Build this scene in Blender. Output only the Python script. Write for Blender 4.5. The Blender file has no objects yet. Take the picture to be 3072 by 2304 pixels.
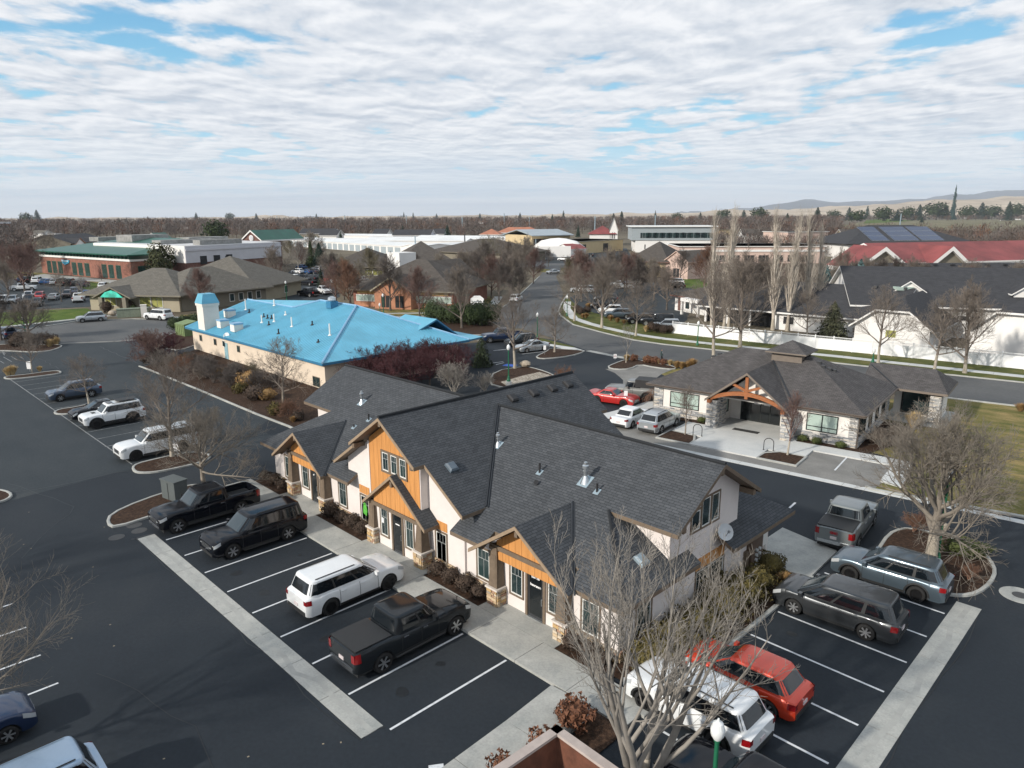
import bpy, bmesh, math, random
import numpy as np
from mathutils import Vector, Matrix
R_ = math.radians
SC = bpy.context.scene
COL = SC.collection
# ------------------------------------------------------------------ camera
CF, CP, CR, CY, CH = 2140.7, .2305, -.0045, -.7922, 17.93
_f = np.array([math.sin(CY)*math.cos(CP), math.cos(CY)*math.cos(CP), -math.sin(CP)])
_r = np.array([math.cos(CY), -math.sin(CY), 0.0]); _u = np.cross(_r, _f)
_R = math.cos(CR)*_r+math.sin(CR)*_u; _U = -math.sin(CR)*_r+math.cos(CR)*_u
cam = bpy.data.cameras.new('camera'); camo = bpy.data.objects.new('camera', cam); COL.objects.link(camo)
cam.sensor_width = 36; cam.lens = CF/3072*36; cam.clip_start = .5; cam.clip_end = 60000
M = Matrix(((_R[0], _U[0], -_f[0], 0), (_R[1], _U[1], -_f[1], 0), (_R[2], _U[2], -_f[2], CH), (0, 0, 0, 1)))
camo.matrix_world = M
SC.camera = camo
# ------------------------------------------------------------------ world
SUN_EL, SUN_TO = R_(26), (0.16, 1.0)     # elevation, horizontal direction the light travels
w = bpy.data.worlds.new('World'); SC.world = w; w.use_nodes = True
nt = w.node_tree; N = nt.nodes; L = nt.links; N.clear()
def nd(tp, **k):
    n = N.new(tp)
    for a, b in k.items(): setattr(n, a, b)
    return n
def mth(op, a, b=None, c=None, clamp=False):
    n = N.new('ShaderNodeMath'); n.operation = op; n.use_clamp = clamp
    for i, v in enumerate((a, b, c)):
        if v is None: continue
        if hasattr(v, 'default_value') or hasattr(v, 'links'): L.new(v, n.inputs[i])
        else: n.inputs[i].default_value = v
    return n.outputs[0]
def mixc(f, a, b):
    n = N.new('ShaderNodeMix'); n.data_type = 'RGBA'
    for s, v in ((n.inputs[0], f), (n.inputs[6], a), (n.inputs[7], b)):
        if hasattr(v, 'links'): L.new(v, s)
        else: s.default_value = v if not isinstance(v, tuple) else (*v, 1)
    return n.outputs[2]
out = nd('ShaderNodeOutputWorld'); bg = nd('ShaderNodeBackground'); L.new(bg.outputs[0], out.inputs[0])
sky = nd('ShaderNodeTexSky', sky_type='NISHITA'); sky.sun_disc = False; sky.sun_elevation = SUN_EL
sky.sun_rotation = math.atan2(-SUN_TO[0], -SUN_TO[1]); sky.air_density = 1.2; sky.dust_density = 1.5; sky.ozone_density = 2.0
tc = nd('ShaderNodeTexCoord'); sep = nd('ShaderNodeSeparateXYZ'); L.new(tc.outputs['Generated'], sep.inputs[0])
dz = mth('MAXIMUM', sep.outputs[2], 0.0)
den = mth('ADD', dz, 0.055)
# cloud-plane coordinates, turned so that the rolls lie across the view
ca, sa = math.cos(CY), math.sin(CY)
ux = mth('ADD', mth('MULTIPLY', sep.outputs[0], ca), mth('MULTIPLY', sep.outputs[1], -sa))
uy = mth('ADD', mth('MULTIPLY', sep.outputs[0], sa), mth('MULTIPLY', sep.outputs[1], ca))
px_ = mth('DIVIDE', ux, den); py_ = mth('DIVIDE', uy, den)
cmb = nd('ShaderNodeCombineXYZ'); L.new(mth('MULTIPLY', px_, 1.25), cmb.inputs[0]); L.new(py_, cmb.inputs[1])
def noise(vec, scale, detail, rough, off=(0, 0, 0), dist=0.0):
    mp = nd('ShaderNodeMapping'); mp.inputs['Location'].default_value = off; L.new(vec, mp.inputs[0])
    n = nd('ShaderNodeTexNoise'); n.inputs['Scale'].default_value = scale; n.inputs['Detail'].default_value = detail
    n.inputs['Roughness'].default_value = rough; n.inputs['Distortion'].default_value = dist; L.new(mp.outputs[0], n.inputs['Vector']); return n.outputs[0]
def ramp(v, a, b):
    n = nd('ShaderNodeMapRange', interpolation_type='SMOOTHSTEP'); L.new(v, n.inputs[0]); n.inputs[1].default_value = a; n.inputs[2].default_value = b; return n.outputs[0]
PUFF = (1.9, 8, .56, (3.1, 1.7, 0), .2)
puff = noise(cmb.outputs[0], *PUFF)
puff2 = noise(cmb.outputs[0], *PUFF[:3], (3.1, 1.60, 0), .2)          # the same field a little nearer: relief of each puff
big = noise(cmb.outputs[0], .36, 3, .5, (5.2, 1.3, 0))
streak = nd('ShaderNodeCombineXYZ'); L.new(mth('MULTIPLY', px_, .16), streak.inputs[0]); L.new(py_, streak.inputs[1])
stk = noise(streak.outputs[0], .55, 5, .5, (1.3, 8.2, 0), .3)
cov = mth('ADD', mth('MULTIPLY', puff, .85), mth('MULTIPLY', big, .80))
mask = ramp(cov, .64, .77)
low = ramp(sep.outputs[2], .13, .01)                       # towards the horizon the sheet closes
mask = mth('MAXIMUM', mask, mth('MULTIPLY', low, .95))
rel = mth('ADD', .56, mth('MULTIPLY', mth('SUBTRACT', puff, puff2), 4.6), clamp=True)
body = ramp(puff, .36, .62)
shade = mth('ADD', mth('MULTIPLY', rel, .62), mth('MULTIPLY', body, .38))
cl = mixc(shade, (4.6, 5.15, 5.9), (7.7, 7.85, 8.1))
veil = mixc(ramp(stk, .36, .62), (4.9, 5.9, 6.8), (7.0, 7.6, 8.0))
cl = mixc(mth('MULTIPLY', low, .9), cl, veil)
hz = ramp(sep.outputs[2], .04, .0)
cl = mixc(mth('MULTIPLY', hz, .7), cl, (7.4, 7.65, 7.8))
skyc = mixc(.75, sky.outputs[0], (.85, 3.6, 6.6))
skyc = mixc(ramp(sep.outputs[2], .30, .04), skyc, (3.1, 6.3, 7.9))
L.new(mixc(mask, skyc, cl), bg.inputs[0]); bg.inputs[1].default_value = .1
# ------------------------------------------------------------------ sun
sl = bpy.data.lights.new('sun', 'SUN'); sl.energy = 3.5; sl.angle = R_(1.8); sl.color = (1, .93, .83)
so = bpy.data.objects.new('sun', sl); COL.objects.link(so)
_n = math.hypot(*SUN_TO); so.rotation_euler = Vector((SUN_TO[0]/_n*math.cos(SUN_EL), SUN_TO[1]/_n*math.cos(SUN_EL), -math.sin(SUN_EL))).to_track_quat('-Z', 'Y').to_euler()
vs = SC.view_settings; vs.view_transform = 'Standard'; vs.look = 'None'; vs.exposure = 0.3; vs.gamma = 1
SC.cycles.max_bounces = 5; SC.cycles.diffuse_bounces = 2; SC.cycles.glossy_bounces = 3; SC.cycles.transmission_bounces = 4; SC.cycles.transparent_max_bounces = 8; SC.cycles.volume_bounces = 0
SC.cycles.use_denoising = True; SC.cycles.sample_clamp_indirect = 4
# ------------------------------------------------------------------ survey helper: where a sight line meets a level plane
_C = np.array([0, 0, CH])
def _ray(px, py): return _f+_R*(px-1536)/CF+_U*(1152-py)/CF
def G(px, py, z=0.0):
    d = _ray(px, py); t = (z-CH)/d[2]; q = _C+d*t; return float(q[0]), float(q[1])
def onY(px, py, Y):
    d = _ray(px, py); q = _C+d*(Y/d[1]); return float(q[0]), float(q[2])
def hgt(px, py, x, y):          # height seen at (px,py) over the ground point x,y
    d = _ray(px, py); return CH+d[2]*math.hypot(x, y)/math.hypot(d[0], d[1])
# ------------------------------------------------------------------ materials
MATS = {}
ORD = 'first second third fourth fifth sixth seventh eighth ninth tenth eleventh twelfth thirteenth fourteenth fifteenth sixteenth seventeenth eighteenth nineteenth twentieth twenty-first twenty-second twenty-third twenty-fourth'.split()
def mat(name, col, rough=.7, metal=0.0, var=.12, scale=3.0, bump=0.0, bscale=40.0, col2=None, coat=0.0, spec=.5, detail=4, lo=.35, hi=.65, emit=None, stretch=None, alpha=None):
    """procedural material: two-tone noise colour, fine bump"""
    if name in MATS: return MATS[name]
    m = bpy.data.materials.new(name); m.use_nodes = True; t = m.node_tree; b = t.nodes['Principled BSDF']
    b.inputs['Roughness'].default_value = rough; b.inputs['Metallic'].default_value = metal; b.inputs['Specular IOR Level'].default_value = spec
    if coat: b.inputs['Coat Weight'].default_value = coat; b.inputs['Coat Roughness'].default_value = .04
    tco = t.nodes.new('ShaderNodeTexCoord'); vec = tco.outputs['Object']
    if stretch:
        mp = t.nodes.new('ShaderNodeMapping'); mp.inputs['Scale'].default_value = stretch; t.links.new(vec, mp.inputs[0]); vec = mp.outputs[0]
    c1 = col; c2 = col2 if col2 else tuple(max(0, c*(1-var)) for c in col); c1 = c1 if col2 else tuple(min(1, c*(1+var)) for c in col)
    if var > 0 or col2:
        n = t.nodes.new('ShaderNodeTexNoise'); n.inputs['Scale'].default_value = scale; n.inputs['Detail'].default_value = detail; n.inputs['Roughness'].default_value = .6; t.links.new(vec, n.inputs['Vector'])
        mr = t.nodes.new('ShaderNodeMapRange'); mr.inputs[1].default_value = lo; mr.inputs[2].default_value = hi; t.links.new(n.outputs[0], mr.inputs[0])
        mx = t.nodes.new('ShaderNodeMix'); mx.data_type = 'RGBA'; mx.inputs[6].default_value = (*c1, 1); mx.inputs[7].default_value = (*c2, 1); t.links.new(mr.outputs[0], mx.inputs[0]); t.links.new(mx.outputs[2], b.inputs['Base Color'])
    else: b.inputs['Base Color'].default_value = (*col, 1)
    if bump:
        n2 = t.nodes.new('ShaderNodeTexNoise'); n2.inputs['Scale'].default_value = bscale; n2.inputs['Detail'].default_value = 3; t.links.new(vec, n2.inputs['Vector'])
        bp = t.nodes.new('ShaderNodeBump'); bp.inputs['Strength'].default_value = bump; bp.inputs['Distance'].default_value = .02; t.links.new(n2.outputs[0], bp.inputs['Height']); t.links.new(bp.outputs[0], b.inputs['Normal'])
    if emit: b.inputs['Emission Color'].default_value = (*emit[0], 1); b.inputs['Emission Strength'].default_value = emit[1]
    MATS[name] = m; return m
def multi(name, stops, scale, rough=.9, detail=6, scale2=None, dark=.25, bump=.3, bscale=30, spec=.3, stretch=None):
    """ground-like material: colour ramp over layered noise"""
    if name in MATS: return MATS[name]
    m = bpy.data.materials.new(name); m.use_nodes = True; t = m.node_tree; b = t.nodes['Principled BSDF']; b.inputs['Roughness'].default_value = rough; b.inputs['Specular IOR Level'].default_value = spec
    tco = t.nodes.new('ShaderNodeTexCoord'); vec = tco.outputs['Object']
    if stretch:
        mp = t.nodes.new('ShaderNodeMapping'); mp.inputs['Scale'].default_value = stretch; t.links.new(vec, mp.inputs[0]); vec = mp.outputs[0]
    n = t.nodes.new('ShaderNodeTexNoise'); n.inputs['Scale'].default_value = scale; n.inputs['Detail'].default_value = detail; n.inputs['Roughness'].default_value = .62; t.links.new(vec, n.inputs['Vector'])
    cr = t.nodes.new('ShaderNodeValToRGB'); t.links.new(n.outputs[0], cr.inputs[0]); e = cr.color_ramp.elements
    while len(e) < len(stops): e.new(.5)
    for i, (p, c) in enumerate(stops): e[i].position = p; e[i].color = (*c, 1)
    o = cr.outputs[0]
    if scale2:
        n3 = t.nodes.new('ShaderNodeTexNoise'); n3.inputs['Scale'].default_value = scale2; n3.inputs['Detail'].default_value = 5; t.links.new(vec, n3.inputs['Vector'])
        mr = t.nodes.new('ShaderNodeMapRange'); mr.inputs[1].default_value = .3; mr.inputs[2].default_value = .7; mr.inputs[3].default_value = 1-dark; mr.inputs[4].default_value = 1+dark; t.links.new(n3.outputs[0], mr.inputs[0])
        mx = t.nodes.new('ShaderNodeMix'); mx.data_type = 'RGBA'; mx.blend_type = 'MULTIPLY'; mx.inputs[0].default_value = 1; t.links.new(o, mx.inputs[6]); t.links.new(mr.outputs[0], mx.inputs[7]); o = mx.outputs[2]
    t.links.new(o, b.inputs['Base Color'])
    if bump:
        n2 = t.nodes.new('ShaderNodeTexNoise'); n2.inputs['Scale'].default_value = bscale; n2.inputs['Detail'].default_value = 3; t.links.new(vec, n2.inputs['Vector'])
        bp = t.nodes.new('ShaderNodeBump'); bp.inputs['Strength'].default_value = bump; bp.inputs['Distance'].default_value = .02; t.links.new(n2.outputs[0], bp.inputs['Height']); t.links.new(bp.outputs[0], b.inputs['Normal'])
    MATS[name] = m; return m
def shingle_mat(name, c1, c2, row=.14, wid=.30, rough=.95, blot=.18):
    """asphalt shingles from the face's own slope coordinates (UV in metres)"""
    if name in MATS: return MATS[name]
    m = bpy.data.materials.new(name); m.use_nodes = True; t = m.node_tree; b = t.nodes['Principled BSDF']; b.inputs['Roughness'].default_value = rough; b.inputs['Specular IOR Level'].default_value = .25
    uv = t.nodes.new('ShaderNodeUVMap'); br = t.nodes.new('ShaderNodeTexBrick'); t.links.new(uv.outputs[0], br.inputs['Vector'])
    br.inputs['Scale'].default_value = 1; br.inputs['Brick Width'].default_value = wid; br.inputs['Row Height'].default_value = row; br.inputs['Mortar Size'].default_value = .012; br.inputs['Mortar Smooth'].default_value = .4; br.inputs['Bias'].default_value = 0
    br.inputs['Color1'].default_value = (*c1, 1); br.inputs['Color2'].default_value = (*c2, 1); br.inputs['Mortar'].default_value = tuple(x*.45 for x in c2)+(1,)
    n = t.nodes.new('ShaderNodeTexNoise'); n.inputs['Scale'].default_value = .8; n.inputs['Detail'].default_value = 8; n.inputs['Roughness'].default_value = .7; t.links.new(uv.outputs[0], n.inputs['Vector'])
    mr = t.nodes.new('ShaderNodeMapRange'); mr.inputs[1].default_value = .3; mr.inputs[2].default_value = .7; mr.inputs[3].default_value = 1-blot; mr.inputs[4].default_value = 1+blot; t.links.new(n.outputs[0], mr.inputs[0])
    mx = t.nodes.new('ShaderNodeMix'); mx.data_type = 'RGBA'; mx.blend_type = 'MULTIPLY'; mx.inputs[0].default_value = 1; t.links.new(br.outputs[0], mx.inputs[6]); t.links.new(mr.outputs[0], mx.inputs[7]); t.links.new(mx.outputs[2], b.inputs['Base Color'])
    bp = t.nodes.new('ShaderNodeBump'); bp.inputs['Strength'].default_value = .6; bp.inputs['Distance'].default_value = .02; bp.invert = True; t.links.new(br.outputs['Fac'], bp.inputs['Height']); t.links.new(bp.outputs[0], b.inputs['Normal'])
    MATS[name] = m; return m
# ------------------------------------------------------------------ mesh collector
def raw(name, v, f, mats, parent=None, mi=None, smooth=False, uv=None, loc=None):
    me = bpy.data.meshes.new(name); me.from_pydata(v, [], f)
    for m in (mats if isinstance(mats, (list, tuple)) else [mats]): me.materials.append(m)
    if mi: me.polygons.foreach_set('material_index', mi)
    if smooth: me.polygons.foreach_set('use_smooth', [True]*len(f))
    if uv:
        ul = me.uv_layers.new(name='UVMap'); ul.data.foreach_set('uv', [c for fuv in uv for q in fuv for c in q])
    me.update()
    o = bpy.data.objects.new(name, me); COL.objects.link(o)
    if parent is not None: o.parent = parent
    if loc: o.location = loc
    return o
class MB:
    def __init__(s): s.v = []; s.f = []; s.mi = []; s.uv = []; s.m = 0
    def add(s, vs, fs, uvs=None):
        k = len(s.v); s.v += [tuple(float(c) for c in p) for p in vs]
        for i, f in enumerate(fs):
            s.f.append(tuple(a+k for a in f)); s.mi.append(s.m)
            s.uv.append(uvs[i] if uvs else [(0, 0)]*len(f))
        return s
    def box(s, x0, x1, y0, y1, z0, z1):
        return s.add([(x0, y0, z0), (x1, y0, z0), (x1, y1, z0), (x0, y1, z0), (x0, y0, z1), (x1, y0, z1), (x1, y1, z1), (x0, y1, z1)],
                     [(3, 2, 1, 0), (4, 5, 6, 7), (0, 1, 5, 4), (1, 2, 6, 5), (2, 3, 7, 6), (3, 0, 4, 7)])
    def obox(s, c, size, rz=0.0, z0=None):
        x, y, z = c; a, b, h = (q/2 for q in size); ca, sa = math.cos(rz), math.sin(rz)
        P = lambda i, j, k: (x+i*a*ca-j*b*sa, y+i*a*sa+j*b*ca, z+k*h)
        return s.add([P(-1, -1, -1), P(1, -1, -1), P(1, 1, -1), P(-1, 1, -1), P(-1, -1, 1), P(1, -1, 1), P(1, 1, 1), P(-1, 1, 1)],
                     [(3, 2, 1, 0), (4, 5, 6, 7), (0, 1, 5, 4), (1, 2, 6, 5), (2, 3, 7, 6), (3, 0, 4, 7)])
    def prism(s, poly, z0, z1):
        n = len(poly); a = sum(poly[i][0]*poly[(i+1) % n][1]-poly[(i+1) % n][0]*poly[i][1] for i in range(n))
        if a < 0: poly = poly[::-1]
        return s.add([(p[0], p[1], z0) for p in poly]+[(p[0], p[1], z1) for p in poly],
                     [tuple(range(n-1, -1, -1)), tuple(range(n, 2*n))]+[(i, (i+1) % n, n+(i+1) % n, n+i) for i in range(n)])
    def poly(s, pts, flip=False):
        n = len(pts); return s.add(pts, [tuple(range(n))[::-1 if flip else 1]])
    def slab(s, pts, th, d=None):
        """roof plane: polygon pts (top), thickness th straight down; UVs run along the eave and up the slope"""
        n = len(pts); P = [Vector(p) for p in pts]; nm = Vector((0, 0, 0))
        for i in range(n): nm += P[i].cross(P[(i+1) % n])
        if nm.z < 0: P = P[::-1]; nm = -nm
        nm.normalize(); hx = Vector((0, 0, 1)).cross(nm); hx = hx.normalized() if hx.length > 1e-4 else Vector((1, 0, 0)); hy = nm.cross(hx)
        uv = [(p.dot(hx), p.dot(hy)) for p in P]
        dn = Vector((0, 0, -th)) if d is None else Vector(d)
        vs = [tuple(p) for p in P]+[tuple(p+dn) for p in P]
        fs = [tuple(range(n))]+[tuple(range(2*n-1, n-1, -1))]+[(i, n+i, n+(i+1) % n, (i+1) % n) for i in range(n)]
        m0 = s.m; s.add(vs[:], fs[:1], [uv]); s.m = m0+1; k = len(s.v)-2*n
        for f in fs[1:]: s.f.append(tuple(a+k for a in f)); s.mi.append(s.m); s.uv.append([(0, 0)]*len(f))
        s.m = m0; return s
    def tube(s, p0, p1, r0, r1=None, n=8, cap=True):
        r1 = r0 if r1 is None else r1; a = Vector(p0); b = Vector(p1); d = (b-a).normalized()
        x = d.orthogonal().normalized(); y = d.cross(x); vs = []
        for p, r in ((a, r0), (b, r1)):
            for i in range(n): t = 2*math.pi*i/n; vs.append(tuple(p+x*r*math.cos(t)+y*r*math.sin(t)))
        fs = [(i, (i+1) % n, n+(i+1) % n, n+i) for i in range(n)]
        if cap: fs += [tuple(range(n-1, -1, -1)), tuple(range(n, 2*n))]
        return s.add(vs, fs)
    def lathe(s, c, prof, n=16):
        """prof: list of (r, z) about the vertical through c"""
        vs = []; k = len(prof)
        for r, z in prof:
            for i in range(n): t = 2*math.pi*i/n; vs.append((c[0]+r*math.cos(t), c[1]+r*math.sin(t), c[2]+z))
        return s.add(vs, [(j*n+i, j*n+(i+1) % n, (j+1)*n+(i+1) % n, (j+1)*n+i) for j in range(k-1) for i in range(n)])
    def build(s, name, mats, parent=None, smooth=False, uv=False, world=True, loc=None):
        v = s.v
        if parent is not None and world:
            mw = PM[parent.name].inverted(); v = [tuple(mw @ Vector(p)) for p in v]
        return raw(name, v, s.f, mats, parent, s.mi, smooth, s.uv if uv else None, loc)
PM = {}
def tag(o, label=None, cat=None, group=None, kind=None):
    if label: o['label'] = label
    if cat: o['category'] = cat
    if group: o['group'] = group
    if kind: o['kind'] = kind
    return o
def thing(name, label, cat, loc=(0, 0, 0), rz=0.0, group=None, scale=1.0):
    o = bpy.data.objects.new(name, None); COL.objects.link(o); o.location = loc; o.rotation_euler = (0, 0, rz); o.empty_display_size = .3
    if scale != 1: o.scale = (scale,)*3
    PM[o.name] = Matrix.LocRotScale(Vector(loc), Matrix.Rotation(rz, 3, 'Z'), Vector((scale,)*3))
    return tag(o, label, cat, group)
def reg(o): PM[o.name] = Matrix.Identity(4); return o
def struct(name, mb, mats, parent=None, label=None, smooth=False):
    o = mb.build(name, mats, parent, smooth)
    if parent is None: o['kind'] = 'structure'; reg(o)
    if label: o['label'] = label
    return o
def sheet(name, pts, z, m, label=None):
    mb = MB(); n = len(pts); a = sum(pts[i][0]*pts[(i+1) % n][1]-pts[(i+1) % n][0]*pts[i][1] for i in range(n))
    if a < 0: pts = pts[::-1]
    mb.poly([(p[0], p[1], z) for p in pts]); o = mb.build(name, m); o['kind'] = 'structure'; reg(o)
    if label: o['label'] = label
    return o
def dup(o, parent=None):
    c = o.copy(); COL.objects.link(c)
    if parent is not None: c.parent = parent
    for ch in o.children: dup(ch, c)
    return c
def copy_at(root, loc, rz=None, scale=None, label=None, group=None):
    c = dup(root); c.location = loc
    if rz is not None: c.rotation_euler = (0, 0, rz)
    if scale is not None: c.scale = scale if isinstance(scale, tuple) else (scale,)*3
    if label: c['label'] = label
    if group: c['group'] = group
    return c
_UC = {}
def unit_piece(m, k=0, bevel=.18, rough=0.0):
    """small bevelled block (-.5..+.5), shared between alike pieces"""
    key = (m.name, k, bevel, rough)
    if key in _UC: return _UC[key]
    rnd = random.Random(k*77+5); b = bevel/2; v = []; f = []
    for z, ins in ((-.5, 0), (.5-b, 0), (.5, b)):
        for x, y in ((-1, -1), (1, -1), (1, 1), (-1, 1)):
            v.append((x*(.5-ins)+rnd.uniform(-rough, rough), y*(.5-ins)+rnd.uniform(-rough, rough), z))
    for r in (0, 4):
        for i in range(4): f.append((r+i, r+(i+1) % 4, r+4+(i+1) % 4, r+4+i))
    f += [(8, 9, 10, 11), (3, 2, 1, 0)]
    me = bpy.data.meshes.new('piece'); me.from_pydata(v, [], f); me.materials.append(m); me.update(); _UC[key] = me; return me
def pieces(name, lst, mats, parent, limit=300, bevel=.18, rough=.04, world_loc=(0, 0, 0)):
    """lst of (centre, (width, height, depth), outward angle about z, material index). the block's local z points outward"""
    lst = sorted(lst, key=lambda q: (q[0][0]**2+q[0][1]**2)); pinv = PM[parent.name].inverted()
    rest = MB()
    for i, (c, sz, ang, mi) in enumerate(lst):
        me = unit_piece(mats[mi % len(mats)], i % 3, bevel, rough)
        mx = Matrix.Translation(c) @ Matrix.Rotation(ang, 4, 'Z') @ Matrix.Rotation(R_(90), 4, 'X') @ Matrix.Diagonal((sz[0], sz[1], sz[2], 1))
        if i < limit:
            o = bpy.data.objects.new(name, me); COL.objects.link(o); o.parent = parent; o.matrix_parent_inverse = Matrix.Identity(4); o.matrix_basis = pinv @ mx
        else:
            rest.m = mi % len(mats); rest.add([tuple(mx @ v.co) for v in me.vertices], [tuple(p.vertices) for p in me.polygons])
    if rest.v: o = rest.build(name+'s', mats, parent); o['kind'] = 'stuff'
# ================================================================== SETTING: ground, roads, lots, beds
def ZP(ox, oy, s, lst, z=0.0): return [G(ox+a*s, oy+b*s, z) for a, b in lst]
def PP(lst, z=0.0): return [G(a, b, z) for a, b in lst]
ASPH = multi('asphalt_sealed', [(.25, (.009, .014, .020)), (.5, (.015, .021, .028)), (.75, (.027, .032, .037))], .10, .8, 8, 6, .14, .35, 90, .35)
ASPH2 = multi('asphalt_worn', [(.25, (.022, .030, .037)), (.55, (.036, .044, .050)), (.8, (.062, .066, .066))], .10, .85, 7, 3, .12, .3, 60, .3, (1, 2.2, 1))
STREETM = multi('asphalt_street', [(.25, (.062, .068, .073)), (.5, (.095, .098, .10)), (.8, (.135, .135, .132))], .09, .9, 7, 3, .1, .25, 50, .3)
CONC = multi('concrete', [(.25, (.27, .285, .275)), (.5, (.36, .365, .345)), (.8, (.46, .46, .43))], .8, .85, 7, 12, .10, .2, 60, .3)
CONC2 = multi('concrete_grey', [(.25, (.15, .148, .14)), (.5, (.20, .196, .185)), (.8, (.27, .265, .25))], .5, .9, 7, 9, .1, .2, 60, .3)
CONC3 = multi('concrete_bright', [(.25, (.44, .46, .46)), (.5, (.52, .53, .52)), (.8, (.60, .60, .58))], .6, .85, 6, 9, .06, .15, 60, .3)
MULCH = multi('mulch', [(.3, (.020, .012, .008)), (.5, (.045, .026, .017)), (.7, (.085, .05, .032))], 6, .95, 9, 30, .3, 1.0, 25, .2)
LAWN = multi('lawn', [(.3, (.050, .066, .014)), (.5, (.085, .095, .024)), (.72, (.17, .145, .055))], .35, .95, 9, 14, .3, .8, 60, .2)
LAWN2 = multi('lawn_dry', [(.32, (.070, .085, .020)), (.48, (.15, .135, .045)), (.68, (.29, .215, .095))], .55, .95, 9, 12, .25, .8, 60, .2, (.5, 1.6, 1))
LAWNG = multi('lawn_green', [(.3, (.040, .085, .010)), (.55, (.085, .125, .020)), (.8, (.15, .16, .045))], .3, .95, 8, 9, .3, .8, 60, .2)
DRY = multi('dry_ground', [(.3, (.075, .062, .045)), (.5, (.125, .105, .075)), (.72, (.19, .165, .115))], .02, .95, 9, .4, .25, .4, 4, .2)
PAINTW = mat('road_paint', (.62, .64, .66), .7, var=.25, scale=5, col2=(.40, .42, .44), lo=.5, hi=.75)
PAINTF = mat('road_paint_worn', (.30, .31, .31), .8, scale=4, col2=(.13, .14, .145), lo=.35, hi=.6)
BLUEP = mat('blue_paint', (.03, .10, .42), .8)
g = MB(); S_ = 26000
g.poly([(-S_, -S_, -.03), (S_, -S_, -.03), (S_, S_, -.03), (-S_, S_, -.03)]); struct('ground', g, DRY)
lot = sheet('parking_lot', [(-62, -40), (40, -40), (40, 60), (-20, 60), (-38, 82), (-74, 78), (-80, 60), (-66, 46), (-60, 30)], 0.0, ASPH)
lot2 = sheet('parking_lot_worn', PP([(-900, 1750), (344, 1419), (870, 1330)])+[(-58, 26), (-66, 34), (-100, 36), (-140, 40), (-178, 26), (-178, -60), (-70, -60)], .004, ASPH2)
sheet('street', PP([(-160, 1018), (0, 1003), (70, 991), (108, 985), (230, 965.5), (400, 958.5), (560, 961), (800, 960), (1000, 957), (1250, 951), (1440, 948), (1505, 925), (1548, 896), (1581, 866), (1619, 829), (1636, 806), (1600, 800), (1400, 796), (1400, 790),
       (1900, 790), (1900, 797), (1685, 803), (1668, 830), (1690, 880), (1680, 915), (1675, 935), (1683, 948), (1720, 974.7), (1810, 999), (1901, 1021), (1991, 1034), (2120, 1048), (2731, 1114.6), (2860, 1126.7), (3072, 1149), (3500, 1195),
       (3500, 1262), (3072, 1222), (2835, 1194.5), (2400, 1143), (2120, 1093), (1991, 1081), (1875, 1073), (1761, 1052), (1720, 1037), (1650, 1012), (1560, 985), (1400, 980), (1250, 985), (1000, 1000), (700, 1008), (560, 1012), (343, 1024), (181, 1031), (0, 1060), (-200, 1080)]), .009, STREETM)
# lawns
sheet('lawn_along_fence', PP([(1675, 935), (1683, 948), (1720, 974.7), (1810, 999), (1901, 1021), (1991, 1034), (2120, 1048), (2731, 1114.6), (2860, 1126.7), (3072, 1149), (3500, 1195), (3500, 1150), (3072, 1100), (2443, 1040), (2017, 992), (1960, 975), (1820, 950), (1740, 925), (1700, 890)]), .013, LAWN)
sheet('lawn_beside_stone_office', PP([(2616, 1472), (2860, 1514), (3072, 1552), (3700, 1680), (3700, 1300), (3072, 1222), (2835, 1195), (2600, 1200), (2560, 1345), (2730, 1386)]), .013, LAWN2)
sheet('lawn_daycare', PP([(-100, 1000), (0, 985), (70, 974), (108, 971), (230, 957), (300, 952), (262, 925), (150, 930), (40, 935), (-100, 945)]), .013, LAWNG)
sheet('lawn_daycare_east', PP([(535, 958), (640, 958), (760, 952), (760, 938), (620, 940), (540, 946)]), .013, LAWN2)
sheet('lawn_brick_building', PP([(15, 832), (120, 836), (240, 832), (400, 846), (430, 860), (300, 850), (150, 838), (140, 820), (60, 815), (20, 818)]), .013, LAWN2)
sheet('lawn_island_shops', PP([(270, 845), (345, 862), (400, 870), (330, 880), (270, 872), (230, 858)]), .013, LAWNG)
sheet('lawn_brown_office', PP([(1050, 950), (1250, 945), (1440, 943), (1480, 925), (1470, 900), (1300, 925), (1100, 932), (1050, 938)]), .013, LAWN2)
sheet('lawn_orange_corner', PP([(1436, 905), (1478, 905), (1490, 893), (1470, 888), (1440, 893)]), .017, LAWN2)
sheet('lawn_far_office', PP([(2040, 862), (2095, 868), (2150, 850), (2110, 838), (2040, 838)]), .013, LAWNG)
sheet('lawn_gas_corner', PP([(1605, 812), (1625, 806), (1660, 810), (1640, 818)]), .017, LAWN2)
sheet('verge_street_corner', PP([(1585, 1008), (1630, 1016), (1700, 1034), (1728, 1042), (1690, 1040), (1640, 1028), (1590, 1015)]), .014, LAWN)
sheet('verge_person', PP([(1991, 1081), (2120, 1093), (2100, 1104), (2060, 1098), (2000, 1090)]), .014, LAWN2)
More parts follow.
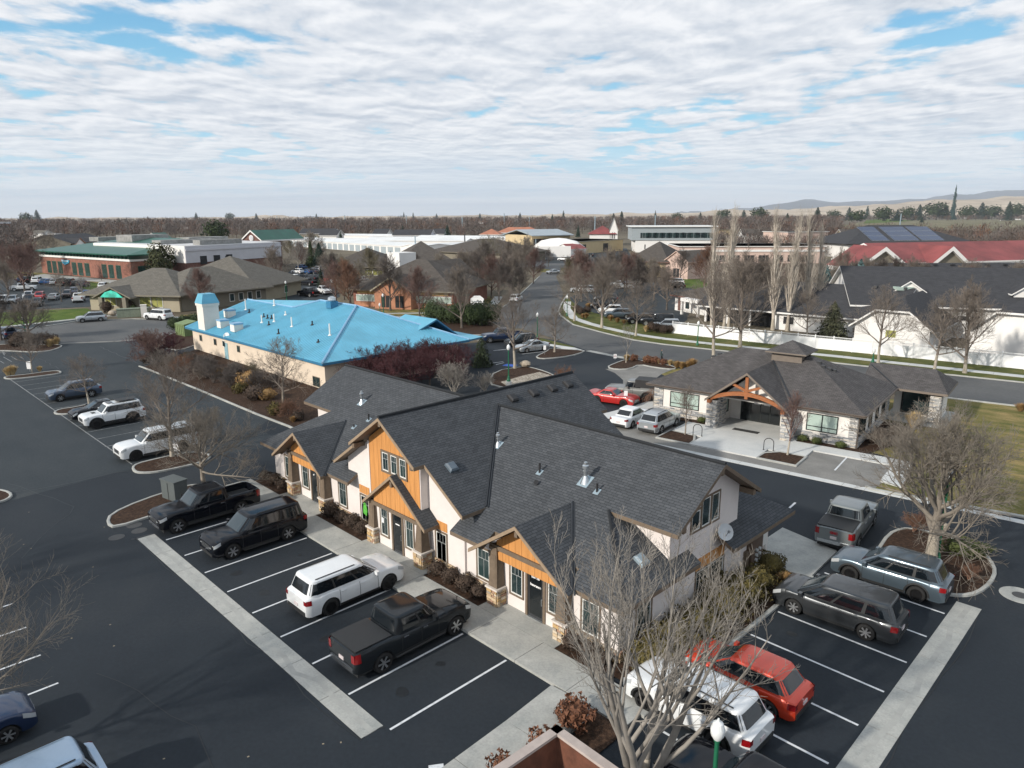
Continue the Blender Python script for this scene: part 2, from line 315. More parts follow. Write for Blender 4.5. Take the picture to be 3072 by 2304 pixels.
# sidewalks
def strip_poly(ctr, wd):
    """two-sided outline round a polyline on the ground"""
    P = [Vector((x, y, 0)) for x, y in ctr]; l = []; r = []
    for i, p in enumerate(P):
        d = (P[min(i+1, len(P)-1)]-P[max(i-1, 0)]).normalized(); n = Vector((-d.y, d.x, 0))*wd/2
        l.append((p.x+n.x, p.y+n.y)); r.append((p.x-n.x, p.y-n.y))
    return l+r[::-1]
SWALK = MB()
def slabs(name, ctr, wd, z0, z1, m, step, label=None, gap=.03):
    """a poured walk or gutter: a run of slabs along a polyline, joints left open"""
    base = MB(); base.prism(strip_poly(ctr, wd-.02), z0-.02, z1-.012); o = struct(name, base, CONC2, None, label)
    P = [Vector((x, y, 0)) for x, y in ctr]; seg = []
    for a, b in zip(P, P[1:]):
        n = max(1, round((b-a).length/step)); seg += [(a.lerp(b, i/n), a.lerp(b, (i+1)/n)) for i in range(n)]
    for i, (a, b) in enumerate(seg):
        d = (b-a); ln = d.length; s = MB(); rr = random.Random(i+len(ctr))
        s.obox(((a.x+b.x)/2, (a.y+b.y)/2, (z0+z1)/2), (ln-gap, wd, z1-z0), math.atan2(d.y, d.x)); s.build('slab', m, o)
    return o
slabs('sidewalk', PP([(1703, 905), (1700, 925), (1722, 955), (1765, 970), (1810, 982), (1901, 1002.5), (1991, 1016), (2120, 1030), (2528, 1071), (2651, 1085), (3072, 1130), (3400, 1166)]), 1.5, 0, .035, CONC3, 3.0)
slabs('sidewalk', PP([(0, 982), (120, 969), (250, 955), (300, 948), (420, 947), (545, 953), (640, 951), (760, 945), (1150, 941), (1420, 937), (1459, 942)]), 1.5, 0, .03, CONC, 4.0)
slabs('sidewalk', PP([(1459, 942), (1478, 915), (1496, 890)]), 1.9, 0, .034, CONC3, 4.0)
sheet('walk_daycare_entry', PP([(345, 945), (385, 945), (400, 928), (350, 935), (325, 942)]), .032, CONC)
sheet('walk_shop_front', PP([(130, 822), (400, 845), (390, 852), (150, 836), (70, 832)]), .022, CONC)
def curb(name, ctr, wd=.18, h=.13, m=CONC, closed=False, label=None, parent=None):
    P = [Vector((x, y, 0)) for x, y in ctr]; n = len(P); b = MB(); ring = []
    for i, p in enumerate(P):
        q0 = P[(i-1) % n] if (closed or i) else p; q1 = P[(i+1) % n] if (closed or i < n-1) else p
        d = (q1-q0).normalized(); nn = Vector((-d.y, d.x, 0))*wd/2; ring.append((p+nn, p-nn))
    v = []
    for a, c in ring: v += [(a.x, a.y, 0), (a.x, a.y, h-.02), (a.x*.8+c.x*.2, a.y*.8+c.y*.2, h), (c.x*.8+a.x*.2, c.y*.8+a.y*.2, h), (c.x, c.y, h-.02), (c.x, c.y, 0)]
    f = []
    for i in range(n if closed else n-1):
        j = (i+1) % n
        for k in range(5): f.append((i*6+k, i*6+k+1, j*6+k+1, j*6+k))
    if not closed: f += [(0, 1, 2, 3, 4, 5), tuple((n-1)*6+k for k in (5, 4, 3, 2, 1, 0))]
    b.add(v, f); o = b.build(name, m, parent)
    if parent is None: o['kind'] = 'structure'
    return o
def island(pts, m=MULCH, h=.13, wd=.18, name='traffic_island'):
    o = sheet(name, pts, h-.035, m); curb('curb', pts, wd, h, CONC, True, None, o); return o
def smooth_ring(pts, it=2):
    for _ in range(it):
        n = len(pts); q = []
        for i in range(n):
            a, b = pts[i], pts[(i+1) % n]; q += [(a[0]*.75+b[0]*.25, a[1]*.75+b[1]*.25), (a[0]*.25+b[0]*.75, a[1]*.25+b[1]*.75)]
        pts = q
    return pts
curb('kerb', PP([(1703, 883), (1685, 911), (1675, 935), (1683, 948), (1720, 974.7), (1810, 999), (1901, 1021), (1991, 1034), (2120, 1048), (2731, 1114.6), (2860, 1126.7), (3072, 1149), (3500, 1195)]), .3)
curb('kerb', PP([(2560, 1162), (2835, 1194.5), (3072, 1222), (3500, 1266)]), .3)
curb('kerb', PP([(-160, 1016), (0, 1002), (70, 990), (108, 984), (230, 964.5), (400, 957.5), (560, 960), (700, 959)]), .25)
curb('kerb', PP([(1040, 955), (1250, 950), (1440, 947), (1505, 924), (1548, 895), (1581, 865), (1619, 828.5)]), .25)
slabs('gutter_pan', PP([(181, 1030.5), (343, 1024.5), (420, 1018)]), 1.0, 0, .016, CONC2, 4)
slabs('gutter_pan', PP([(1764, 1052), (1878, 1075)]), .9, 0, .016, CONC, 3)
# near lot: markings, gutters, front walk
def lines(lst, m, z, wd=.1, parent=lot):
    for (x0, y0), (x1, y1) in lst:
        d = math.atan2(y1-y0, x1-x0); b = MB(); ln = math.hypot(x1-x0, y1-y0)
        b.obox(((x0+x1)/2, (y0+y1)/2, z), (ln, wd, .004), d); b.build('painted_line', m, parent)
FX = [-40.79+2.74*i for i in range(9)]
lines([((x, 12.38), (x, 18.2)) for x in FX], PAINTW, .006, .10)
RY = [34.98-2.626*i for i in range(7)]
lines([((-7.1, y), (-12.6, y)) for y in RY], PAINTW, .006, .10)
slabs('drainage_gutter', [(-42.1, 11.72), (-19.2, 11.86)], .92, 0, .014, CONC, 2.86)
slabs('drainage_gutter', [(-6.5, 36.6), (-6.15, 4)], 1.02, 0, .014, CONC, 2.9)
lines([(G(2494+10, 1412), G(2541+8, 1364))], PAINTW, .03, .12)
for a, b in (((2229, 1493), (2254, 1479)), ((2346, 1544), (2386, 1508)), ((2296, 1592), (2330, 1562)), ((2448, 1632), (2455, 1625)), ((2540, 1622), (2600, 1570))): lines([(G(*a), G(*b))], PAINTW, .006, .13)
lines([(G(1000+790*.3617, 1704+1640*.3617+8), G(1000+915*.3617, 1704+1645*.3617))], PAINTW, .006, .25)
def yline(e, ln=5.5): x, y = G(*e); return ((x, y), (x, y-ln))
lines([yline(q) for q in ((39, 1811), (79, 1882), (122, 1965), (175, 2049))], PAINTW, .006, .1)
walk = slabs('front_walk', [(-46.5, 19.2), (-12.9, 19.2)], 1.75, 0, .13, CONC, 2.9)
lines([((-98, 15.1), (-56, 15.3))], PAINTF, .010, .09, lot2)
lines([((-98+2.76*i, 15.15), (-98+2.76*i, 20.7)) for i in range(1, 15)], PAINTF, .010, .08, lot2)
lines([(G(*a), G(*b)) for a, b in (((8, 1058), (14, 1066)), ((10, 1071), (35, 1085)), ((33, 1069), (52, 1080)), ((59, 1070), (70, 1076)), ((0, 1083), (12, 1090)), ((0, 1050), (16, 1061)))], PAINTF, .010, .1, lot2)
for a, b in ((-46, -42.3), (-37.6, -32.5), (-26.9, -22.7), (-17.9, -15.0)):
    sheet('planting_bed', [(a, 20.08), (b, 20.08), (b, 21.25), (a, 21.25)], .10, MULCH)
for a, b in ((-42.3, -37.6), (-32.5, -26.9), (-22.7, -17.9)):
    s = MB(); s.box(a+.01, b-.01, 20.09, 21.4, 0, .128); s.build('slab', CONC, walk)
# corner walk and the enclosure yard
E1 = [G(1612, 2099), G(1334, 2298), G(1200, 2420)]
slabs('corner_walk', [((-15.3), 18.3), (-15.1, 15.6), (-14.8, 8)], 2.1, 0, .13, CONC, 2.2)
sheet('planting_bed', [(-14.2, 18.3), (-12.8, 18.3), (-12.8, 6), (-13.75, 6), (-14.0, 17)], .06, MULCH)
# east bed, walk pad, islands
sheet('planting_bed', [(-15.5, 20.4), (-12.95, 20.4), (-12.95, 33.6), (-15.5, 33.6)], .09, MULCH)
curb('kerb', [(-12.85, 19.3), (-12.85, 34.0)], .2)
pad = MB(); pad.prism([(-15.3, 33.5), (-12.85, 33.75), (-13.05, 37.7), (-16.5, 38.5), (-16.5, 33.5)], 0, .12); struct('walk_pad', pad, CONC)
ISL = smooth_ring(ZP(2272, 1404, .36166, [(990, 690), (1090, 540), (1200, 495), (1300, 500), (1500, 540), (1810, 640), (1930, 750), (1978, 850), (1935, 945), (1830, 1025), (1700, 1050), (1560, 1035), (1300, 900), (1080, 760)], .12), 1)
isl_tree = island(ISL)
man = MB(); mx_, my_ = G(3060, 1786); man.lathe((mx_, my_, 0), [(0, .012), (.85, .012), (.86, .0)], 28); struct('manhole_collar', man, CONC)
m2 = MB(); m2.lathe((mx_+.0, my_, 0), [(0, .02), (.33, .02), (.34, .01)], 20); m2.build('manhole_cover', mat('cast_iron', (.05, .05, .05), .6, bump=.5, bscale=20), bpy.data.objects['manhole_collar'])
for q in ((403, 1576), (418, 1592), (350, 1612), (1832, 1058.5)):
    m3 = MB(); mx_, my_ = G(*q); m3.lathe((mx_, my_, 0), [(0, .012), (.42, .012), (.43, .006)], 18); struct('manhole_cover', m3, MATS['cast_iron'])
for pts in ([(600, 680), (660, 650), (840, 625), (1000, 588), (1090, 575), (1120, 600), (1000, 655), (830, 690), (700, 705), (620, 700)],
            [(40, 298), (100, 285), (330, 262), (480, 240), (620, 225), (675, 235), (660, 255), (400, 290), (200, 310), (80, 315)],
            [(1465, 1290), (1520, 1250), (1700, 1205), (1900, 1160), (2130, 1120), (2290, 1140), (2330, 1180), (2212, 1240), (1900, 1310), (1700, 1345), (1560, 1350), (1490, 1335)]):
    island(smooth_ring(ZP(0, 1050, .27125, pts, .12), 1))
island(smooth_ring(ZP(0, 1050, .27125, [(-300, 1560), (-100, 1530), (60, 1550), (130, 1590), (90, 1640), (-60, 1690), (-300, 1760)], .12), 1))
island(smooth_ring(ZP(0, 880, .18083, [(-200, 870), (0, 840), (300, 850), (700, 850), (960, 845), (1040, 865), (930, 915), (800, 950), (560, 968), (300, 955), (20, 940), (-200, 950)], .12), 1))
island(smooth_ring(PP([(322, 1567), (332, 1540), (420, 1500), (560, 1455), (600, 1452), (640, 1455), (600, 1490), (470, 1540), (345, 1580)], .12), 1))
island(smooth_ring(PP([(490, 1010), (530, 995), (600, 1000), (640, 1010), (560, 1045), (520, 1050), (480, 1035)], .12), 1))
# bed between the lot and the blue-roofed building
BED = PP([(428, 1103), (469, 1119), (600, 1172), (768, 1243), (867, 1281)])+[(-47.5, 27), (-47.2, 34), (-55, 37.6), (-101, 37.9)]
sheet('planting_bed', BED, .08, MULCH); curb('kerb', PP([(418, 1100), (428, 1103), (469, 1119), (600, 1172), (768, 1243), (867, 1281), (885, 1290)]), .2, .14)
apron = sheet('service_apron', PP([(520, 1063), (540, 1035), (600, 1020), (640, 1040), (600, 1070)]), .014, ASPH)
# blue-roofed building: front court
ISL2 = ZP(1100, 1000, .31646, [(1215, 352), (1480, 312), (1560, 320), (1700, 360), (1800, 408), (1500, 520), (1300, 512), (1150, 470)], .12)
island(smooth_ring(ISL2, 1))
sheet('river_rock_bed', ZP(1100, 1000, .31646, [(1270, 460), (1480, 400), (1640, 365), (1760, 400), (1500, 505), (1330, 500)], .12), .115, multi('river_rock', [(.35, (.10, .085, .07)), (.5, (.30, .26, .21)), (.65, (.5, .45, .38))], 5, .9, 6, 20, .2, 1, 9, .3))
island(smooth_ring(ZP(1536, 550, .3472, [(210, 1490), (300, 1450), (330, 1420), (430, 1430), (600, 1440), (630, 1450), (500, 1490), (300, 1512), (225, 1508)], .12), 1))
sheet('walk_court', ZP(1536, 550, .3472, [(150, 1350), (300, 1385), (540, 1420), (632, 1448), (540, 1490), (420, 1425), (300, 1400), (130, 1360)]), .02, CONC3)
island(smooth_ring(ZP(1536, 550, .3472, [(820, 1585), (880, 1555), (980, 1520), (1060, 1515), (1200, 1545), (1420, 1580), (1400, 1605), (1250, 1590), (1100, 1560), (1020, 1600), (900, 1605)], .12), 1))
sheet('concrete_bay', ZP(1536, 550, .3472, [(805, 1605), (900, 1600), (1020, 1595), (1100, 1562), (1410, 1600), (1290, 1650), (1200, 1720), (960, 1800), (960, 1700), (890, 1640)]), .013, CONC2)
sheet('lawn_by_bay', ZP(1536, 550, .3472, [(1290, 1650), (1420, 1600), (1500, 1600), (1640, 1570), (1640, 1680), (1400, 1700)]), .016, LAWN2)
island(smooth_ring(PP([(1345, 985), (1362, 1000), (1420, 1005), (1500, 1000), (1500, 975), (1440, 955), (1290, 955), (1250, 960)], .12), 1))
lines([(G(*a), G(*b)) for a, b in (((1398, 1011), (1450, 1009)), ((1430, 1022), (1478, 1020)), ((1480, 1052), (1520, 1048)), ((1488, 1094), (1512, 1088)), ((1470, 1090), (1510, 1085)), ((1566, 1062), (1640, 1054)))], PAINTW, .006, .12)
hc = MB(); hx, hy = G(1530, 1096); hc.obox((hx, hy, .008), (1.6, 1.2, .004), .3); hc.build('painted_line', BLUEP, lot)
hx, hy = G(1537, 1148.5); 
# lots across the street and beyond
sheet('far_parking_lot', PP([(1720, 935), (1760, 950), (1900, 985), (2010, 1000), (2060, 960), (2080, 900), (2140, 870), (2100, 850), (2020, 842), (1900, 850), (1780, 870), (1710, 890)]), .006, ASPH2)
sheet('far_parking_lot', PP([(-160, 925), (60, 930), (150, 926), (270, 920), (330, 880), (420, 850), (330, 842), (150, 846), (60, 838), (-160, 845)]), .006, ASPH2)
sheet('far_parking_lot', PP([(860, 905), (960, 915), (1020, 890), (1000, 840), (960, 800), (900, 795), (860, 820), (850, 870)]), .006, ASPH2)
sheet('far_parking_lot', PP([(800, 935), (1000, 940), (1050, 915), (900, 905), (790, 910)]), .008, ASPH)
sheet('far_parking_lot', PP([(1560, 790), (1700, 800), (1900, 780), (1880, 745), (1600, 745)]), .006, ASPH2)
sheet('far_parking_lot', PP([(1380, 770), (1620, 795), (1640, 760), (1500, 752), (1350, 752)]), .008, STREETM)
# stone office: court, stalls and beds in its own square
B2A = R_(7.0); B2O = (-19.05, 56.62)
def b2(u, v): return (B2O[0]+u*math.cos(B2A)-v*math.sin(B2A), B2O[1]+u*math.sin(B2A)+v*math.cos(B2A))
sheet('concrete_court', [b2(-23, -8.2), b2(3.2, -8.2), b2(3.2, -2.4), b2(-23, -2.4)], .012, CONC2)
slabs('drainage_gutter', [b2(-24, -8.5), b2(12, -8.5)], .62, 0, .022, CONC3, 3.6)
pz = MB(); pz.prism([b2(-10.8, -6.85), b2(-5.35, -6.85), b2(-5.35, -4.4), b2(-2.5, -4.4), b2(-2.5, -2.5), b2(3.1, -2.5), b2(3.1, -6.5), b2(4.6, -6.9), b2(4.2, -.9), b2(.6, -.9), b2(-4.3, -1.0), b2(-4.3, 2.7), b2(-11.6, 2.7), b2(-11.6, -1.0), b2(-13.6, -1.0), b2(-13.6, -4.0), b2(-10.8, -4.4)], 0, .12); struct('entry_plaza', pz, CONC3)
for q in ([(-13.7, -6.85), (-10.85, -6.85), (-10.85, -5.8), (-11.4, -4.5), (-13.7, -4.3)], [(-5.3, -6.85), (-2.45, -6.85), (-2.45, -4.4), (-4.4, -4.4), (-5.3, -5.4)]):
    island([b2(*p) for p in q], MULCH, .14, .22, 'planting_bed')
for q in ([(-17.6, -.9), (-11.7, -.9), (-11.7, 0), (-17.6, 0)], [(-4.2, -.95), (.9, -.95), (2.3, 3), (2.3, 9), (.02, 10), (.02, .02), (-4.2, .02)]):
    sheet('planting_bed', [b2(*p) for p in q], .09, MULCH)
sheet('side_walk_white', [b2(-21.6, -6.8), b2(-20.2, -6.8), b2(-18.2, 2), b2(-18.0, 8), b2(-19.5, 8), b2(-20, 2)], .10, CONC3)
sheet('patio', [b2(-.3, 10.6), b2(4.6, 9.9), b2(4.8, 17), b2(-.3, 17)], .10, CONC)
curb('kerb', PP([(2600, 1462), (2616, 1470), (2860, 1514), (3072, 1553), (3500, 1640)]), .3)
# wear on the asphalt: sealed cracks, oil spots in the bays, dark seams
TAR = mat('tar_seal', (.006, .008, .010), .5, var=.3, scale=3); OIL = mat('oil_stain', (.008, .010, .012), .55, var=.4, scale=4); PALE = mat('dried_wash', (.045, .050, .054), .9, var=.5, scale=1.5, lo=.2, hi=.8)
def crack(pts, wd, z, m=TAR, par=lot, seed=1):
    R = random.Random(seed); P = [Vector((x, y, 0)) for x, y in pts]; q = []
    for a, b_ in zip(P, P[1:]):
        n = max(2, int((b_-a).length/1.2)); nn = Vector((-(b_-a).y, (b_-a).x, 0)).normalized()
        for i in range(n): q.append(a.lerp(b_, i/n)+nn*R.gauss(0, .10))
    q.append(P[-1]); mb = MB(); mb.poly([(x, y, z) for x, y in strip_poly([(p.x, p.y) for p in q], wd)]); mb.build('sealed_crack', m, par)
crack(PP([(20, 1482), (200, 1452), (344, 1419), (480, 1400)]), .07, .009, TAR, lot2, 2); crack(PP([(300, 1040), (360, 1068), (430, 1095)]), .10, .009, TAR, lot2, 3); crack(PP([(0, 1120), (60, 1090), (110, 1075)]), .08, .009, TAR, lot2, 4); crack(PP([(120, 1075), (150, 1090), (180, 1110)]), .07, .009, TAR, lot2, 5)
crack(PP([(395, 1618), (412, 1612), (458, 1602)]), .16, .007, TAR, lot, 6); crack([(-42.2, 11.2), (-19.2, 11.34)], .05, .007, TAR, lot, 7); crack([(-19.1, 11.3), (-19.1, 12.35)], .07, .007, TAR, lot, 8); crack([(-5.9, 36), (-5.6, 5)], .05, .007, TAR, lot, 9); crack(PP([(1450, 1160), (1560, 1120), (1700, 1105)]), .06, .007, TAR, lot, 10); crack([(-30, 6), (-24, 7.5), (-12, 5)], .035, .007, TAR, lot, 11); crack([(-58, 8), (-50, 10), (-44, 6)], .04, .007, TAR, lot, 12); crack(PP([(1840, 1110), (1960, 1130), (2000, 1160)]), .06, .007, TAR, lot, 13)
R2 = random.Random(21)
def blot(x, y, r, m, z, par=lot):
    mb = MB(); n = 14; ph = R2.random()*6; mb.poly([(x+r*(1+.12*math.sin(2*t+ph)+.06*math.sin(3*t))*math.cos(t), y+r*(1+.12*math.sin(2*t+ph)+.06*math.sin(3*t))*math.sin(t), z) for t in [6.283*i/n for i in range(n)]]); mb.build('stain', m, par)
for i in range(8):
    blot(FX[0]+2.74*(i+.5)+R2.uniform(-.3, .3), R2.uniform(13.5, 14.6), R2.uniform(.12, .28), OIL, .007); blot(FX[0]+2.74*(i+.5)+R2.uniform(-.4, .4), R2.uniform(16, 17.4), R2.uniform(.1, .22), OIL, .0075)
for y in RY[:-1]: blot(R2.uniform(-11.8, -11), y-1.3, R2.uniform(.12, .25), OIL, .007)
GST = mat('gutter_stain', (.29, .295, .28), .9, var=.5, scale=1.5, col2=(.36, .365, .345), lo=.3, hi=.62)
for x0_, y0_, x1_, y1_ in ((-42.0, 11.72, -19.3, 11.86), (-6.5, 36.4, -6.15, 5)): crack([(x0_, y0_), (x1_, y1_)], .22, .0175, GST, lot, 31)
for i in range(60):
    x, y = R2.uniform(-52, -4), R2.uniform(0, 12); mb = MB(); mb.obox((x, y, .006), (.07, .05, .006), R2.random()*6); mb.build('litter', mat('dry_leaf', (.30, .25, .18), .9), lot) if i % 3 else None
# ================================================================== the gabled office building
ROOF = shingle_mat('roof_shingles', (.078, .084, .092), (.056, .061, .068), .145, .33, blot=.15)
ROOF2 = shingle_mat('roof_shingles_brown', (.105, .099, .098), (.075, .070, .070), .145, .33, blot=.22)
TRIM = mat('trim_brown', (.155, .115, .080), .7, var=.12, scale=6)
TRIML = mat('trim_tan', (.29, .215, .145), .7, var=.1, scale=6)
STUC = mat('stucco_cream', (.70, .645, .615), .9, var=.04, scale=1.2, bump=.25, bscale=90)
ORNG = mat('board_orange', (.56, .255, .075), .75, var=.10, scale=1.5, stretch=(6, 6, .5), bump=.1)
WHITEF = mat('frame_white', (.72, .72, .69), .5, var=.03)
GLASS = mat('window_glass', (.012, .022, .026), .06, var=.5, scale=.35, col2=(.03, .055, .055), spec=.7)
DARKG = mat('door_glass', (.008, .011, .013), .08, var=0, spec=.7)
DARKM = mat('dark_metal', (.03, .032, .035), .5, var=.1)
FLASH = mat('valley_flashing', (.022, .026, .032), .5, var=.1)
GALV = mat('galvanised', (.55, .58, .60), .3, .85, var=.1, scale=4)
GALV2 = mat('galvanised_dull', (.30, .38, .43), .5, .3, var=.1)
PIPEB = mat('pipe_black', (.02, .02, .022), .6, var=0)
STN = [mat('stone_%s' % n, c, .9, var=.22, scale=9, bump=.6, bscale=25) for n, c in (('buff', (.46, .33, .20)), ('sand', (.56, .43, .28)), ('rose', (.38, .235, .16)), ('cream', (.60, .51, .39)), ('ochre', (.50, .34, .16)), ('grey', (.36, .31, .25)))]
MORT = mat('stone_mortar', (.22, .17, .125), .95, var=.15, scale=20)
CAPS = mat('stone_cap', (.60, .55, .50), .85, var=.06, scale=5, bump=.2)
class Wall:
    """vertical plane: s runs along it, o points out of it"""
    def __init__(s, x, y, ang): s.x, s.y, s.c, s.n, s.ang = x, y, math.cos(ang), math.sin(ang), ang
    def P(s, a, o, z): return (s.x+a*s.c+o*s.n, s.y+a*s.n-o*s.c, z)
    def box(s, mb, s0, s1, o0, o1, z0, z1):
        P = s.P; mb.add([P(s0, o1, z0), P(s1, o1, z0), P(s1, o0, z0), P(s0, o0, z0), P(s0, o1, z1), P(s1, o1, z1), P(s1, o0, z1), P(s0, o0, z1)],
                        [(3, 2, 1, 0), (4, 5, 6, 7), (0, 1, 5, 4), (1, 2, 6, 5), (2, 3, 7, 6), (3, 0, 4, 7)]); return mb
    def pri(s, mb, pts, o0, o1):
        n = len(pts); mb.add([s.P(a, o1, z) for a, z in pts]+[s.P(a, o0, z) for a, z in pts],
                             [tuple(range(n)), tuple(range(2*n-1, n-1, -1))]+[(i, n+i, n+(i+1) % n, (i+1) % n) for i in range(n)]); return mb
def window(W, par, s0, s1, z0, z1, o=0.0, trim=TRIM, sash=WHITEF, glass=GLASS, cols=3, bar=.30, tw=.09, lower=2, name='window', sw=.055):
    t = MB(); W.box(t, s0-tw, s1+tw, o, o+.05, z1, z1+tw); W.box(t, s0-tw, s1+tw, o, o+.06, z0-tw, z0); W.box(t, s0-tw, s0, o, o+.05, z0, z1); W.box(t, s1, s1+tw, o, o+.05, z0, z1)
    win = t.build(name, trim, par); win_sub(W, win, par, s0, s1, z0, z1, o, sash, glass, cols, bar, lower, sw); return win
def win_sub(W, win, par, s0, s1, z0, z1, o, sash, glass, cols, bar, lower, sw):
    PM[win.name] = PM[par.name]
    f = MB(); W.box(f, s0, s1, o-.02, o+.03, z1-sw, z1); W.box(f, s0, s1, o-.02, o+.03, z0, z0+sw); W.box(f, s0, s0+sw, o-.02, o+.03, z0+sw, z1-sw); W.box(f, s1-sw, s1, o-.02, o+.03, z0+sw, z1-sw); f.build('sash', sash, win)
    p = MB(); W.box(p, s0+sw, s1-sw, o-.03, o+.004, z0+sw, z1-sw); p.build('pane', glass, win)
    if cols:
        zb = z1-sw-(z1-z0)*bar; q = MB(); W.box(q, s0+sw, s1-sw, o, o+.016, zb-.012, zb+.012)
        for i in range(1, cols): x = s0+sw+(s1-s0-2*sw)*i/cols; W.box(q, x-.01, x+.01, o, o+.014, zb+.012, z1-sw)
        for i in range(1, lower): x = s0+sw+(s1-s0-2*sw)*i/lower; W.box(q, x-.01, x+.01, o, o+.014, z0+sw, zb-.012)
        q.build('muntin', mat('muntin', (.35, .37, .37), .5), win)
def boards(W, par, s0, s1, z0, ztop, o, step=.405, m=ORNG, first=None):
    x = s0
    while x < s1-.02:
        e = min(x+step-.016, s1); b = MB(); za, zb = ztop(x), ztop(e)
        ins = [(x, z0), (e, z0), (e, max(zb, z0+.01))]
        mid = [q for q in PEAKS if x+.01 < q < e-.01]
        for q in mid: ins.append((q, ztop(q)))
        ins.append((x, max(za, z0+.01))); W.pri(b, ins, o, o+.03); b.build('board', m, par); x += step
PEAKS = []
def stones(W, par_list, s0, s1, z0, z1, o, rnd, lo=.18, hi=.42, rh=(.10, .17)):
    z = z0
    while z < z1-.04:
        h = min(rnd.uniform(*rh), z1-z); h = h if z1-z-h > .05 else z1-z; x = s0
        while x < s1-.03:
            wd = min(rnd.uniform(lo, hi), s1-x); wd = wd if s1-x-wd > .08 else s1-x; d = .05+rnd.uniform(0, .035)
            par_list.append((W.P(x+wd/2, o+d/2-.01, z+h/2), (wd-.022, h-.02, d+.02), W.ang, rnd.randrange(6))); x += wd
        z += h
OFF = thing('office_building', 'cream and orange gabled office building with charcoal shingle roofs and stone pillars', 'building', (-30.1, 27.6, 0))
CX = -30.1; S1 = .594
zF = lambda y: 3.0+S1*(y-20.5)
WS = Wall(0, 21.2, 0)                       # south front, s = world x
WE = Wall(-15.4, 0, R_(90))                 # east gable wall, s = world y
b = MB(); b.box(-44.8, -15.4, 21.2, 34.2, 0, 3.05); b.build('wall', STUC, OFF)
b = MB(); WS.pri(b, [(-35.3, 0), (-24.9, 0), (-24.9, 4.2), (CX, 7.62), (-35.3, 4.2)], -13.6, .004); b.build('upper_wall', STUC, OFF)
b = MB(); WE.pri(b, [(24.7, 3.0), (30.6, 3.0), (30.6, 5.3), (27.65, 7.05), (24.7, 5.3)], -29.4, .003); b.build('upper_wall', STUC, OFF)
b = MB(); b.box(-32.2, -27.65, 20.7, 21.19, 0, 5.3); WS.pri(b, [(-32.2, 5.3), (-27.65, 5.3), (-27.65, 5.9), (CX, 7.55), (-32.2, 6.15)], .02, .49); b.build('bay_wall', STUC, OFF)
b = MB(); WS.box(b, -25.3, -24.75, 0, .12, 0, 3.0); b.build('pilaster', STUC, OFF)
# ---- roofs
TH = .2
def roof(name, polys, m=ROOF, fas=TRIM, th=TH, par=OFF):
    b = MB()
    for p in polys: b.slab(p, th)
    return b.build(name, [m, fas], par, uv=True)
ry, rz = 27.65, 3.0+S1*7.15; XL, XR = -45.65, -14.6
nz = zF(21.3)
front = [(-45.4, 20.5, 3), (-42.3, 20.5, 3), (-42.3, 21.3, nz), (-37.1, 21.3, nz), (-37.1, 20.5, 3), (-34.35, 20.5, 3), (-34.35, 21.3, zF(21.3)), (-25.15, 21.3, zF(21.3)), (-25.15, 20.5, 3), (-22.8, 20.5, 3), (-22.8, 21.3, nz), (-17.6, 21.3, nz), (-17.6, 20.5, 3), (-14.7, 20.5, 3), (-18.2, 24.0, zF(24)), (XR, 24.0, zF(24)), (XR, ry, rz), (XL, ry, rz), (XL, 24.1, zF(24.1)), (-41.9, 24.1, zF(24.1))]
back = [(x, 2*ry-y, z) for x, y, z in front if not (-43 < x < -17 and y < 22)]
roof('roof_main', [front, back])
for hp_ in ([(-14.7, 20.5, 3), (-14.7, 26.2, 3), (-15.42, 26.2, 3.43), (-18.2, 26.2, zF(24)), (-18.2, 24, zF(24))], [(-14.4, 28.55, 2.9), (-14.4, 35.0, 2.9), (-18.2, 31.2, 2.9+S1*3.8), (-18.2, 28.55, 2.9+S1*3.8)], [(-45.4, 20.5, 3), (-45.4, 34.8, 3), (-41.9, 31.2, zF(24.1)), (-41.9, 24.1, zF(24.1))]): roof('roof_hip', [hp_])
S2 = .667; RZ = 7.85; zx = lambda d: RZ-S2*d; yv = lambda z: 20.5+(z-3)/S1
for sg in (1, -1):
    X = lambda d: CX+sg*d
    p = [(CX, 19.95, RZ), (CX, 35.35, RZ), (X(2.95), 35.35, zx(2.95)), (X(2.95), 34.7, zx(2.95)), (X(5.8), 34.7, zx(5.8)), (X(5.8), 2*ry-yv(zx(5.8)), zx(5.8)), (X((RZ-rz)/S2), ry, rz), (X(5.8), yv(zx(5.8)), zx(5.8)), (X(5.8), 20.6, zx(5.8)), (X(2.95), 20.6, zx(2.95)), (X(2.95), 19.95, zx(2.95))]
    roof('roof_cross_gable', [p])
    v = MB(); a = Vector((X((RZ-rz)/S2), ry, rz+.05)); e = Vector((X(5.8), yv(zx(5.8)), zx(5.8)+.05)); v.tube(a, e, .05, n=5); a2 = a+Vector((sg*.14, 0, 0)); e2 = e+Vector((sg*.14, 0, 0)); v.tube(a2, e2, .04, n=5); v.build('valley_flashing', FLASH, OFF)
def small_gable(cx, yf, hw, zr, ze, name='porch_roof', yb=None, flash=True):
    q = []
    for sg in (1, -1):
        y1 = yv(zr) if yb is None else yb; y2 = yv(ze) if yb is None else yb
        q.append([(cx, yf, zr), (cx, y1, zr), (cx+sg*hw, max(y2, yf+.05), ze), (cx+sg*hw, yf, ze)])
    roof(name, q)
    if flash and yb is None:
        for sg in (1,):
            v = MB(); v.tube((cx+sg*.02, y1, zr+.04), (cx+sg*hw, y2, ze+.04), .05, n=5); v.tube((cx+sg*.15, y1, zr), (cx+sg*(hw+.13), y2, ze), .04, n=5); v.build('valley_flashing', FLASH, OFF)
small_gable(-20.2, 20.05, 3.08, 4.97, 2.88); small_gable(-39.7, 20.05, 3.08, 4.97, 2.88); small_gable(-29.6, 20.2, 2.8, 4.75, 2.6, yb=21.22)
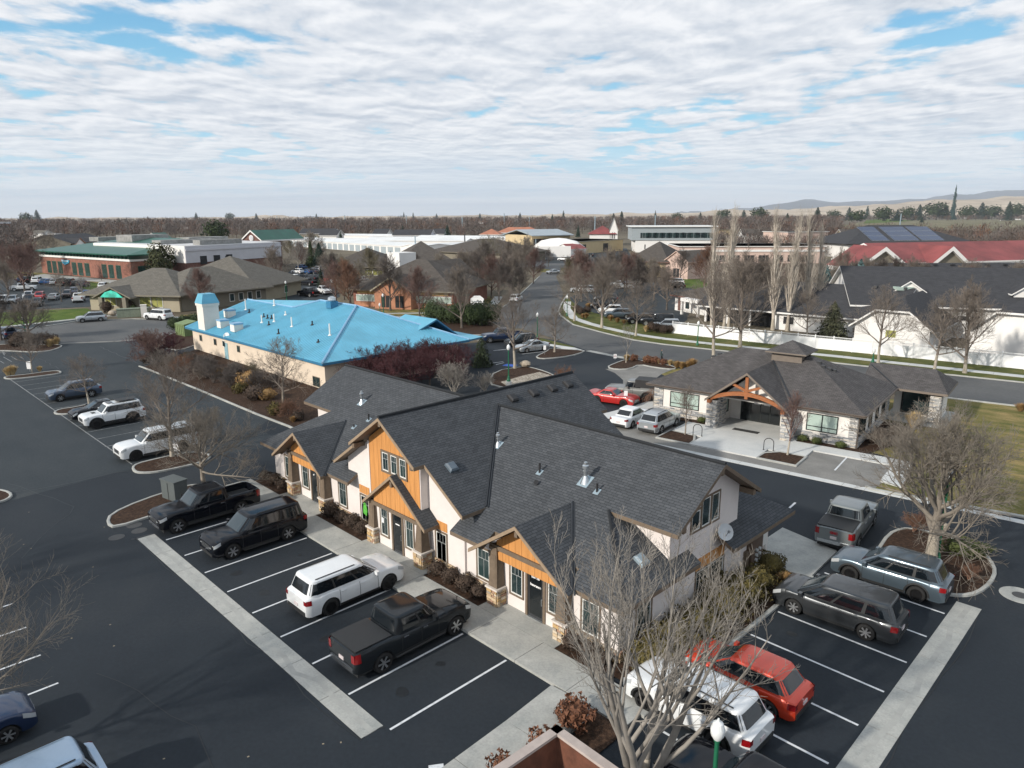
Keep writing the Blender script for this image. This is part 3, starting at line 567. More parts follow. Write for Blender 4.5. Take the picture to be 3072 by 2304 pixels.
# tan rake boards along the gable fronts
def rake(pts, par=OFF, m=TRIML, w_=.07):
    b = MB()
    for a, c in zip(pts, pts[1:]): b.slab([(a[0], a[1]-.03, a[2]+.0), (c[0], c[1]-.03, c[2]+.0), (c[0], c[1]-.002, c[2]+.0), (a[0], a[1]-.002, a[2]+.0)], .17)
    b.build('rake_board', [m, m], par)
for cx, yf, hw, zr, ze in ((-20.2, 20.05, 3.08, 4.97, 2.88), (-39.7, 20.05, 3.08, 4.97, 2.88), (-29.6, 20.2, 2.8, 4.75, 2.6)): rake([(cx-hw, yf, ze-.02), (cx, yf, zr-.02), (cx+hw, yf, ze-.02)])
rake([(CX-2.95, 19.95, zx(2.95)-.02), (CX, 19.95, RZ-.02), (CX+2.95, 19.95, zx(2.95)-.02)])
rake([(CX-5.8, 20.6, zx(5.8)-.02), (CX-2.96, 20.6, zx(2.96)-.02)]); rake([(CX+2.96, 20.6, zx(2.96)-.02), (CX+5.8, 20.6, zx(5.8)-.02)])
b = MB(); b.tube((CX, 19.97, RZ+.03), (CX, 35.3, RZ+.03), .09, n=6); b.build('ridge_cap', ROOF, OFF)
b = MB(); b.tube((XL+.02, ry, rz+.02), (CX-.9, ry, rz+.02), .09, n=6); b.build('ridge_cap', ROOF, OFF); b = MB(); b.tube((CX+.9, ry, rz+.02), (XR-.02, ry, rz+.02), .09, n=6); b.build('ridge_cap', ROOF, OFF)
b = MB(); b.tube((-14.75, 20.55, 3.05), (-18.2, 24, zF(24)+.03), .07, n=6); b.build('ridge_cap', ROOF, OFF)
# east gable bracket beams and eave fascia
for y in (24.6, 30.7):
    b = MB(); b.box(-15.38, -14.65, y-.12, y+.12, zF(24.35)-.35, zF(24.35)-.08); b.build('bracket', TRIM, OFF)
b = MB(); b.box(-15.38, -14.7, ry-.1, ry+.1, rz-.55, rz-.25); b.build('bracket', TRIM, OFF)
for d in (-2.6, 0, 2.6):
    b = MB(); zz = zx(abs(d))-.5; b.box(CX+d-.1, CX+d+.1, 20.0, 20.7, zz, zz+.25); b.build('bracket', TRIM, OFF)
# ---- orange boards
PEAKS[:] = [CX]; boards(WS, OFF, -32.15, -27.7, 3.0, lambda x: zx(abs(x-CX))-.28, .5)
b = MB(); WS.box(b, -32.3, -32.16, .48, .56, 0, 6.0); b.build('corner_board', STUC, OFF)
for cx in (-20.2, -39.7):
    PEAKS[:] = [cx]; o = .33
    b = MB(); WS.pri(b, [(cx-2.0, 2.42), (cx+2.0, 2.42), (cx+2.0, 3.3), (cx, 4.7), (cx-2.0, 3.3)], 0, o-.01); b.build('porch_wall', TRIM, OFF)
    boards(WS, OFF, cx-1.98, cx+1.98, 2.45, lambda x: 4.97-.679*abs(x-cx)-.24, o)
    b = MB(); WS.box(b, cx-2.4, cx+2.4, o+.031, o+.12, 2.95, 3.17); b.build('porch_beam', TRIM, OFF)
    b = MB(); WS.box(b, cx-.09, cx+.09, o+.03, 1.1, 4.42, 4.66); b.build('bracket', TRIM, OFF)
PEAKS[:] = [-29.6]; b = MB(); WS.pri(b, [(-31.7, 2.5), (-27.5, 2.5), (-27.5, 3.1), (-29.6, 4.6), (-31.7, 3.1)], .5, .72); b.build('porch_wall', TRIM, OFF)
boards(WS, OFF, -31.6, -27.6, 2.72, lambda x: 4.75-.768*abs(x+29.6)-.2, .725); b = MB(); WS.box(b, -31.75, -27.45, .73, .82, 2.5, 2.71); b.build('porch_beam', TRIM, OFF); b = MB(); WS.box(b, -29.69, -29.51, .73, 1.0, 4.1, 4.4); b.build('bracket', TRIM, OFF)
PEAKS[:] = []
for s0, s1 in ((-34.2, -33.15), (-27.2, -26.2)): boards(WS, OFF, s0, s1, 2.3, lambda x: 2.78, .005, .26)
PEAKS[:] = []; boards(WE, OFF, 26.9, 29.5, 2.05, lambda x: 2.6, .005, .3)
# ---- windows and doors
for s0, s1, z0, z1, o in ((-43.3, -42.5, .89, 2.35, 0), (-41.0, -40.25, .79, 2.38, 0), (-38.75, -38.0, .79, 2.35, 0), (-36.5, -35.7, .85, 2.38, 0), (-34.1, -33.3, .6, 2.16, 0), (-27.1, -26.28, .56, 2.16, 0), (-23.9, -23.05, .83, 2.36, 0), (-21.6, -20.85, .85, 2.33, 0), (-19.25, -18.5, .85, 2.31, 0), (-17.3, -16.4, .76, 2.28, 0)):
    window(WS, OFF, s0, s1, z0, z1, o)
for s0, s1 in ((-31.35, -30.7), (-29.05, -28.4)): window(WS, OFF, s0, s1, .76, 2.38, .5)
for s0 in (-30.9, -30.12, -29.34): window(WS, OFF, s0, s0+.56, 4.65, 5.68, .535, tw=.11)
for s0, s1 in ((26.35, 27.05), (27.2, 27.9), (28.05, 28.7)):
    zt = min(5.55, 7.05-.594*abs((s0+s1)/2-27.65)-.9) if s0 > 27 else 5.0
    window(WE, OFF, s0, s1, 4.15, {26.35: 5.1, 27.2: 5.5, 28.05: 5.5}[s0], .0, cols=0, tw=.08)
for s0, s1 in ((27.0, 28.15), (28.3, 29.45)): window(WE, OFF, s0, s1, .75, 1.98, .0, cols=0, tw=.07)
window(WE, OFF, 22.4, 23.4, .85, 2.3, 0)
def door(W, s0, s1, o, txt=False):
    t = MB(); W.box(t, s0-.14, s0, o, o+.06, .1, 2.42); W.box(t, s1, s1+.14, o, o+.06, .1, 2.42); W.box(t, s0-.14, s1+.14, o, o+.06, 2.42, 2.56); d = t.build('door', TRIM, OFF); PM[d.name] = PM[OFF.name]
    p = MB(); W.box(p, s0, s1, o-.05, o+.012, .1, 2.42); p.build('door_panel', DARKM, d); q = MB(); W.box(q, s0+.11, s1-.11, o, o+.018, .3, 2.3); q.build('pane', DARKG, d)
    h = MB(); h.tube(W.P(s1-.07, o+.06, .95), W.P(s1-.07, o+.06, 1.25), .018, n=6); W.box(h, s1-.09, s1-.05, o, o+.06, .94, .98); W.box(h, s1-.09, s1-.05, o, o+.06, 1.22, 1.26); h.build('handle', GALV, d)
    th = MB(); W.box(th, s0, s1, o, o+.1, .128, .145); th.build('threshold', GALV, d)
    return d
LETM = mat('lettering_white', (.85, .85, .85), .6, var=0)
def text(W, par, s, o, z, size, body, m=LETM, name='lettering', bold=0.0, align='CENTER', flip=1):
    c = bpy.data.curves.new(name, 'FONT'); c.body = body; c.size = size; c.align_x = align; c.extrude = .004; c.offset = bold
    tmp = bpy.data.objects.new('tmp', c); COL.objects.link(tmp); dg = bpy.context.evaluated_depsgraph_get(); me = bpy.data.meshes.new_from_object(tmp.evaluated_get(dg)); bpy.data.objects.remove(tmp)
    X = Vector(W.P(1, 0, 0))-Vector(W.P(0, 0, 0)); O = Vector(W.P(0, 1, 0))-Vector(W.P(0, 0, 0))
    mx = Matrix(((X.x, 0, O.x, 0), (X.y, 0, O.y, 0), (0, 1, 0, 0), (0, 0, 0, 1))); mx.translation = Vector(W.P(s, o, z)); me.transform(PM[par.name].inverted() @ mx); me.materials.clear(); me.materials.append(m)
    q = bpy.data.objects.new(name, me); COL.objects.link(q); q.parent = par; return q
d1 = door(WS, -20.5, -19.55, 0); text(WS, d1, -20.02, .022, 2.12, .13, 'Suite 100', bold=.004); text(WS, d1, -20.02, .022, 1.72, .17, 'Insurance', bold=.006)
d2 = door(WS, -30.2, -29.4, .5); q = MB(); WS.box(q, -29.98, -29.62, .52, .525, 1.75, 1.81); q.build('notice', LETM, d2)
d3 = door(WS, -39.8, -39.1, 0); q = MB(); q.lathe(WS.P(-39.45, .02, 1.95), [(0, .06), (.07, .06), (.07, 0)], 12); q.build('notice', LETM, d3)
q = MB(); WS.box(q, -34.02, -33.95, .012, .02, .9, 1.6); 
n_ = MB(); WS.pri(n_, [(-33.95, 1.05), (-33.6, .95), (-33.5, 1.3), (-33.62, 1.7), (-33.85, 1.75), (-33.92, 1.4)], .006, .016); n_.build('window_decal', mat('decal_green', (.10, .42, .06), .5, var=.2, scale=8), OFF)
n_ = MB(); WS.box(n_, -31.28, -31.12, .506, .514, 1.45, 1.75); n_.build('window_notice', LETM, OFF)
# ---- pillars
rnd = random.Random(4); ST = []
def pillar(cx, cy, ztop):
    p = MB(); p.box(cx-.31, cx+.31, cy-.31, cy+.31, .1, .94); pl = p.build('pillar', MORT, OFF); PM[pl.name] = PM[OFF.name]
    L_ = []; h = .335
    for W in (Wall(cx, cy-h+.02, 0), Wall(cx+h-.02, cy, R_(90)), Wall(cx-h+.02, cy, R_(-90))): stones(W, L_, -h, h, .12, .93, 0, rnd, .16, .36)
    pieces('stone', L_, STN, pl)
    c = MB(); c.box(cx-.41, cx+.41, cy-.41, cy+.41, .94, 1.03); c.build('capstone', CAPS, pl)
    t = MB(); a, e = .29, .19; t.add([(cx+i*a, cy+j*a, 1.03) for i, j in ((-1, -1), (1, -1), (1, 1), (-1, 1))]+[(cx+i*e, cy+j*e, ztop) for i, j in ((-1, -1), (1, -1), (1, 1), (-1, 1))], [(0, 1, 5, 4), (1, 2, 6, 5), (2, 3, 7, 6), (3, 0, 4, 7), (4, 5, 6, 7)]); t.build('column', TRIM, pl)
    for sx, sy in ((0, -1), (1, 0)):
        t = MB(); k = .02; P = []
        for z, r in ((1.15, .265), (ztop-.25, .205)):
            for q in (-.62, .62): P.append((cx+(sx*(r+k) if sx else q*r), cy+(sy*(r+k) if sy else q*r), z))
        t.add(P, [(0, 1, 3, 2)] if sy else [(0, 1, 3, 2)]); t.build('column_panel', TRIML if 0 else TRIM, pl)
    t = MB(); t.box(cx-.26, cx+.26, cy-.26, cy+.26, ztop, ztop+.16); t.build('column_head', TRIM, pl)
for x, y, zt in ((-41.75, 20.95, 2.9), (-37.7, 20.95, 2.75), (-32.0, 20.72, 2.55), (-27.7, 20.72, 2.5), (-22.3, 20.95, 2.9), (-18.1, 20.95, 2.75)): pillar(x, y, zt)
for s0, s1 in ((-44.75, -42.1), (-37.3, -32.4), (-27.3, -22.7), (-17.7, -15.45)):
    b = MB(); WS.box(b, s0, s1, 0, .03, .08, .64); b.build('stone_base', MORT, OFF); stones(WS, ST, s0, s1, .1, .64, .02, rnd)
b = MB(); WE.box(b, 21.2, 33.4, 0, .03, .08, .6); b.build('stone_base', MORT, OFF); stones(WE, ST, 21.2, 26.0, .1, .6, .02, rnd)
pieces('stone', ST, STN, OFF, 300)
# ---- things fixed on the roof: vents, flues, pipes
def flue(x, y, z, s=1.0):
    f = MB(); a = .32*s; dz = a*S1; f.slab([(x-a, y-a, z-dz+.02), (x+a, y-a, z-dz+.02), (x+a, y+a, z+dz+.02), (x-a, y+a, z+dz+.02)], .012); fl = f.build('flue', [GALV2, GALV2], OFF); PM[fl.name] = PM[OFF.name]
    c = MB(); c.lathe((x, y, z-.1), [(.27*s, 0), (.10*s, .42*s), (.10*s, .62*s), (.125*s, .63*s), (.125*s, .68*s), (.1*s, .69*s), (.1*s, .8*s), (.17*s, .82*s), (.17*s, .95*s), (.10*s, 1.0*s), (.09*s, 1.12*s), (0, 1.16*s)], 14); c.build('flue_pipe', GALV, fl, smooth=False)
def vent_pipe(x, y, z, h=.42):
    f = MB(); a = .15; dz = a*S1; f.slab([(x-a, y-a, z-dz+.02), (x+a, y-a, z-dz+.02), (x+a, y+a, z+dz+.02), (x-a, y+a, z+dz+.02)], .012); fl = f.build('vent_pipe', [GALV2, GALV2], OFF); PM[fl.name] = PM[OFF.name]
    c = MB(); c.tube((x, y, z-.05), (x, y, z+h), .055, n=10); c.build('pipe', PIPEB, fl)
def box_vent(x, y, z, sx, sy, m=PIPEB):
    c = MB(); n = Vector((sx, sy, 1)).normalized(); t = Vector((-sy, sx, 0)).normalized(); u = n.cross(t)
    o = Vector((x, y, z)); v = []
    for k, r in ((0, .28), (.12, .28), (.2, .2)):
        for i, j in ((-1, -1), (1, -1), (1, 1), (-1, 1)): v.append(tuple(o+n*k+t*i*r+u*j*r))
    c.add(v, [(r+i, r+(i+1) % 4, r+4+(i+1) % 4, r+4+i) for r in (0, 4) for i in range(4)]+[(8, 9, 10, 11)]); c.build('box_vent', m, OFF)
flue(-39.95, 25.3, zF(25.3), .8); flue(-26.8, 25.35, zF(25.35), .72); flue(-20.35, 24.95, zF(24.95), .95)
vent_pipe(-37.75, 24.35, zF(24.35)); vent_pipe(-38.35, 23.6, zF(23.6), .2); vent_pipe(-23.05, 24.65, zF(24.65), .5); vent_pipe(-19.4, 24.65, zF(24.65), .42)
c = MB(); c.tube((-22.8, 24.1, zF(24.1)), (-22.62, 23.95, zF(24.1)+.12), .09, .12, n=8); c.build('vent_cap', PIPEB, OFF)
for y in (29.0, 30.8, 32.5, 34.0): box_vent(CX+.75, y, zx(.75), S2, 0)
box_vent(-26.6, 21.9, zx(3.5), S2, 0, mat('vent_grey', (.10, .13, .16), .5)); box_vent(-15.9, 23.3, 3+S1*1.2, S1, 0, GALV2)
# ---- meters, dishes, box on the east wall
mt = MB(); WE.box(mt, 31.85, 33.0, 0, .3, .3, 1.95); m_ = mt.build('meter_cabinet', mat('meter_brown', (.105, .07, .05), .6), OFF); PM[m_.name] = PM[OFF.name]
for i in range(4):
    for ds in (0, .33):
        q = MB(); p0 = WE.P(32.3+ds, .3, .55+.27*i); p1 = WE.P(32.3+ds, .40, .55+.27*i); q.tube(p0, p1, .095, .085, n=14); q.build('meter', mat('meter_glass', (.45, .47, .47), .2), m_)
mt = MB(); WE.box(mt, 31.55, 31.84, 0, .18, .5, 1.4); mt.build('junction_box', TRIM, OFF)
mt = MB(); WE.box(mt, 33.05, 33.42, 0, .28, 1.3, 1.95); mt.build('junction_box', WHITEF, OFF)
mt = MB(); mt.tube(WE.P(33.2, .06, .3), WE.P(33.2, .06, 1.3), .03, n=6); mt.build('conduit', GALV, OFF)
mt = MB(); mt.tube((-14.75, 33.9, 2.8), (-15.3, 33.75, 2.5), .05, n=6); mt.tube((-15.3, 33.75, 2.5), (-15.3, 33.75, .3), .05, n=6); mt.build('downspout', WHITEF, OFF)
def dish(pos, face, r=.38, name='satellite_dish', par=OFF, mast=.8):
    f = Vector(face).normalized(); x = f.orthogonal().normalized(); y = f.cross(x); p = Vector(pos); b = MB(); n = 18; v = [tuple(p)]
    for rr, dd in ((.5, .025), (1, .09)):
        for i in range(n): t = 2*math.pi*i/n; v.append(tuple(p+x*r*rr*math.cos(t)+y*r*rr*math.sin(t)+f*dd))
    b.add(v, [(0, 1+i, 1+(i+1) % n) for i in range(n)]+[(1+i, 1+n+i, 1+n+(i+1) % n, 1+(i+1) % n) for i in range(n)])
    d = b.build(name, mat('dish_grey', (.55, .58, .60), .5, var=.05), par); PM[d.name] = PM[par.name]
    q = MB(); q.tube(p-f*.02, p+Vector((0, 0, -mast))-f*.1, .025, n=6); q.tube(p-Vector((0, 0, r*.8)), p+f*.35, .014, n=5); q.build('mast', DARKM, d)
    q = MB(); q.obox(p+f*.38, (.1, .1, .12)); q.build('receiver', mat('receiver_grey', (.3, .32, .33), .5), d)
dish((-15.0, 28.7, 3.55), (1, -.55, .55), .4, mast=.55); dish((-45.2, 24.9, 3.3), (.3, -1, .7), .42, mast=.6)
# ================================================================== vehicles
def paint(name, c, metal=.0, rough=.28):
    d = max(c) < .05; return mat('paint_'+name, c, .09 if d else rough, metal, var=.03, scale=2, coat=.0 if d else .6, spec=.35 if d else .5)
PT = {k: paint(k, *v) for k, v in dict(black=((.005, .006, .009),), white=((.70, .72, .73),), charcoal=((.022, .026, .030), .3), gunmetal=((.045, .050, .055), .5, .3), bluegrey=((.10, .135, .165), .55, .3), silver=((.42, .45, .47), .6, .3), red=((.42, .018, .016), .1), orange=((.55, .045, .015), .2), navy=((.015, .03, .075), .3),
       skysilver=((.30, .40, .52), .5, .3), steel=((.07, .10, .15), .5), maroon=((.16, .012, .015), .2), blue=((.03, .10, .25), .3), olive=((.16, .165, .16), .2, .4), brown=((.06, .04, .035), .3), pearl=((.19, .21, .215), .4, .3)).items()}
CGL = mat('car_glass', (.006, .009, .012), .05, var=0, spec=.8); CGL2 = mat('car_glass_tint', (.02, .035, .045), .05, var=0, spec=.9)
TYRE = mat('tyre', (.012, .012, .012), .85, var=.1); RIMS = mat('rim_alloy', (.50, .51, .52), .3, .8, var=.05); RIMB = mat('rim_black', (.012, .012, .013), .4, .3, var=0)
CHRM = mat('chrome', (.6, .62, .64), .15, .95, var=0); BLKP = mat('black_plastic', (.018, .019, .02), .6, var=.05); LAMP = mat('headlight_glass', (.55, .58, .60), .12, .3, var=0); TAIL = mat('taillight_red', (.22, .006, .008), .2, var=0, coat=.5); AMB = mat('amber_lens', (.55, .16, .02), .3, var=0); PLATE = mat('plate_white', (.62, .55, .55), .5, var=.1, scale=20)
DEF = dict(L=4.8, W=1.9, H=1.75, wb=2.8, fo=.95, wr=.37, belt=1.05, nose=.80, cowl=1.06, tail=1.0, xw0=1.15, xw1=.45, xr1=-1.9, xr0=-2.25, ghw=.94, rfw=.785, kind='suv', sill=.27, rims='alloy', rails=True, seams=(1.0, .05, -.95), wins=((.93, .38), (.32, -.30), (-.38, -.90)), tint=False, spokes=6, arch=.07, glassroof=False, step=False, blacktrim=False)
def car_parts(p):
    """meshes of one vehicle, x forward, origin on the ground under its middle"""
    P = dict(DEF); P.update(p); q = type('q', (), P); out = []; hl = q.L/2; hw = q.W/2; xf = hl-q.fo; xr = xf-q.wb; ra = q.wr+q.arch
    def zl(x, e=0):
        for c in (xf, xr):
            d = abs(x-c)
            if d < ra: return max(q.sill, q.wr*.98+math.sqrt(max(0, ra*ra-d*d)))
        return q.sill
    def zb(x):
        if x > q.xw0:
            t = min(1, (x-q.xw0)/(hl-q.xw0)); return q.cowl+.015+(q.nose-q.cowl-.015)*(t**2.6)
        if q.kind == 'pickup' and x < q.xr0: return q.tail
        if q.kind in ('sedan', 'coupe') and x < q.xr0: t = (q.xr0-x)/(q.xr0+hl); return q.belt+(q.tail-q.belt)*t
        t = (q.xw0-x)/(q.xw0+hl); return q.cowl+(q.belt-q.cowl)*min(1, t*1.6)
    def wp(x, z):
        t = abs(x)/hl; pl = 1-.075*max(0, (t-.80)/.20)**2.4 if x > 0 else 1-.06*max(0, (t-.84)/.16)**2.2
        k = (z-q.sill)/max(.3, q.belt-q.sill); s = .955+.045*math.sin(min(1, max(0, k))*math.pi*.95)-.03*max(0, k-.55)
        return hw*pl*s
    xs = {-hl, -hl+.03, -hl+.10, -hl+.25, hl, hl-.03, hl-.10, hl-.25}
    for c in (xf, xr):
        for i in range(0, 13): xs.add(c+ra*math.cos(math.pi*i/12)); 
        xs.add(c+ra+.012); xs.add(c-ra-.012)
    for i in range(25): xs.add(-hl+q.L*i/24)
    bed = q.kind == 'pickup'
    if bed: xs |= {q.xr0-.06, q.xr0-.075, -hl+.07, -hl+.055}
    xs = sorted(xs); xs2 = [xs[0]]
    for x in xs[1:]:
        if x-xs2[-1] > .008: xs2.append(x)
    xs = xs2; V = []; F = []; J = 9; n = len(xs)
    def sec(x):
        e = (hl-abs(x)); zt = zb(x); lo = zl(x); f = 1.0
        if e < .26: k = (1-e/.26)**2.2; zt -= (.10 if x > 0 else .05)*k; lo += .07*k; f = 1-.07*k
        h = zt-lo; pts = []
        for fr in (0, .14, .34, .56, .78, .93): z = lo+h*fr; pts.append((wp(x, z)*f*(1-.02*(fr > .9)), z))
        w6 = pts[-1][0]
        if bed and -hl+.06 < x < q.xr0-.07 and not q.cover: pts += [(w6-.05, zt), (w6-.12, zt), (w6-.13, zt-.5)]; c = (0, zt-.5)
        else: pts += [(w6-.045, zt), (w6*.6, zt+.022), (w6*.25, zt+.030)]; c = (0, zt+.032)
        return pts, c
    ring = 2*J+1
    for x in xs:
        pts, c = sec(x); V += [(x, -y, z) for y, z in pts]+[(x, c[0], c[1])]+[(x, y, z) for y, z in pts[::-1]]
    for i in range(n-1):
        for j in range(ring-1): a = i*ring+j; F.append((a, a+ring, a+ring+1, a+1))
    F.append(tuple(range(ring-1, -1, -1))); F.append(tuple((n-1)*ring+j for j in range(ring)))
    out.append(('body', V, F, 'paint', True, None))
    # cabin
    nn = 8.0; gz0 = q.belt-.06; cv = []; cf = []; m = 36
    def lev(t):
        xa = q.xw0+(q.xw1-q.xw0)*t; xb = q.xr0+(q.xr1-q.xr0)*t
        z0 = gz0; return (xa+xb)/2, (xa-xb)/2, hw*(q.ghw+(q.rfw-q.ghw)*(t**1.25)), z0+(q.H-.045-z0)*t
    def ghp(c, a, w_, th):
        ct, st = math.cos(th), math.sin(th); return c+a*math.copysign(abs(ct)**(2/nn), ct), w_*math.copysign(abs(st)**(2/nn), st)
    levels = [lev(t) for t in (0, .2, .4, .6, .8, .93, 1.0)]; c, a, w_, z = levels[-1]; levels += [(c, a-.05, w_-.04, z+.03), (c, a-.16, w_-.14, z+.042)]
    for c, a, w_, z in levels:
        for i in range(m): x, y = ghp(c, a, w_, 2*math.pi*(i+.5)/m); cv.append((x, y, z))
    for k in range(len(levels)-1):
        for i in range(m): cf.append((k*m+i, k*m+(i+1) % m, (k+1)*m+(i+1) % m, (k+1)*m+i))
    cf.append(tuple((len(levels)-1)*m+i for i in range(m)))
    out.append(('cabin', cv, cf, 'roofpaint', True, None))
    def sidept(s, t, sd, off=.006):
        c, a, w_, z = lev(t); return (c+a*s, sd*(w_*(1-abs(s)**nn)**(1/nn)+off), z)
    def patch(fn, nu, nv): 
        v = [fn(i/nu, j/nv) for j in range(nv+1) for i in range(nu+1)]; return v, [(j*(nu+1)+i, j*(nu+1)+i+1, (j+1)*(nu+1)+i+1, (j+1)*(nu+1)+i) for j in range(nv) for i in range(nu)]
    for sd in (1, -1):
        v, f = patch(lambda u, w2: sidept(q.wins[0][0]+.012+(q.wins[-1][1]-q.wins[0][0]-.024)*u, .19+.70*w2, sd, .003), 12, 3)
        out.append(('pillar_trim', v, f if sd > 0 else [g_[::-1] for g_ in f], 'blk', True, None))
        for s0, s1 in q.wins:
            v, f = patch(lambda u, w2: sidept(s0+(s1-s0)*u, .22+.64*w2, sd), 6, 3); f = f if sd < 0 else [g_[::-1] for g_ in f]
            out.append(('side_window', v, [g_[::-1] for g_ in f], 'glass', True, None))
    def frontpt(y, t, sg, off=.008):
        c, a, w_, z = lev(t); return (c+sg*(a*(1-abs(y)**nn)**(1/nn)+off), y*w_, z)
    v, f = patch(lambda u, w2: frontpt(-.9+1.8*u, .17+.75*w2, 1), 10, 3); out.append(('windshield', v, f, 'glass2', True, None))
    v, f = patch(lambda u, w2: frontpt(.88-1.76*u, .26+.62*w2, -1), 10, 3); out.append(('rear_window', v, f, 'glass', True, None))
    if q.glassroof:
        c, a, w_, z = levels[-1]; b = MB(); b.box(c-a*.55, c+a*.85, -w_*.8, w_*.8, z-.01, z+.008); out.append(('sunroof', b.v, b.f, 'glass', False, None))
    # under body
    b = MB(); b.box(-hl+.18, hl-.22, -hw*.80, hw*.80, .2, q.belt*.72); out.append(('underbody', b.v, b.f, 'blk', False, None))
    # nose and tail fittings
    zn = zb(hl)-.10; b = MB(); b.box(hl-.06, hl+.012, -hw*.50, hw*.50, zn-.30, zn-.03); out.append(('grille', b.v, b.f, 'chr' if q.kind == 'pickup' and not q.blacktrim else 'blk', False, None))
    for i in range(3):
        zz = zn-.27+.09*i; b = MB(); b.box(hl+.004, hl+.02, -hw*.46, hw*.46, zz, zz+.035); out.append(('grille_bar', b.v, b.f, 'blk' if q.kind == 'pickup' and not q.blacktrim else 'chr', False, None))
    b = MB(); b.box(hl-.16, hl+.02, -hw*.72, hw*.72, q.sill+.03, q.sill+.17); out.append(('bumper', b.v, b.f, 'chr' if q.kind == 'pickup' and not q.blacktrim else 'blk', False, None))
    b = MB(); b.box(-hl-.03, -hl+.16, -hw*.78, hw*.78, q.sill+.06, q.sill+.24); out.append(('bumper', b.v, b.f, 'chr' if q.kind == 'pickup' and not q.blacktrim else 'blk', False, None))
    tz = zb(-hl)
    for sd in (1, -1):
        def hp(u, w2): x = hl-.40+.372*u; z = zb(x)-.02-.17*(1-w2)-.05*u; return (x, sd*(wp(x, z)*(1-.05*max(0, (x-hl+.26)/.26)**2.2)+.010), z)
        v, f = patch(hp, 5, 2); k = len(v); y0, y1 = hw*.48, hw*.70
        xx = hl+.012; v += [(xx, sd*y0, zn-.16), (xx-.01, sd*y1, zn-.15), (xx-.05, sd*y1, zn+.0), (xx-.02, sd*y0, zn+.0)]; f.append((k, k+1, k+2, k+3))
        out.append(('headlight', v, f, 'lamp', False, None))
        tl = dict(pickup=.36, suv=.22, van=.24).get(q.kind, .17)
        def tp(u, w2): x = -hl+.05+.20*u; z = tz-.05-tl*(1-w2); return (x, sd*(wp(x, z)*(1-.05*max(0, (-x-hl+.26)/.26)**2.2)+.010), z)
        v, f = patch(tp, 3, 2); k = len(v); yy = hw*.93; v += [(-hl-.012, sd*yy*.76, tz-.05-tl), (-hl-.0, sd*yy*.965, tz-.05-tl), (-hl-.0, sd*yy*.955, tz-.07), (-hl-.012, sd*yy*.76, tz-.07)]; f.append((k, k+1, k+2, k+3)); f.append((k+1, 0, 8, k+2))
        out.append(('taillight', v, f, 'tail', False, None))
        xm = q.xw0-.42; c, a, w_, z = lev(.2); b = MB(); b.obox((xm, sd*(w_+.15), q.belt+.08), (.14, .22, .17)); out.append(('mirror', b.v, b.f, 'paint' if not q.blacktrim else 'blk', False, None))
        for xs_ in q.seams[:]:
            xh = xs_; v = []; f = []
            for i in range(6): z = max(zl(xh), q.sill)+.03+(q.belt-.09-max(zl(xh), q.sill))*i/5; yv_ = sd*(wp(xh, z)+.004); v += [(xh-.011, yv_, z), (xh+.011, yv_, z)]
            for i in range(5): f.append((2*i, 2*i+1, 2*i+3, 2*i+2))
            out.append(('door_seam', v, f, 'blk', False, None))
        for xs_ in q.seams[1:]:
            z = q.belt-.16; b = MB(); y = wp(xs_+.18, z)+.012; b.box(xs_+.08, xs_+.30, min(sd*y, sd*(y+.03)), max(sd*y, sd*(y+.03)), z-.018, z+.018); out.append(('door_handle', b.v, b.f, 'paint' if q.kind != 'pickup' else 'chr', False, None))
        if q.kind in ('suv', 'pickup', 'van'):
            v = []; f = []; n3 = 10; xa_, xb_ = xf-ra-.02, xr+ra+.02
            for i in range(n3+1):
                xx = xa_+(xb_-xa_)*i/n3
                for z in (q.sill+.005, q.sill+.07, q.sill+.13): v.append((xx, sd*(wp(xx, z)+.007), z))
            for i in range(n3):
                for j in range(2): f.append((i*3+j, i*3+j+1, i*3+j+4, i*3+j+3))
            out.append(('rocker_panel', v, f, 'blk', False, None))
        if q.rails:
            b = MB(); c, a, w_, z = levels[-2]; b.tube((c+a*.72, sd*w_*.92, z+.04), (c-a*.85, sd*w_*.92, z+.04), .022, n=6); out.append(('roof_rail', b.v, b.f, 'blk', False, None))
        if q.step:
            b = MB(); b.tube((xf-ra-.1, sd*(hw-.03), q.sill-.02), (xr+ra+.1, sd*(hw-.03), q.sill-.02), .05, n=6); out.append(('running_board', b.v, b.f, 'blk', False, None))
        if q.arch > .08:
            for cxx in (xf, xr):
                v = []; f = []
                for i in range(11):
                    t = math.pi*(i/10); 
                    for rr in (ra-.005, ra+.075): x = cxx+rr*math.cos(t); z = q.wr*.98+rr*math.sin(t); v.append((x, sd*(wp(cxx, min(q.belt, z))+.012), z))
                for i in range(10): f.append((2*i, 2*i+1, 2*i+3, 2*i+2))
                out.append(('wheel_arch', v, f, 'blk', False, None))
    b = MB(); b.box(-hl-.025, -hl+.01, -.16, .16, q.sill+.34, q.sill+.48); out.append(('licence_plate', b.v, b.f, 'plate', False, None))
    if bed:
        if q.cover: b = MB(); b.box(-hl+.09, q.xr0-.07, -hw*.86, hw*.86, q.tail+.01, q.tail+.065); out.append(('bed_cover', b.v, b.f, 'blk', False, None))
        else: b = MB(); b.box(-hl+.085, q.xr0-.085, -hw*.78, hw*.78, q.tail-.6, q.tail-.47); out.append(('bed_liner', b.v, b.f, 'blk', False, None))
    # wheels
    wv = MB(); wwid = .115
    r = q.wr; prof = [(r*.66, -wwid), (r*.90, -wwid), (r*.985, -wwid*.72), (r, -wwid*.3), (r, wwid*.3), (r*.985, wwid*.72), (r*.90, wwid), (r*.66, wwid)]
    tv = []; tf = []; n2 = 22
    for rr, y in prof:
        for i in range(n2): t = 2*math.pi*i/n2; tv.append((rr*math.cos(t), y, rr*math.sin(t)))
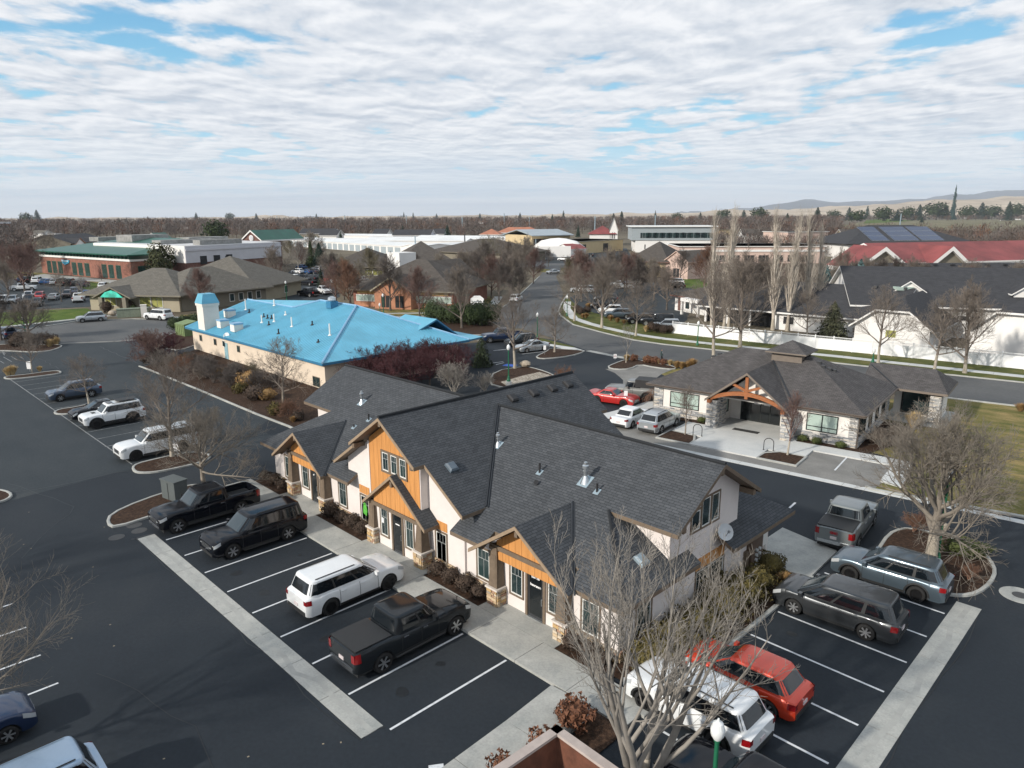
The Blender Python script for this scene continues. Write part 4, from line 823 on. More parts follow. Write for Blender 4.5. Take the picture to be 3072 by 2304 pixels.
    for j in range(len(prof)-1):
        for i in range(n2): tf.append((j*n2+i, j*n2+(i+1) % n2, (j+1)*n2+(i+1) % n2, (j+1)*n2+i))
    rm = MB(); k = []
    for sg in (1,):
        pr = [(r*.68, wwid*.96), (r*.63, wwid*.96), (r*.60, wwid*.55), (0, wwid*.5)]
        vv = []
        for rr, y in pr:
            for i in range(n2): t = 2*math.pi*i/n2; vv.append((rr*math.cos(t), y, rr*math.sin(t)))
        rm.add(vv, [(j*n2+i, j*n2+(i+1) % n2, (j+1)*n2+(i+1) % n2, (j+1)*n2+i) for j in range(3) for i in range(n2)])
    sp = MB()
    for i in range(q.spokes):
        t = 2*math.pi*i/q.spokes; ct, st = math.cos(t), math.sin(t); px, pz = -st, ct; ww0, ww1 = r*.075, r*.115
        sp.add([(ct*r*.10+px*ww0, wwid*.9, st*r*.10+pz*ww0), (ct*r*.10-px*ww0, wwid*.9, st*r*.10-pz*ww0), (ct*r*.64-px*ww1, wwid*.97, st*r*.64-pz*ww1), (ct*r*.64+px*ww1, wwid*.97, st*r*.64+pz*ww1)], [(0, 1, 2, 3)])
    hub = MB(); hub.tube((0, wwid*.5, 0), (0, wwid*.95, 0), r*.14, n=10)
    sp.add(hub.v, hub.f)
    return out, dict(tyre=(tv, tf), rim=(rm.v, rm.f), spokes=(sp.v, sp.f), pos=[(xf, hw-.115, 0), (xf, -hw+.115, 1), (xr, hw-.115, 0), (xr, -hw+.115, 1)], r=r), q
_CARM = {}
def vehicle(spec, color, x, y, heading, label, cat, name, group=None, detail=True, roofcol=None, z=0.0, extra=None):
    """heading: angle of the front, radians from +x"""
    key = spec['id']
    if key not in _CARM:
        parts, wh, q = car_parts({k: v for k, v in spec.items() if k != 'id'}); ms = []
        for nm, v, f, mk, sm, _ in parts:
            me = bpy.data.meshes.new(nm); me.from_pydata(v, [], f); me.materials.append(TYRE)
            if sm: me.polygons.foreach_set('use_smooth', [True]*len(f))
            if nm in ('body', 'cabin'): me.set_sharp_from_angle(angle=R_(38))
            me.update(); ms.append((nm, me, mk))
        wm = {}
        for nm in ('tyre', 'rim', 'spokes'):
            me = bpy.data.meshes.new(nm); me.from_pydata(wh[nm][0], [], wh[nm][1]); me.materials.append(TYRE)
            if nm == 'tyre': me.polygons.foreach_set('use_smooth', [True]*len(wh[nm][1]))
            me.update(); wm[nm] = me
        _CARM[key] = (ms, wm, wh, q)
    ms, wm, wh, q = _CARM[key]; pm = PT[color]
    mk = dict(paint=pm, roofpaint=PT[roofcol] if roofcol else pm, glass=CGL2 if q.tint else CGL, glass2=CGL2, blk=BLKP, chr=CHRM, lamp=LAMP, tail=TAIL, plate=PLATE)
    t = thing(name, label, cat, (x, y, z), heading, group, 1.04)
    def put(nm, me, m, par, loc=(0, 0, 0), rot=None):
        o = bpy.data.objects.new(nm, me); COL.objects.link(o); o.parent = par; o.location = loc
        if rot: o.rotation_euler = rot
        o.material_slots[0].link = 'OBJECT'; o.material_slots[0].material = m; return o
    skip = () if detail else ('door_seam', 'door_handle', 'grille_bar', 'licence_plate', 'roof_rail', 'wheel_arch', 'running_board')
    for nm, me, k in ms:
        if nm not in skip: put(nm, me, mk[k], t)
    rm_ = RIMS if q.rims == 'alloy' else RIMB
    for wx, wy, fl in wh['pos']:
        w_ = put('wheel', wm['tyre'], TYRE, t, (wx, wy, wh['r']-.005), (0, 0, math.pi if fl else 0))
        put('rim', wm['rim'], RIMB, w_)
        if detail or q.rims == 'alloy': put('spokes', wm['spokes'], rm_, w_)
    return t, q
SP = dict(
 pickup=dict(id='pickup', kind='pickup', L=5.85, W=2.03, H=1.93, wb=3.65, fo=.95, wr=.42, belt=1.26, nose=1.08, cowl=1.24, tail=1.30, xw0=1.25, xw1=.62, xr1=-.95, xr0=-1.12, ghw=.94, rfw=.785, rails=False, wins=((.90, .22), (.12, -.62)), seams=(1.05, .18, -.78), sill=.40, cover=True, step=True, rims='alloy', arch=.075),
 pickup_open=dict(id='pickup_open', kind='pickup', L=5.85, W=2.03, H=1.93, wb=3.65, fo=.95, wr=.42, belt=1.26, nose=1.08, cowl=1.24, tail=1.30, xw0=1.25, xw1=.62, xr1=-.95, xr0=-1.12, ghw=.94, rfw=.785, rails=True, wins=((.90, .22), (.12, -.62)), seams=(1.05, .18, -.78), sill=.40, cover=False, step=True, arch=.075),
 bigsuv=dict(id='bigsuv', L=5.3, W=2.03, H=1.92, wb=3.1, fo=.98, wr=.41, belt=1.18, nose=1.02, cowl=1.18, tail=1.16, xw0=1.36, xw1=.55, xr1=-2.35, xr0=-2.56, ghw=.94, rfw=.785, wins=((.93, .42), (.36, -.18), (-.25, -.93)), seams=(1.1, .12, -.85), sill=.30, step=True, spokes=6),
 suburban=dict(id='suburban', L=5.6, W=2.04, H=1.90, wb=3.3, fo=.98, wr=.41, belt=1.17, nose=1.02, cowl=1.17, tail=1.16, xw0=1.45, xw1=.66, xr1=-2.5, xr0=-2.70, ghw=.94, rfw=.785, wins=((.93, .46), (.40, -.08), (-.14, -.92)), seams=(1.2, .2, -.8), sill=.30, rims='black', step=True),
 lsuv=dict(id='lsuv', L=5.2, W=1.97, H=1.80, wb=3.09, fo=.95, wr=.40, belt=1.12, nose=.95, cowl=1.12, tail=1.10, xw0=1.38, xw1=.42, xr1=-2.2, xr0=-2.52, ghw=.94, rfw=.785, wins=((.92, .38), (.32, -.25), (-.31, -.90)), seams=(1.05, .08, -.95), sill=.27, rims='black'),
 msuv=dict(id='msuv', L=4.95, W=1.95, H=1.72, wb=2.88, fo=.95, wr=.385, belt=1.08, nose=.93, cowl=1.08, tail=1.05, xw0=1.34, xw1=.38, xr1=-1.95, xr0=-2.35, ghw=.94, rfw=.785, sill=.27, rims='black', arch=.09),
 lifted=dict(id='lifted', L=4.85, W=1.95, H=1.88, wb=2.79, fo=.93, wr=.43, belt=1.20, nose=1.08, cowl=1.19, tail=1.18, xw0=1.12, xw1=.48, xr1=-2.1, xr0=-2.32, ghw=.94, rfw=.785, sill=.42, rims='black', arch=.10, wins=((.92, .38), (.30, -.28), (-.42, -.88))),
 csuv=dict(id='csuv', L=4.6, W=1.86, H=1.67, wb=2.70, fo=.92, wr=.36, belt=1.03, nose=.86, cowl=1.03, tail=1.02, xw0=1.27, xw1=.32, xr1=-1.7, xr0=-2.15, ghw=.94, rfw=.74),
 van=dict(id='van', kind='van', L=5.15, W=2.0, H=1.75, wb=3.0, fo=1.0, wr=.36, belt=1.05, nose=.86, cowl=1.06, tail=1.04, xw0=1.72, xw1=.58, xr1=-2.15, xr0=-2.50, ghw=.94, rfw=.785, rails=False, wins=((.90, .30), (.24, -.34), (-.42, -.92)), seams=(1.2, .1, -1.15), sill=.22, spokes=7),
 hatch=dict(id='hatch', L=4.5, W=1.82, H=1.58, wb=2.65, fo=.92, wr=.35, belt=.98, nose=.80, cowl=.98, tail=1.0, xw0=1.27, xw1=.25, xr1=-1.55, xr0=-2.08, ghw=.94, rfw=.73, rails=False),
 sedan=dict(id='sedan', kind='sedan', L=4.5, W=1.72, H=1.50, wb=2.6, fo=.88, wr=.32, belt=.96, nose=.78, cowl=.97, tail=.99, xw0=1.15, xw1=.30, xr1=-1.0, xr0=-1.62, ghw=.94, rfw=.74, rails=False, wins=((.88, .12), (.05, -.78)), seams=(.95, .05, -.85), sill=.23),
 fastback=dict(id='fastback', kind='sedan', L=4.65, W=1.78, H=1.45, wb=2.72, fo=.92, wr=.33, belt=.93, nose=.74, cowl=.95, tail=1.02, xw0=1.15, xw1=.22, xr1=-.9, xr0=-2.15, ghw=.94, rfw=.70, rails=False, wins=((.82, .22), (.16, -.58)), sill=.22),
 coupe=dict(id='coupe', kind='coupe', L=4.78, W=1.92, H=1.38, wb=2.72, fo=.90, wr=.35, belt=.92, nose=.78, cowl=.94, tail=1.0, xw0=.85, xw1=.12, xr1=-.75, xr0=-1.72, ghw=.88, rfw=.68, rails=False, wins=((.80, -.12), (-.22, -.62)), seams=(.75, -.55), rims='black', sill=.22, spokes=5),
 jeep=dict(id='jeep', kind='suv', L=5.4, W=1.88, H=1.92, wb=3.3, fo=.85, wr=.43, belt=1.22, nose=1.12, cowl=1.18, tail=1.22, xw0=.85, xw1=.60, xr1=-2.45, xr0=-2.55, ghw=.94, rfw=.80, rails=False, wins=((.92, .52), (.44, .06)), seams=(.8, -.05), rims='black', sill=.45, arch=.11),
)
UP, DN, LF = R_(90), R_(-90), R_(180)
tk, _ = vehicle(SP['pickup_open'], 'black', -42.2, 15.3, DN, 'black crew cab pickup with chrome grille and empty open bed', 'pickup truck', 'pickup_truck', 'vehicles in the front row')
vehicle(SP['bigsuv'], 'black', -36.8, 15.86, DN, 'long black SUV with silver wheels between two painted lines', 'SUV', 'parked_suv', 'vehicles in the front row')
vehicle(SP['lsuv'], 'white', -28.05, 16.4, UP, 'white SUV with black roof rails and black wheels nosed toward the orange gable', 'SUV', 'parked_suv', 'vehicles in the front row')
tk, q = vehicle(SP['pickup'], 'charcoal', -22.8, 15.9, UP, 'dark grey pickup with black bed cover nosed toward the front walk', 'pickup truck', 'pickup_truck', 'vehicles in the front row')
tk2, q = vehicle(SP['pickup'], 'pearl', -13.65, 40.6, R_(97), 'silver pickup with black bed cover and red lettered tailgate beside tree island', 'pickup truck', 'pickup_truck')
WT = Wall(-q.L/2-.012, 0, R_(-90)); PM[tk2.name] = Matrix.Identity(4); text(WT, tk2, 0, .004, 1.02, .17, 'GMC', mat('letter_red', (.35, .01, .02), .4, var=0), bold=.012); PM.pop(tk2.name)
vehicle(SP['msuv'], 'bluegrey', -9.85, 36.05, R_(183), 'blue grey SUV with black wheels parked closest to the mulched tree island', 'SUV', 'parked_suv', 'vehicles in the east row')
vehicle(SP['van'], 'gunmetal', -10.45, 31.1, R_(183), 'dark grey minivan with silver wheels parked beside the olive shrubs', 'minivan', 'parked_minivan', 'vehicles in the east row')
vehicle(SP['hatch'], 'orange', -11.0, 23.4, R_(181), 'bright red orange hatchback seen through bare branches', 'car', 'parked_car', 'vehicles in the east row')
vehicle(SP['msuv'], 'white', -11.45, 20.6, LF, 'white SUV with sunroof under the bare foreground tree', 'SUV', 'parked_suv', 'vehicles in the east row', roofcol='white')
vehicle(SP['pickup'], 'black', -7.6, 17.6, LF, 'black pickup at the bottom edge behind foreground twigs', 'pickup truck', 'pickup_truck', 'vehicles in the east row')
vehicle(SP['csuv'], 'steel', -82.2, 17.95, DN, 'slate blue grey crossover with silver wheels parked alone between tree islands', 'SUV', 'parked_suv', 'vehicles in the west row')
vehicle(SP['fastback'], 'black', -72.6, 17.7, DN, 'black low car half hidden behind the white off-road SUV', 'car', 'parked_car', 'vehicles in the west row')
lf, q = vehicle(SP['lifted'], 'white', -69.0, 17.8, DN, 'white off-road SUV with black wheels and loaded roof rack', 'SUV', 'parked_suv', 'vehicles in the west row')
b = MB(); b.box(-2.0, -.35, -.55, .55, 1.98, 2.01); b.build('roof_rack', BLKP, lf, world=False); b = MB(); b.box(-.05, .4, -.4, .4, 1.925, 1.94); b.build('sunroof', CGL, lf, world=False); b = MB(); b.box(1.3, 1.6, -.28, .28, 1.21, 1.24); b.build('hood_scoop', BLKP, lf, world=False)
vehicle(SP['suburban'], 'white', -57.6, 17.7, DN, 'long white SUV with black wheels beside the twiggy tree island', 'SUV', 'parked_suv', 'vehicles in the west row')
vehicle(SP['msuv'], 'skysilver', -23.4, 1.75, DN, 'pale blue silver SUV cut off by the lower left corner', 'SUV', 'parked_suv', None)
vehicle(SP['sedan'], 'navy', -28.6, 1.1, UP, 'dark blue car half out of frame under bare branches', 'car', 'parked_car', None)
# court between the buildings
vehicle(SP['coupe'], 'red', -41.5, 54.9, R_(13), 'bright red two door coupe with black wheels', 'car', 'parked_car', 'vehicles in the court', roofcol=None)
jp, q = vehicle(SP['jeep'], 'olive', -41.0, 57.7, R_(203), 'grey off-road pickup with boxy black canopy behind red coupe', 'pickup truck', 'pickup_truck', 'vehicles in the court')
b = MB(); b.box(-2.62, -.25, -.86, .86, 1.2, 2.08); b.build('canopy', BLKP, jp, world=False)
vehicle(SP['csuv'], 'maroon', -39.6, 61.6, R_(200), 'dark red car peeking past the stone office eave', 'car', 'parked_car', 'vehicles in the court')
vehicle(SP['sedan'], 'white', -35.95, 50.3, R_(97), 'white sedan showing its tail next to a silver crossover', 'car', 'parked_car', 'vehicles in the court')
vehicle(SP['csuv'], 'silver', -33.3, 50.7, R_(97), 'silver crossover with dark rear glass beside planting bed', 'SUV', 'parked_suv', 'vehicles in the court')
vehicle(SP['fastback'], 'silver', -66.5, 69.5, R_(258), 'silver fastback car parked beside the court island', 'car', 'parked_car', 'vehicles in the blue roof court')
vehicle(SP['pickup_open'], 'navy', -75, 72, R_(240), 'dark navy pickup facing the blue roofed building', 'pickup truck', 'pickup_truck', 'vehicles in the blue roof court')
vehicle(SP['csuv'], 'charcoal', -70.5, 71.5, R_(250), 'charcoal car tucked behind the silver fastback', 'car', 'parked_car', 'vehicles in the blue roof court')
vehicle(SP['csuv'], 'white', *G(1548, 905), R_(120), 'white car standing on the side street under trees', 'car', 'parked_car')
vehicle(SP['csuv'], 'silver', -143, 35.6, R_(260), 'silver SUV parked at the kerb before the day care', 'SUV', 'parked_suv')
vehicle(SP['bigsuv'], 'white', -136.8, 44.9, R_(202), 'white full size SUV parked at the kerb beside the utility box', 'SUV', 'parked_suv')
# ================================================================== vegetation
BARK = mat('bark_grey', (.24, .205, .165), .95, var=.3, scale=6, bump=.6, stretch=(1, 1, .3)); BARKL = mat('bark_pale', (.36, .32, .26), .95, var=.25, scale=6, bump=.5, stretch=(1, 1, .3)); BARKD = mat('bark_dark', (.10, .085, .072), .95, var=.3, scale=6)
TWG = {k: mat('twig_'+k, c, .95, var=.28, scale=.9) for k, c in dict(grey=(.185, .155, .13), pale=(.235, .215, .19), dark=(.105, .088, .078), red=(.15, .092, .078), tan=(.20, .175, .145), purple=(.075, .026, .030), olive=(.16, .14, .09), rust=(.175, .095, .062), straw=(.42, .31, .16), white=(.45, .40, .34)).items()}
LEAF = {k: mat('leaf_'+k, c, .9, var=.35, scale=1.2) for k, c in dict(spruce=(.020, .040, .026), blue=(.10, .165, .165), pine=(.052, .058, .022), juniper=(.062, .066, .036), yew=(.022, .034, .014), arb=(.040, .052, .012), olive=(.085, .068, .018), brown=(.062, .042, .030), rust=(.15, .065, .035), gold=(.30, .185, .075), straw=(.46, .34, .17), green=(.030, .048, .014), box=(.060, .075, .020), grey=(.15, .125, .10)).items()}
def tubes(mb, brs):
    """brs: list of (points, radii, sides)"""
    for pts, rad, ns in brs:
        k0 = len(mb.v); d0 = (pts[1]-pts[0]).normalized(); x = d0.orthogonal().normalized()
        for i, p in enumerate(pts):
            d = (pts[min(i+1, len(pts)-1)]-pts[max(i-1, 0)]).normalized(); x = (x-d*x.dot(d)); x = x.normalized() if x.length > 1e-5 else d.orthogonal().normalized(); y = d.cross(x); r = rad[i]
            for j in range(ns): t = 6.28318*j/ns; c, s = math.cos(t)*r, math.sin(t)*r; mb.v.append((p.x+x.x*c+y.x*s, p.y+x.y*c+y.y*s, p.z+x.z*c+y.z*s))
        for i in range(len(pts)-1):
            a = k0+i*ns
            for j in range(ns): jj = (j+1) % ns; mb.f.append((a+j, a+jj, a+ns+jj, a+ns+j))
    return mb
def bare_tree(seed, h, clear, r0, limbs=9, nch=(7, 6, 5), ang=(50, 20), crown=.62, trop=.10, leader=.55, wig=.16, stems=1, twig=.008, low=1.0, lean=(0, 0), kidang=42, lenf=.60, droop=0.0):
    """trunk and crown of a leafless tree, as branch lists"""
    R = random.Random(seed); trunk = []; cr = []
    def rv(): return Vector((R.gauss(0, 1), R.gauss(0, 1), R.gauss(0, 1))).normalized()
    def branch(p, d, ln, r, lv, top=3):
        n = (5, 4, 3, 2)[min(lv, 3)]; pts = [p.copy()]; rad = [r]; d = d.copy()
        for i in range(n):
            d = (d+rv()*wig+Vector((0, 0, trop-droop*(i/n)*lv*.5))).normalized(); p = p+d*(ln/n); pts.append(p.copy()); rad.append(max(twig*.5, r*(1-.82*(i+1)/n)))
        cr.append((pts, rad, (6, 4, 3, 3)[min(lv, 3)]))
        if lv < len(nch):
            k = nch[lv]
            for i in range(k):
                t = .22+.78*(i+R.random()*.8)/k; t = min(t, .98); f = t*n; j = min(int(f), n-1); q = pts[j].lerp(pts[j+1], f-j); dd = (pts[j+1]-pts[j]).normalized()
                ax = dd.orthogonal().normalized(); ax.rotate(Matrix.Rotation(R.random()*6.283, 3, dd)); nd_ = dd.copy(); nd_.rotate(Matrix.Rotation(R_(kidang+R.uniform(-14, 16)), 3, ax)); nd_ = (nd_+Vector((0, 0, trop*.6))).normalized()
                branch(q, nd_, ln*lenf*(1.05-.45*t)*R.uniform(.75, 1.2), max(twig, rad[j]*.55), lv+1)
    for s in range(stems):
        a = 6.283*s/max(1, stems)+R.random(); d = Vector((lean[0], lean[1], 1)).normalized() if stems == 1 else Vector((math.cos(a)*.38, math.sin(a)*.38, 1)).normalized()
        p = Vector((0, 0, -.1)) if stems == 1 else Vector((math.cos(a)*r0*.5, math.sin(a)*r0*.5, -.1)); pts = [p.copy()]; rad = [r0*1.35]; top = clear+(h-clear)*leader; n = 9
        for i in range(n):
            d = (d+rv()*.045+Vector((0, 0, .03))).normalized(); p = p+d*(top/n); pts.append(p.copy()); rad.append(r0*(1-.75*(i+1)/n))
        kc = max(1, round(n*clear/top)); trunk.append((pts[:kc+1], rad[:kc+1], 9)); cr.append((pts[kc:], rad[kc:], 7))
        m = max(3, limbs//stems)
        for i in range(m):
            t = (i+.5*R.random())/m; f = kc+t*(n-kc)*.99; j = min(int(f), n-1); q = pts[j].lerp(pts[j+1], f-j); az = i*2.4+R.uniform(-.4, .4)
            el = R_(90-(ang[0]+(ang[1]-ang[0])*t)*R.uniform(.85, 1.15)); dd = Vector((math.cos(az)*math.cos(el), math.sin(az)*math.cos(el), math.sin(el)))
            if stems > 1: dd = (dd+d*.5).normalized()
            ln = h*crown*(low+(1-low)*t)*(1-.50*t)*R.uniform(.8, 1.15); branch(q, dd, ln, max(rad[j]*.62, .02), 0)
    return trunk, cr
TPL = {}
def tree_tpl(key, bark, twigm, **k):
    tr, cr = bare_tree(**k); a = tubes(MB(), tr); c = tubes(MB(), cr); ms = []
    for nm, mb, m in (('trunk', a, bark), ('crown', c, twigm)):
        me = bpy.data.meshes.new(nm); me.from_pydata(mb.v, [], mb.f); me.materials.append(m); me.polygons.foreach_set('use_smooth', [True]*len(mb.f)); me.update(); ms.append((nm, me))
    TPL[key] = ms
def plant(key, x, y, label, cat='tree', name='bare_tree', rz=0.0, sc=1.0, group=None, z=0.0, mats=None):
    t = bpy.data.objects.new(name, None); COL.objects.link(t); t.location = (x, y, z); t.rotation_euler = (0, 0, rz); t.scale = sc if isinstance(sc, tuple) else (sc,)*3; tag(t, label, cat, group)
    for i, (nm, me) in enumerate(TPL[key]):
        o = bpy.data.objects.new(nm, me); COL.objects.link(o); o.parent = t
        if mats: o.material_slots[0].link = 'OBJECT'; o.material_slots[0].material = mats[min(i, len(mats)-1)]
    return t
tree_tpl('vase', BARKL, TWG['grey'], seed=3, h=9.0, clear=2.3, r0=.17, limbs=12, nch=(8, 7, 6), ang=(62, 18), crown=.50, leader=.6, trop=.10)
tree_tpl('vase2', BARKL, TWG['grey'], seed=17, h=9.0, clear=2.0, r0=.17, limbs=13, nch=(8, 7, 6), ang=(70, 22), crown=.46, leader=.65, trop=.06)
tree_tpl('broad', BARKL, TWG['tan'], seed=9, h=9.0, clear=1.7, r0=.30, limbs=16, nch=(9, 8, 7), ang=(70, 20), crown=.55, leader=.4, trop=.09, twig=.009, droop=.03)
tree_tpl('fore', BARKL, TWG['pale'], seed=23, h=8.4, clear=1.0, r0=.16, limbs=20, nch=(7, 6, 5), ang=(58, 16), crown=.66, leader=.6, stems=5, trop=.12, twig=.007, wig=.09, kidang=34, lenf=.50)
tree_tpl('forel', BARKL, TWG['tan'], seed=31, h=9.0, clear=2.2, r0=.18, limbs=15, nch=(8, 7, 5), ang=(78, 30), crown=.66, leader=.4, trop=.09, twig=.007, wig=.10)
tree_tpl('twiggy', BARK, TWG['tan'], seed=41, h=6.2, clear=1.3, r0=.17, limbs=16, nch=(9, 8, 6), ang=(82, 25), crown=.66, leader=.3, trop=.08, twig=.007, droop=.05)
tree_tpl('sapling', BARKL, TWG['pale'], seed=5, h=5.2, clear=1.5, r0=.075, limbs=7, nch=(5, 4, 3), ang=(42, 15), crown=.55, leader=.6, trop=.10, twig=.007)
tree_tpl('upright', BARKL, TWG['red'], seed=6, h=4.6, clear=1.0, r0=.07, limbs=14, nch=(5, 5, 4), ang=(30, 12), crown=.42, leader=.7, trop=.16, twig=.007)
tree_tpl('poplar', BARKL, TWG['white'], seed=7, h=20, clear=2.5, r0=.30, limbs=34, nch=(6, 5), ang=(17, 7), crown=.30, leader=.93, trop=.16, twig=.011, kidang=24, wig=.06)
tree_tpl('dense', BARKD, TWG['dark'], seed=8, h=9.0, clear=1.6, r0=.18, limbs=15, nch=(8, 8, 6), ang=(60, 14), crown=.50, leader=.65, trop=.11, twig=.012)
tree_tpl('teardrop', BARKD, TWG['red'], seed=12, h=9.0, clear=1.2, r0=.16, limbs=20, nch=(8, 8, 6), ang=(54, 12), crown=.46, leader=.72, trop=.10, twig=.012)
tree_tpl('crab', BARKD, TWG['purple'], seed=14, h=4.8, clear=1.0, r0=.13, limbs=12, nch=(8, 8, 5), ang=(75, 28), crown=.60, leader=.35, trop=.04, twig=.012, wig=.3)
tree_tpl('weeper', BARK, TWG['rust'], seed=15, h=3.4, clear=1.9, r0=.07, limbs=16, nch=(7, 6), ang=(80, 40), crown=.42, leader=.35, trop=-.22, twig=.008)
tree_tpl('shrub', BARK, TWG['pale'], seed=16, h=3.6, clear=.2, r0=.07, limbs=20, nch=(7, 6, 4), ang=(60, 20), crown=.62, leader=.4, stems=4, trop=.05, twig=.009, wig=.2)
tree_tpl('shrubd', BARKD, TWG['dark'], seed=18, h=3.2, clear=.2, r0=.07, limbs=18, nch=(8, 7, 4), ang=(66, 20), crown=.58, leader=.4, stems=3, trop=.03, twig=.010, wig=.25)
# ---- leafy templates
def tri_cloud(mb, R, n, fn, size, asp=.5):
    for _ in range(n):
        p, nrm, s = fn(R); s *= size*R.uniform(.6, 1.4); t = nrm.orthogonal().normalized(); t.rotate(Matrix.Rotation(R.random()*6.283, 3, nrm)); u = nrm.cross(t); k = len(mb.v)
        for q in (p-t*s*asp, p+t*s*asp, p+u*s+nrm*s*.35*R.uniform(-1, 1)): mb.v.append(tuple(q))
        mb.f.append((k, k+1, k+2)); mb.mi.append(0)
def leafy_tpl(key, trunk_h, trunk_r, bark, leafm, n, fn, size, core=None, seed=1, asp=.5):
    ms = []
    if trunk_h:
        a = MB(); a.tube((0, 0, -.1), (0, 0, trunk_h), trunk_r, trunk_r*.4, 7, False); me = bpy.data.meshes.new('trunk'); me.from_pydata(a.v, [], a.f); me.materials.append(bark); me.update(); ms.append(('trunk', me))
    c = MB(); R = random.Random(seed); tri_cloud(c, R, n, fn, size, asp)
    if core: c.add(*core)
    me = bpy.data.meshes.new('foliage'); me.from_pydata(c.v, [], c.f); me.materials.append(leafm); me.update(); ms.append(('foliage' if not trunk_h else 'crown', me)); TPL[key] = ms
def ball(rx, rz, z0=0, lump=.12):
    def fn(R):
        a = R.random()*6.283; u = R.uniform(-.95, 1); s = math.sqrt(1-u*u); r = (.82+.22*R.random())*(1+lump*math.sin(a*3+u*4)+lump*math.sin(a*5-u*3+1)*.7)
        p = Vector((rx*r*s*math.cos(a), rx*r*s*math.sin(a), z0+rz+rz*r*u)); n = Vector((s*math.cos(a), s*math.sin(a), u+R.uniform(-.6, .6))).normalized()+Vector((R.gauss(0, .5), R.gauss(0, .5), R.gauss(0, .5))); return p, n.normalized(), 1
    return fn
def ball_core(rx, rz, k=.80):
    v = []; f = []; nu, nv = 10, 6
    for j in range(nv+1):
        t = math.pi*j/nv
        for i in range(nu): a = 6.283*i/nu; v.append((rx*k*math.sin(t)*math.cos(a), rx*k*math.sin(t)*math.sin(a), rz+rz*k*math.cos(t)))
    for j in range(nv):
        for i in range(nu): f.append((j*nu+i, j*nu+(i+1) % nu, (j+1)*nu+(i+1) % nu, (j+1)*nu+i))
    return v, f
def cone(h, r, z0=.3, pw=.9, dens=1.0, clump=11):
    def fn(R):
        t = R.random()**1.35; z = z0+(h-z0)*t; lay = math.floor(t*clump)/clump; fr = t*clump-math.floor(t*clump); a = R.random()*6.283; rr = r*((1-t)**pw)*(1.12-.38*fr)*(.55+.5*math.sqrt(R.random()))*(1+.16*math.sin(a*5+lay*40)); 
        p = Vector((rr*math.cos(a), rr*math.sin(a), z)); n = Vector((math.cos(a)*.5, math.sin(a)*.5, .8)); n += Vector((R.gauss(0, .45), R.gauss(0, .45), R.gauss(0, .35))); return p, n.normalized(), .6+.6*(1-t)
    return fn
def cone_core(h, r, z0=.3): 
    m = MB(); m.lathe((0, 0, 0), [(r*.62, z0+.1), (r*.40, h*.4), (.02, h*.9)], 9); return m.v, m.f
leafy_tpl('clipped', 0, 0, None, LEAF['brown'], 700, ball(.47, .38), .075, ball_core(.47, .38), 2)
leafy_tpl('olive_shrub', 0, 0, None, LEAF['olive'], 1500, ball(1.0, .62, 0, .16), .10, ball_core(1.0, .62), 3)
leafy_tpl('rust_shrub', 0, 0, None, LEAF['rust'], 700, ball(.6, .45, 0, .2), .12, ball_core(.6, .45, .7), 4)
def tuft(R):
    a = R.random()*6.283; d = R.random(); p = Vector((d*.28*math.cos(a), d*.28*math.sin(a), .05+.5*R.random())); n = Vector((math.cos(a+1.57), math.sin(a+1.57), .1+R.gauss(0, .2))); return p, n.normalized(), 1
def grass_tpl(key, m, h=.8, r=.45, n=420, seed=5):
    R = random.Random(seed); mb = MB()
    for _ in range(n):
        a = R.random()*6.283; o = R.random()*.15; l = h*R.uniform(.65, 1.1); d = R.uniform(.1, 1)*r; b = Vector((o*math.cos(a), o*math.sin(a), 0)); t = b+Vector((d*math.cos(a), d*math.sin(a), l*(1-.25*d/r))); s = Vector((-math.sin(a), math.cos(a), 0))*.018; k = len(mb.v); md = b.lerp(t, .55)+Vector((0, 0, l*.12))
        mb.v += [tuple(b-s), tuple(b+s), tuple(md+s), tuple(md-s), tuple(t)]; mb.f += [(k, k+1, k+2, k+3), (k+3, k+2, k+4)]
    me = bpy.data.meshes.new('blades'); me.from_pydata(mb.v, [], mb.f); me.materials.append(m); me.update(); TPL[key] = [('blades', me)]
grass_tpl('straw_grass', LEAF['straw']); grass_tpl('gold_grass', LEAF['gold'], .75, .55, 460, 6)
leafy_tpl('round_dark', 0, 0, None, LEAF['green'], 1300, ball(1.2, 1.1), .14, ball_core(1.2, 1.1), 6)
leafy_tpl('round_brown', 0, 0, None, LEAF['brown'], 1300, ball(1.2, 1.1), .14, ball_core(1.2, 1.1), 7)
leafy_tpl('spruce', 1.2, .16, BARKD, LEAF['spruce'], 2600, cone(10, 2.4), .40, cone_core(10, 2.4), 8)
leafy_tpl('blue_spruce', 1.2, .18, BARKD, LEAF['blue'], 4200, cone(9, 2.7, .3, .8, 1, 14), .34, None, 9)
leafy_tpl('juniper', .6, .14, BARKD, LEAF['juniper'], 4200, cone(7, 2.9, .2, .75, 1, 5), .30, cone_core(7, 2.5), 10)
leafy_tpl('arborvitae', .4, .08, BARKD, LEAF['arb'], 1300, cone(3.6, .75, .1, .6, 1, 3), .15, cone_core(3.6, .72, .1), 11)
leafy_tpl('pine', 2.2, .2, BARKD, LEAF['pine'], 3600, ball(2.9, 3.6, 1.4, .28), .46, None, 12)
leafy_tpl('yew', .4, .1, BARKD, LEAF['yew'], 2200, cone(4.2, 1.5, .1, .55, 1, 3), .20, cone_core(4.2, 1.3, .1), 13)
leafy_tpl('far_conifer', 1.5, .2, BARKD, LEAF['spruce'], 900, cone(12, 3.4, .6, .75, 1, 6), .75, cone_core(12, 3.2, .6), 14)
leafy_tpl('far_round', 2.0, .25, BARKD, LEAF['green'], 900, ball(4.2, 4.0, 1.6, .25), .8, ball_core(4.0, 4.6, .6), 15)
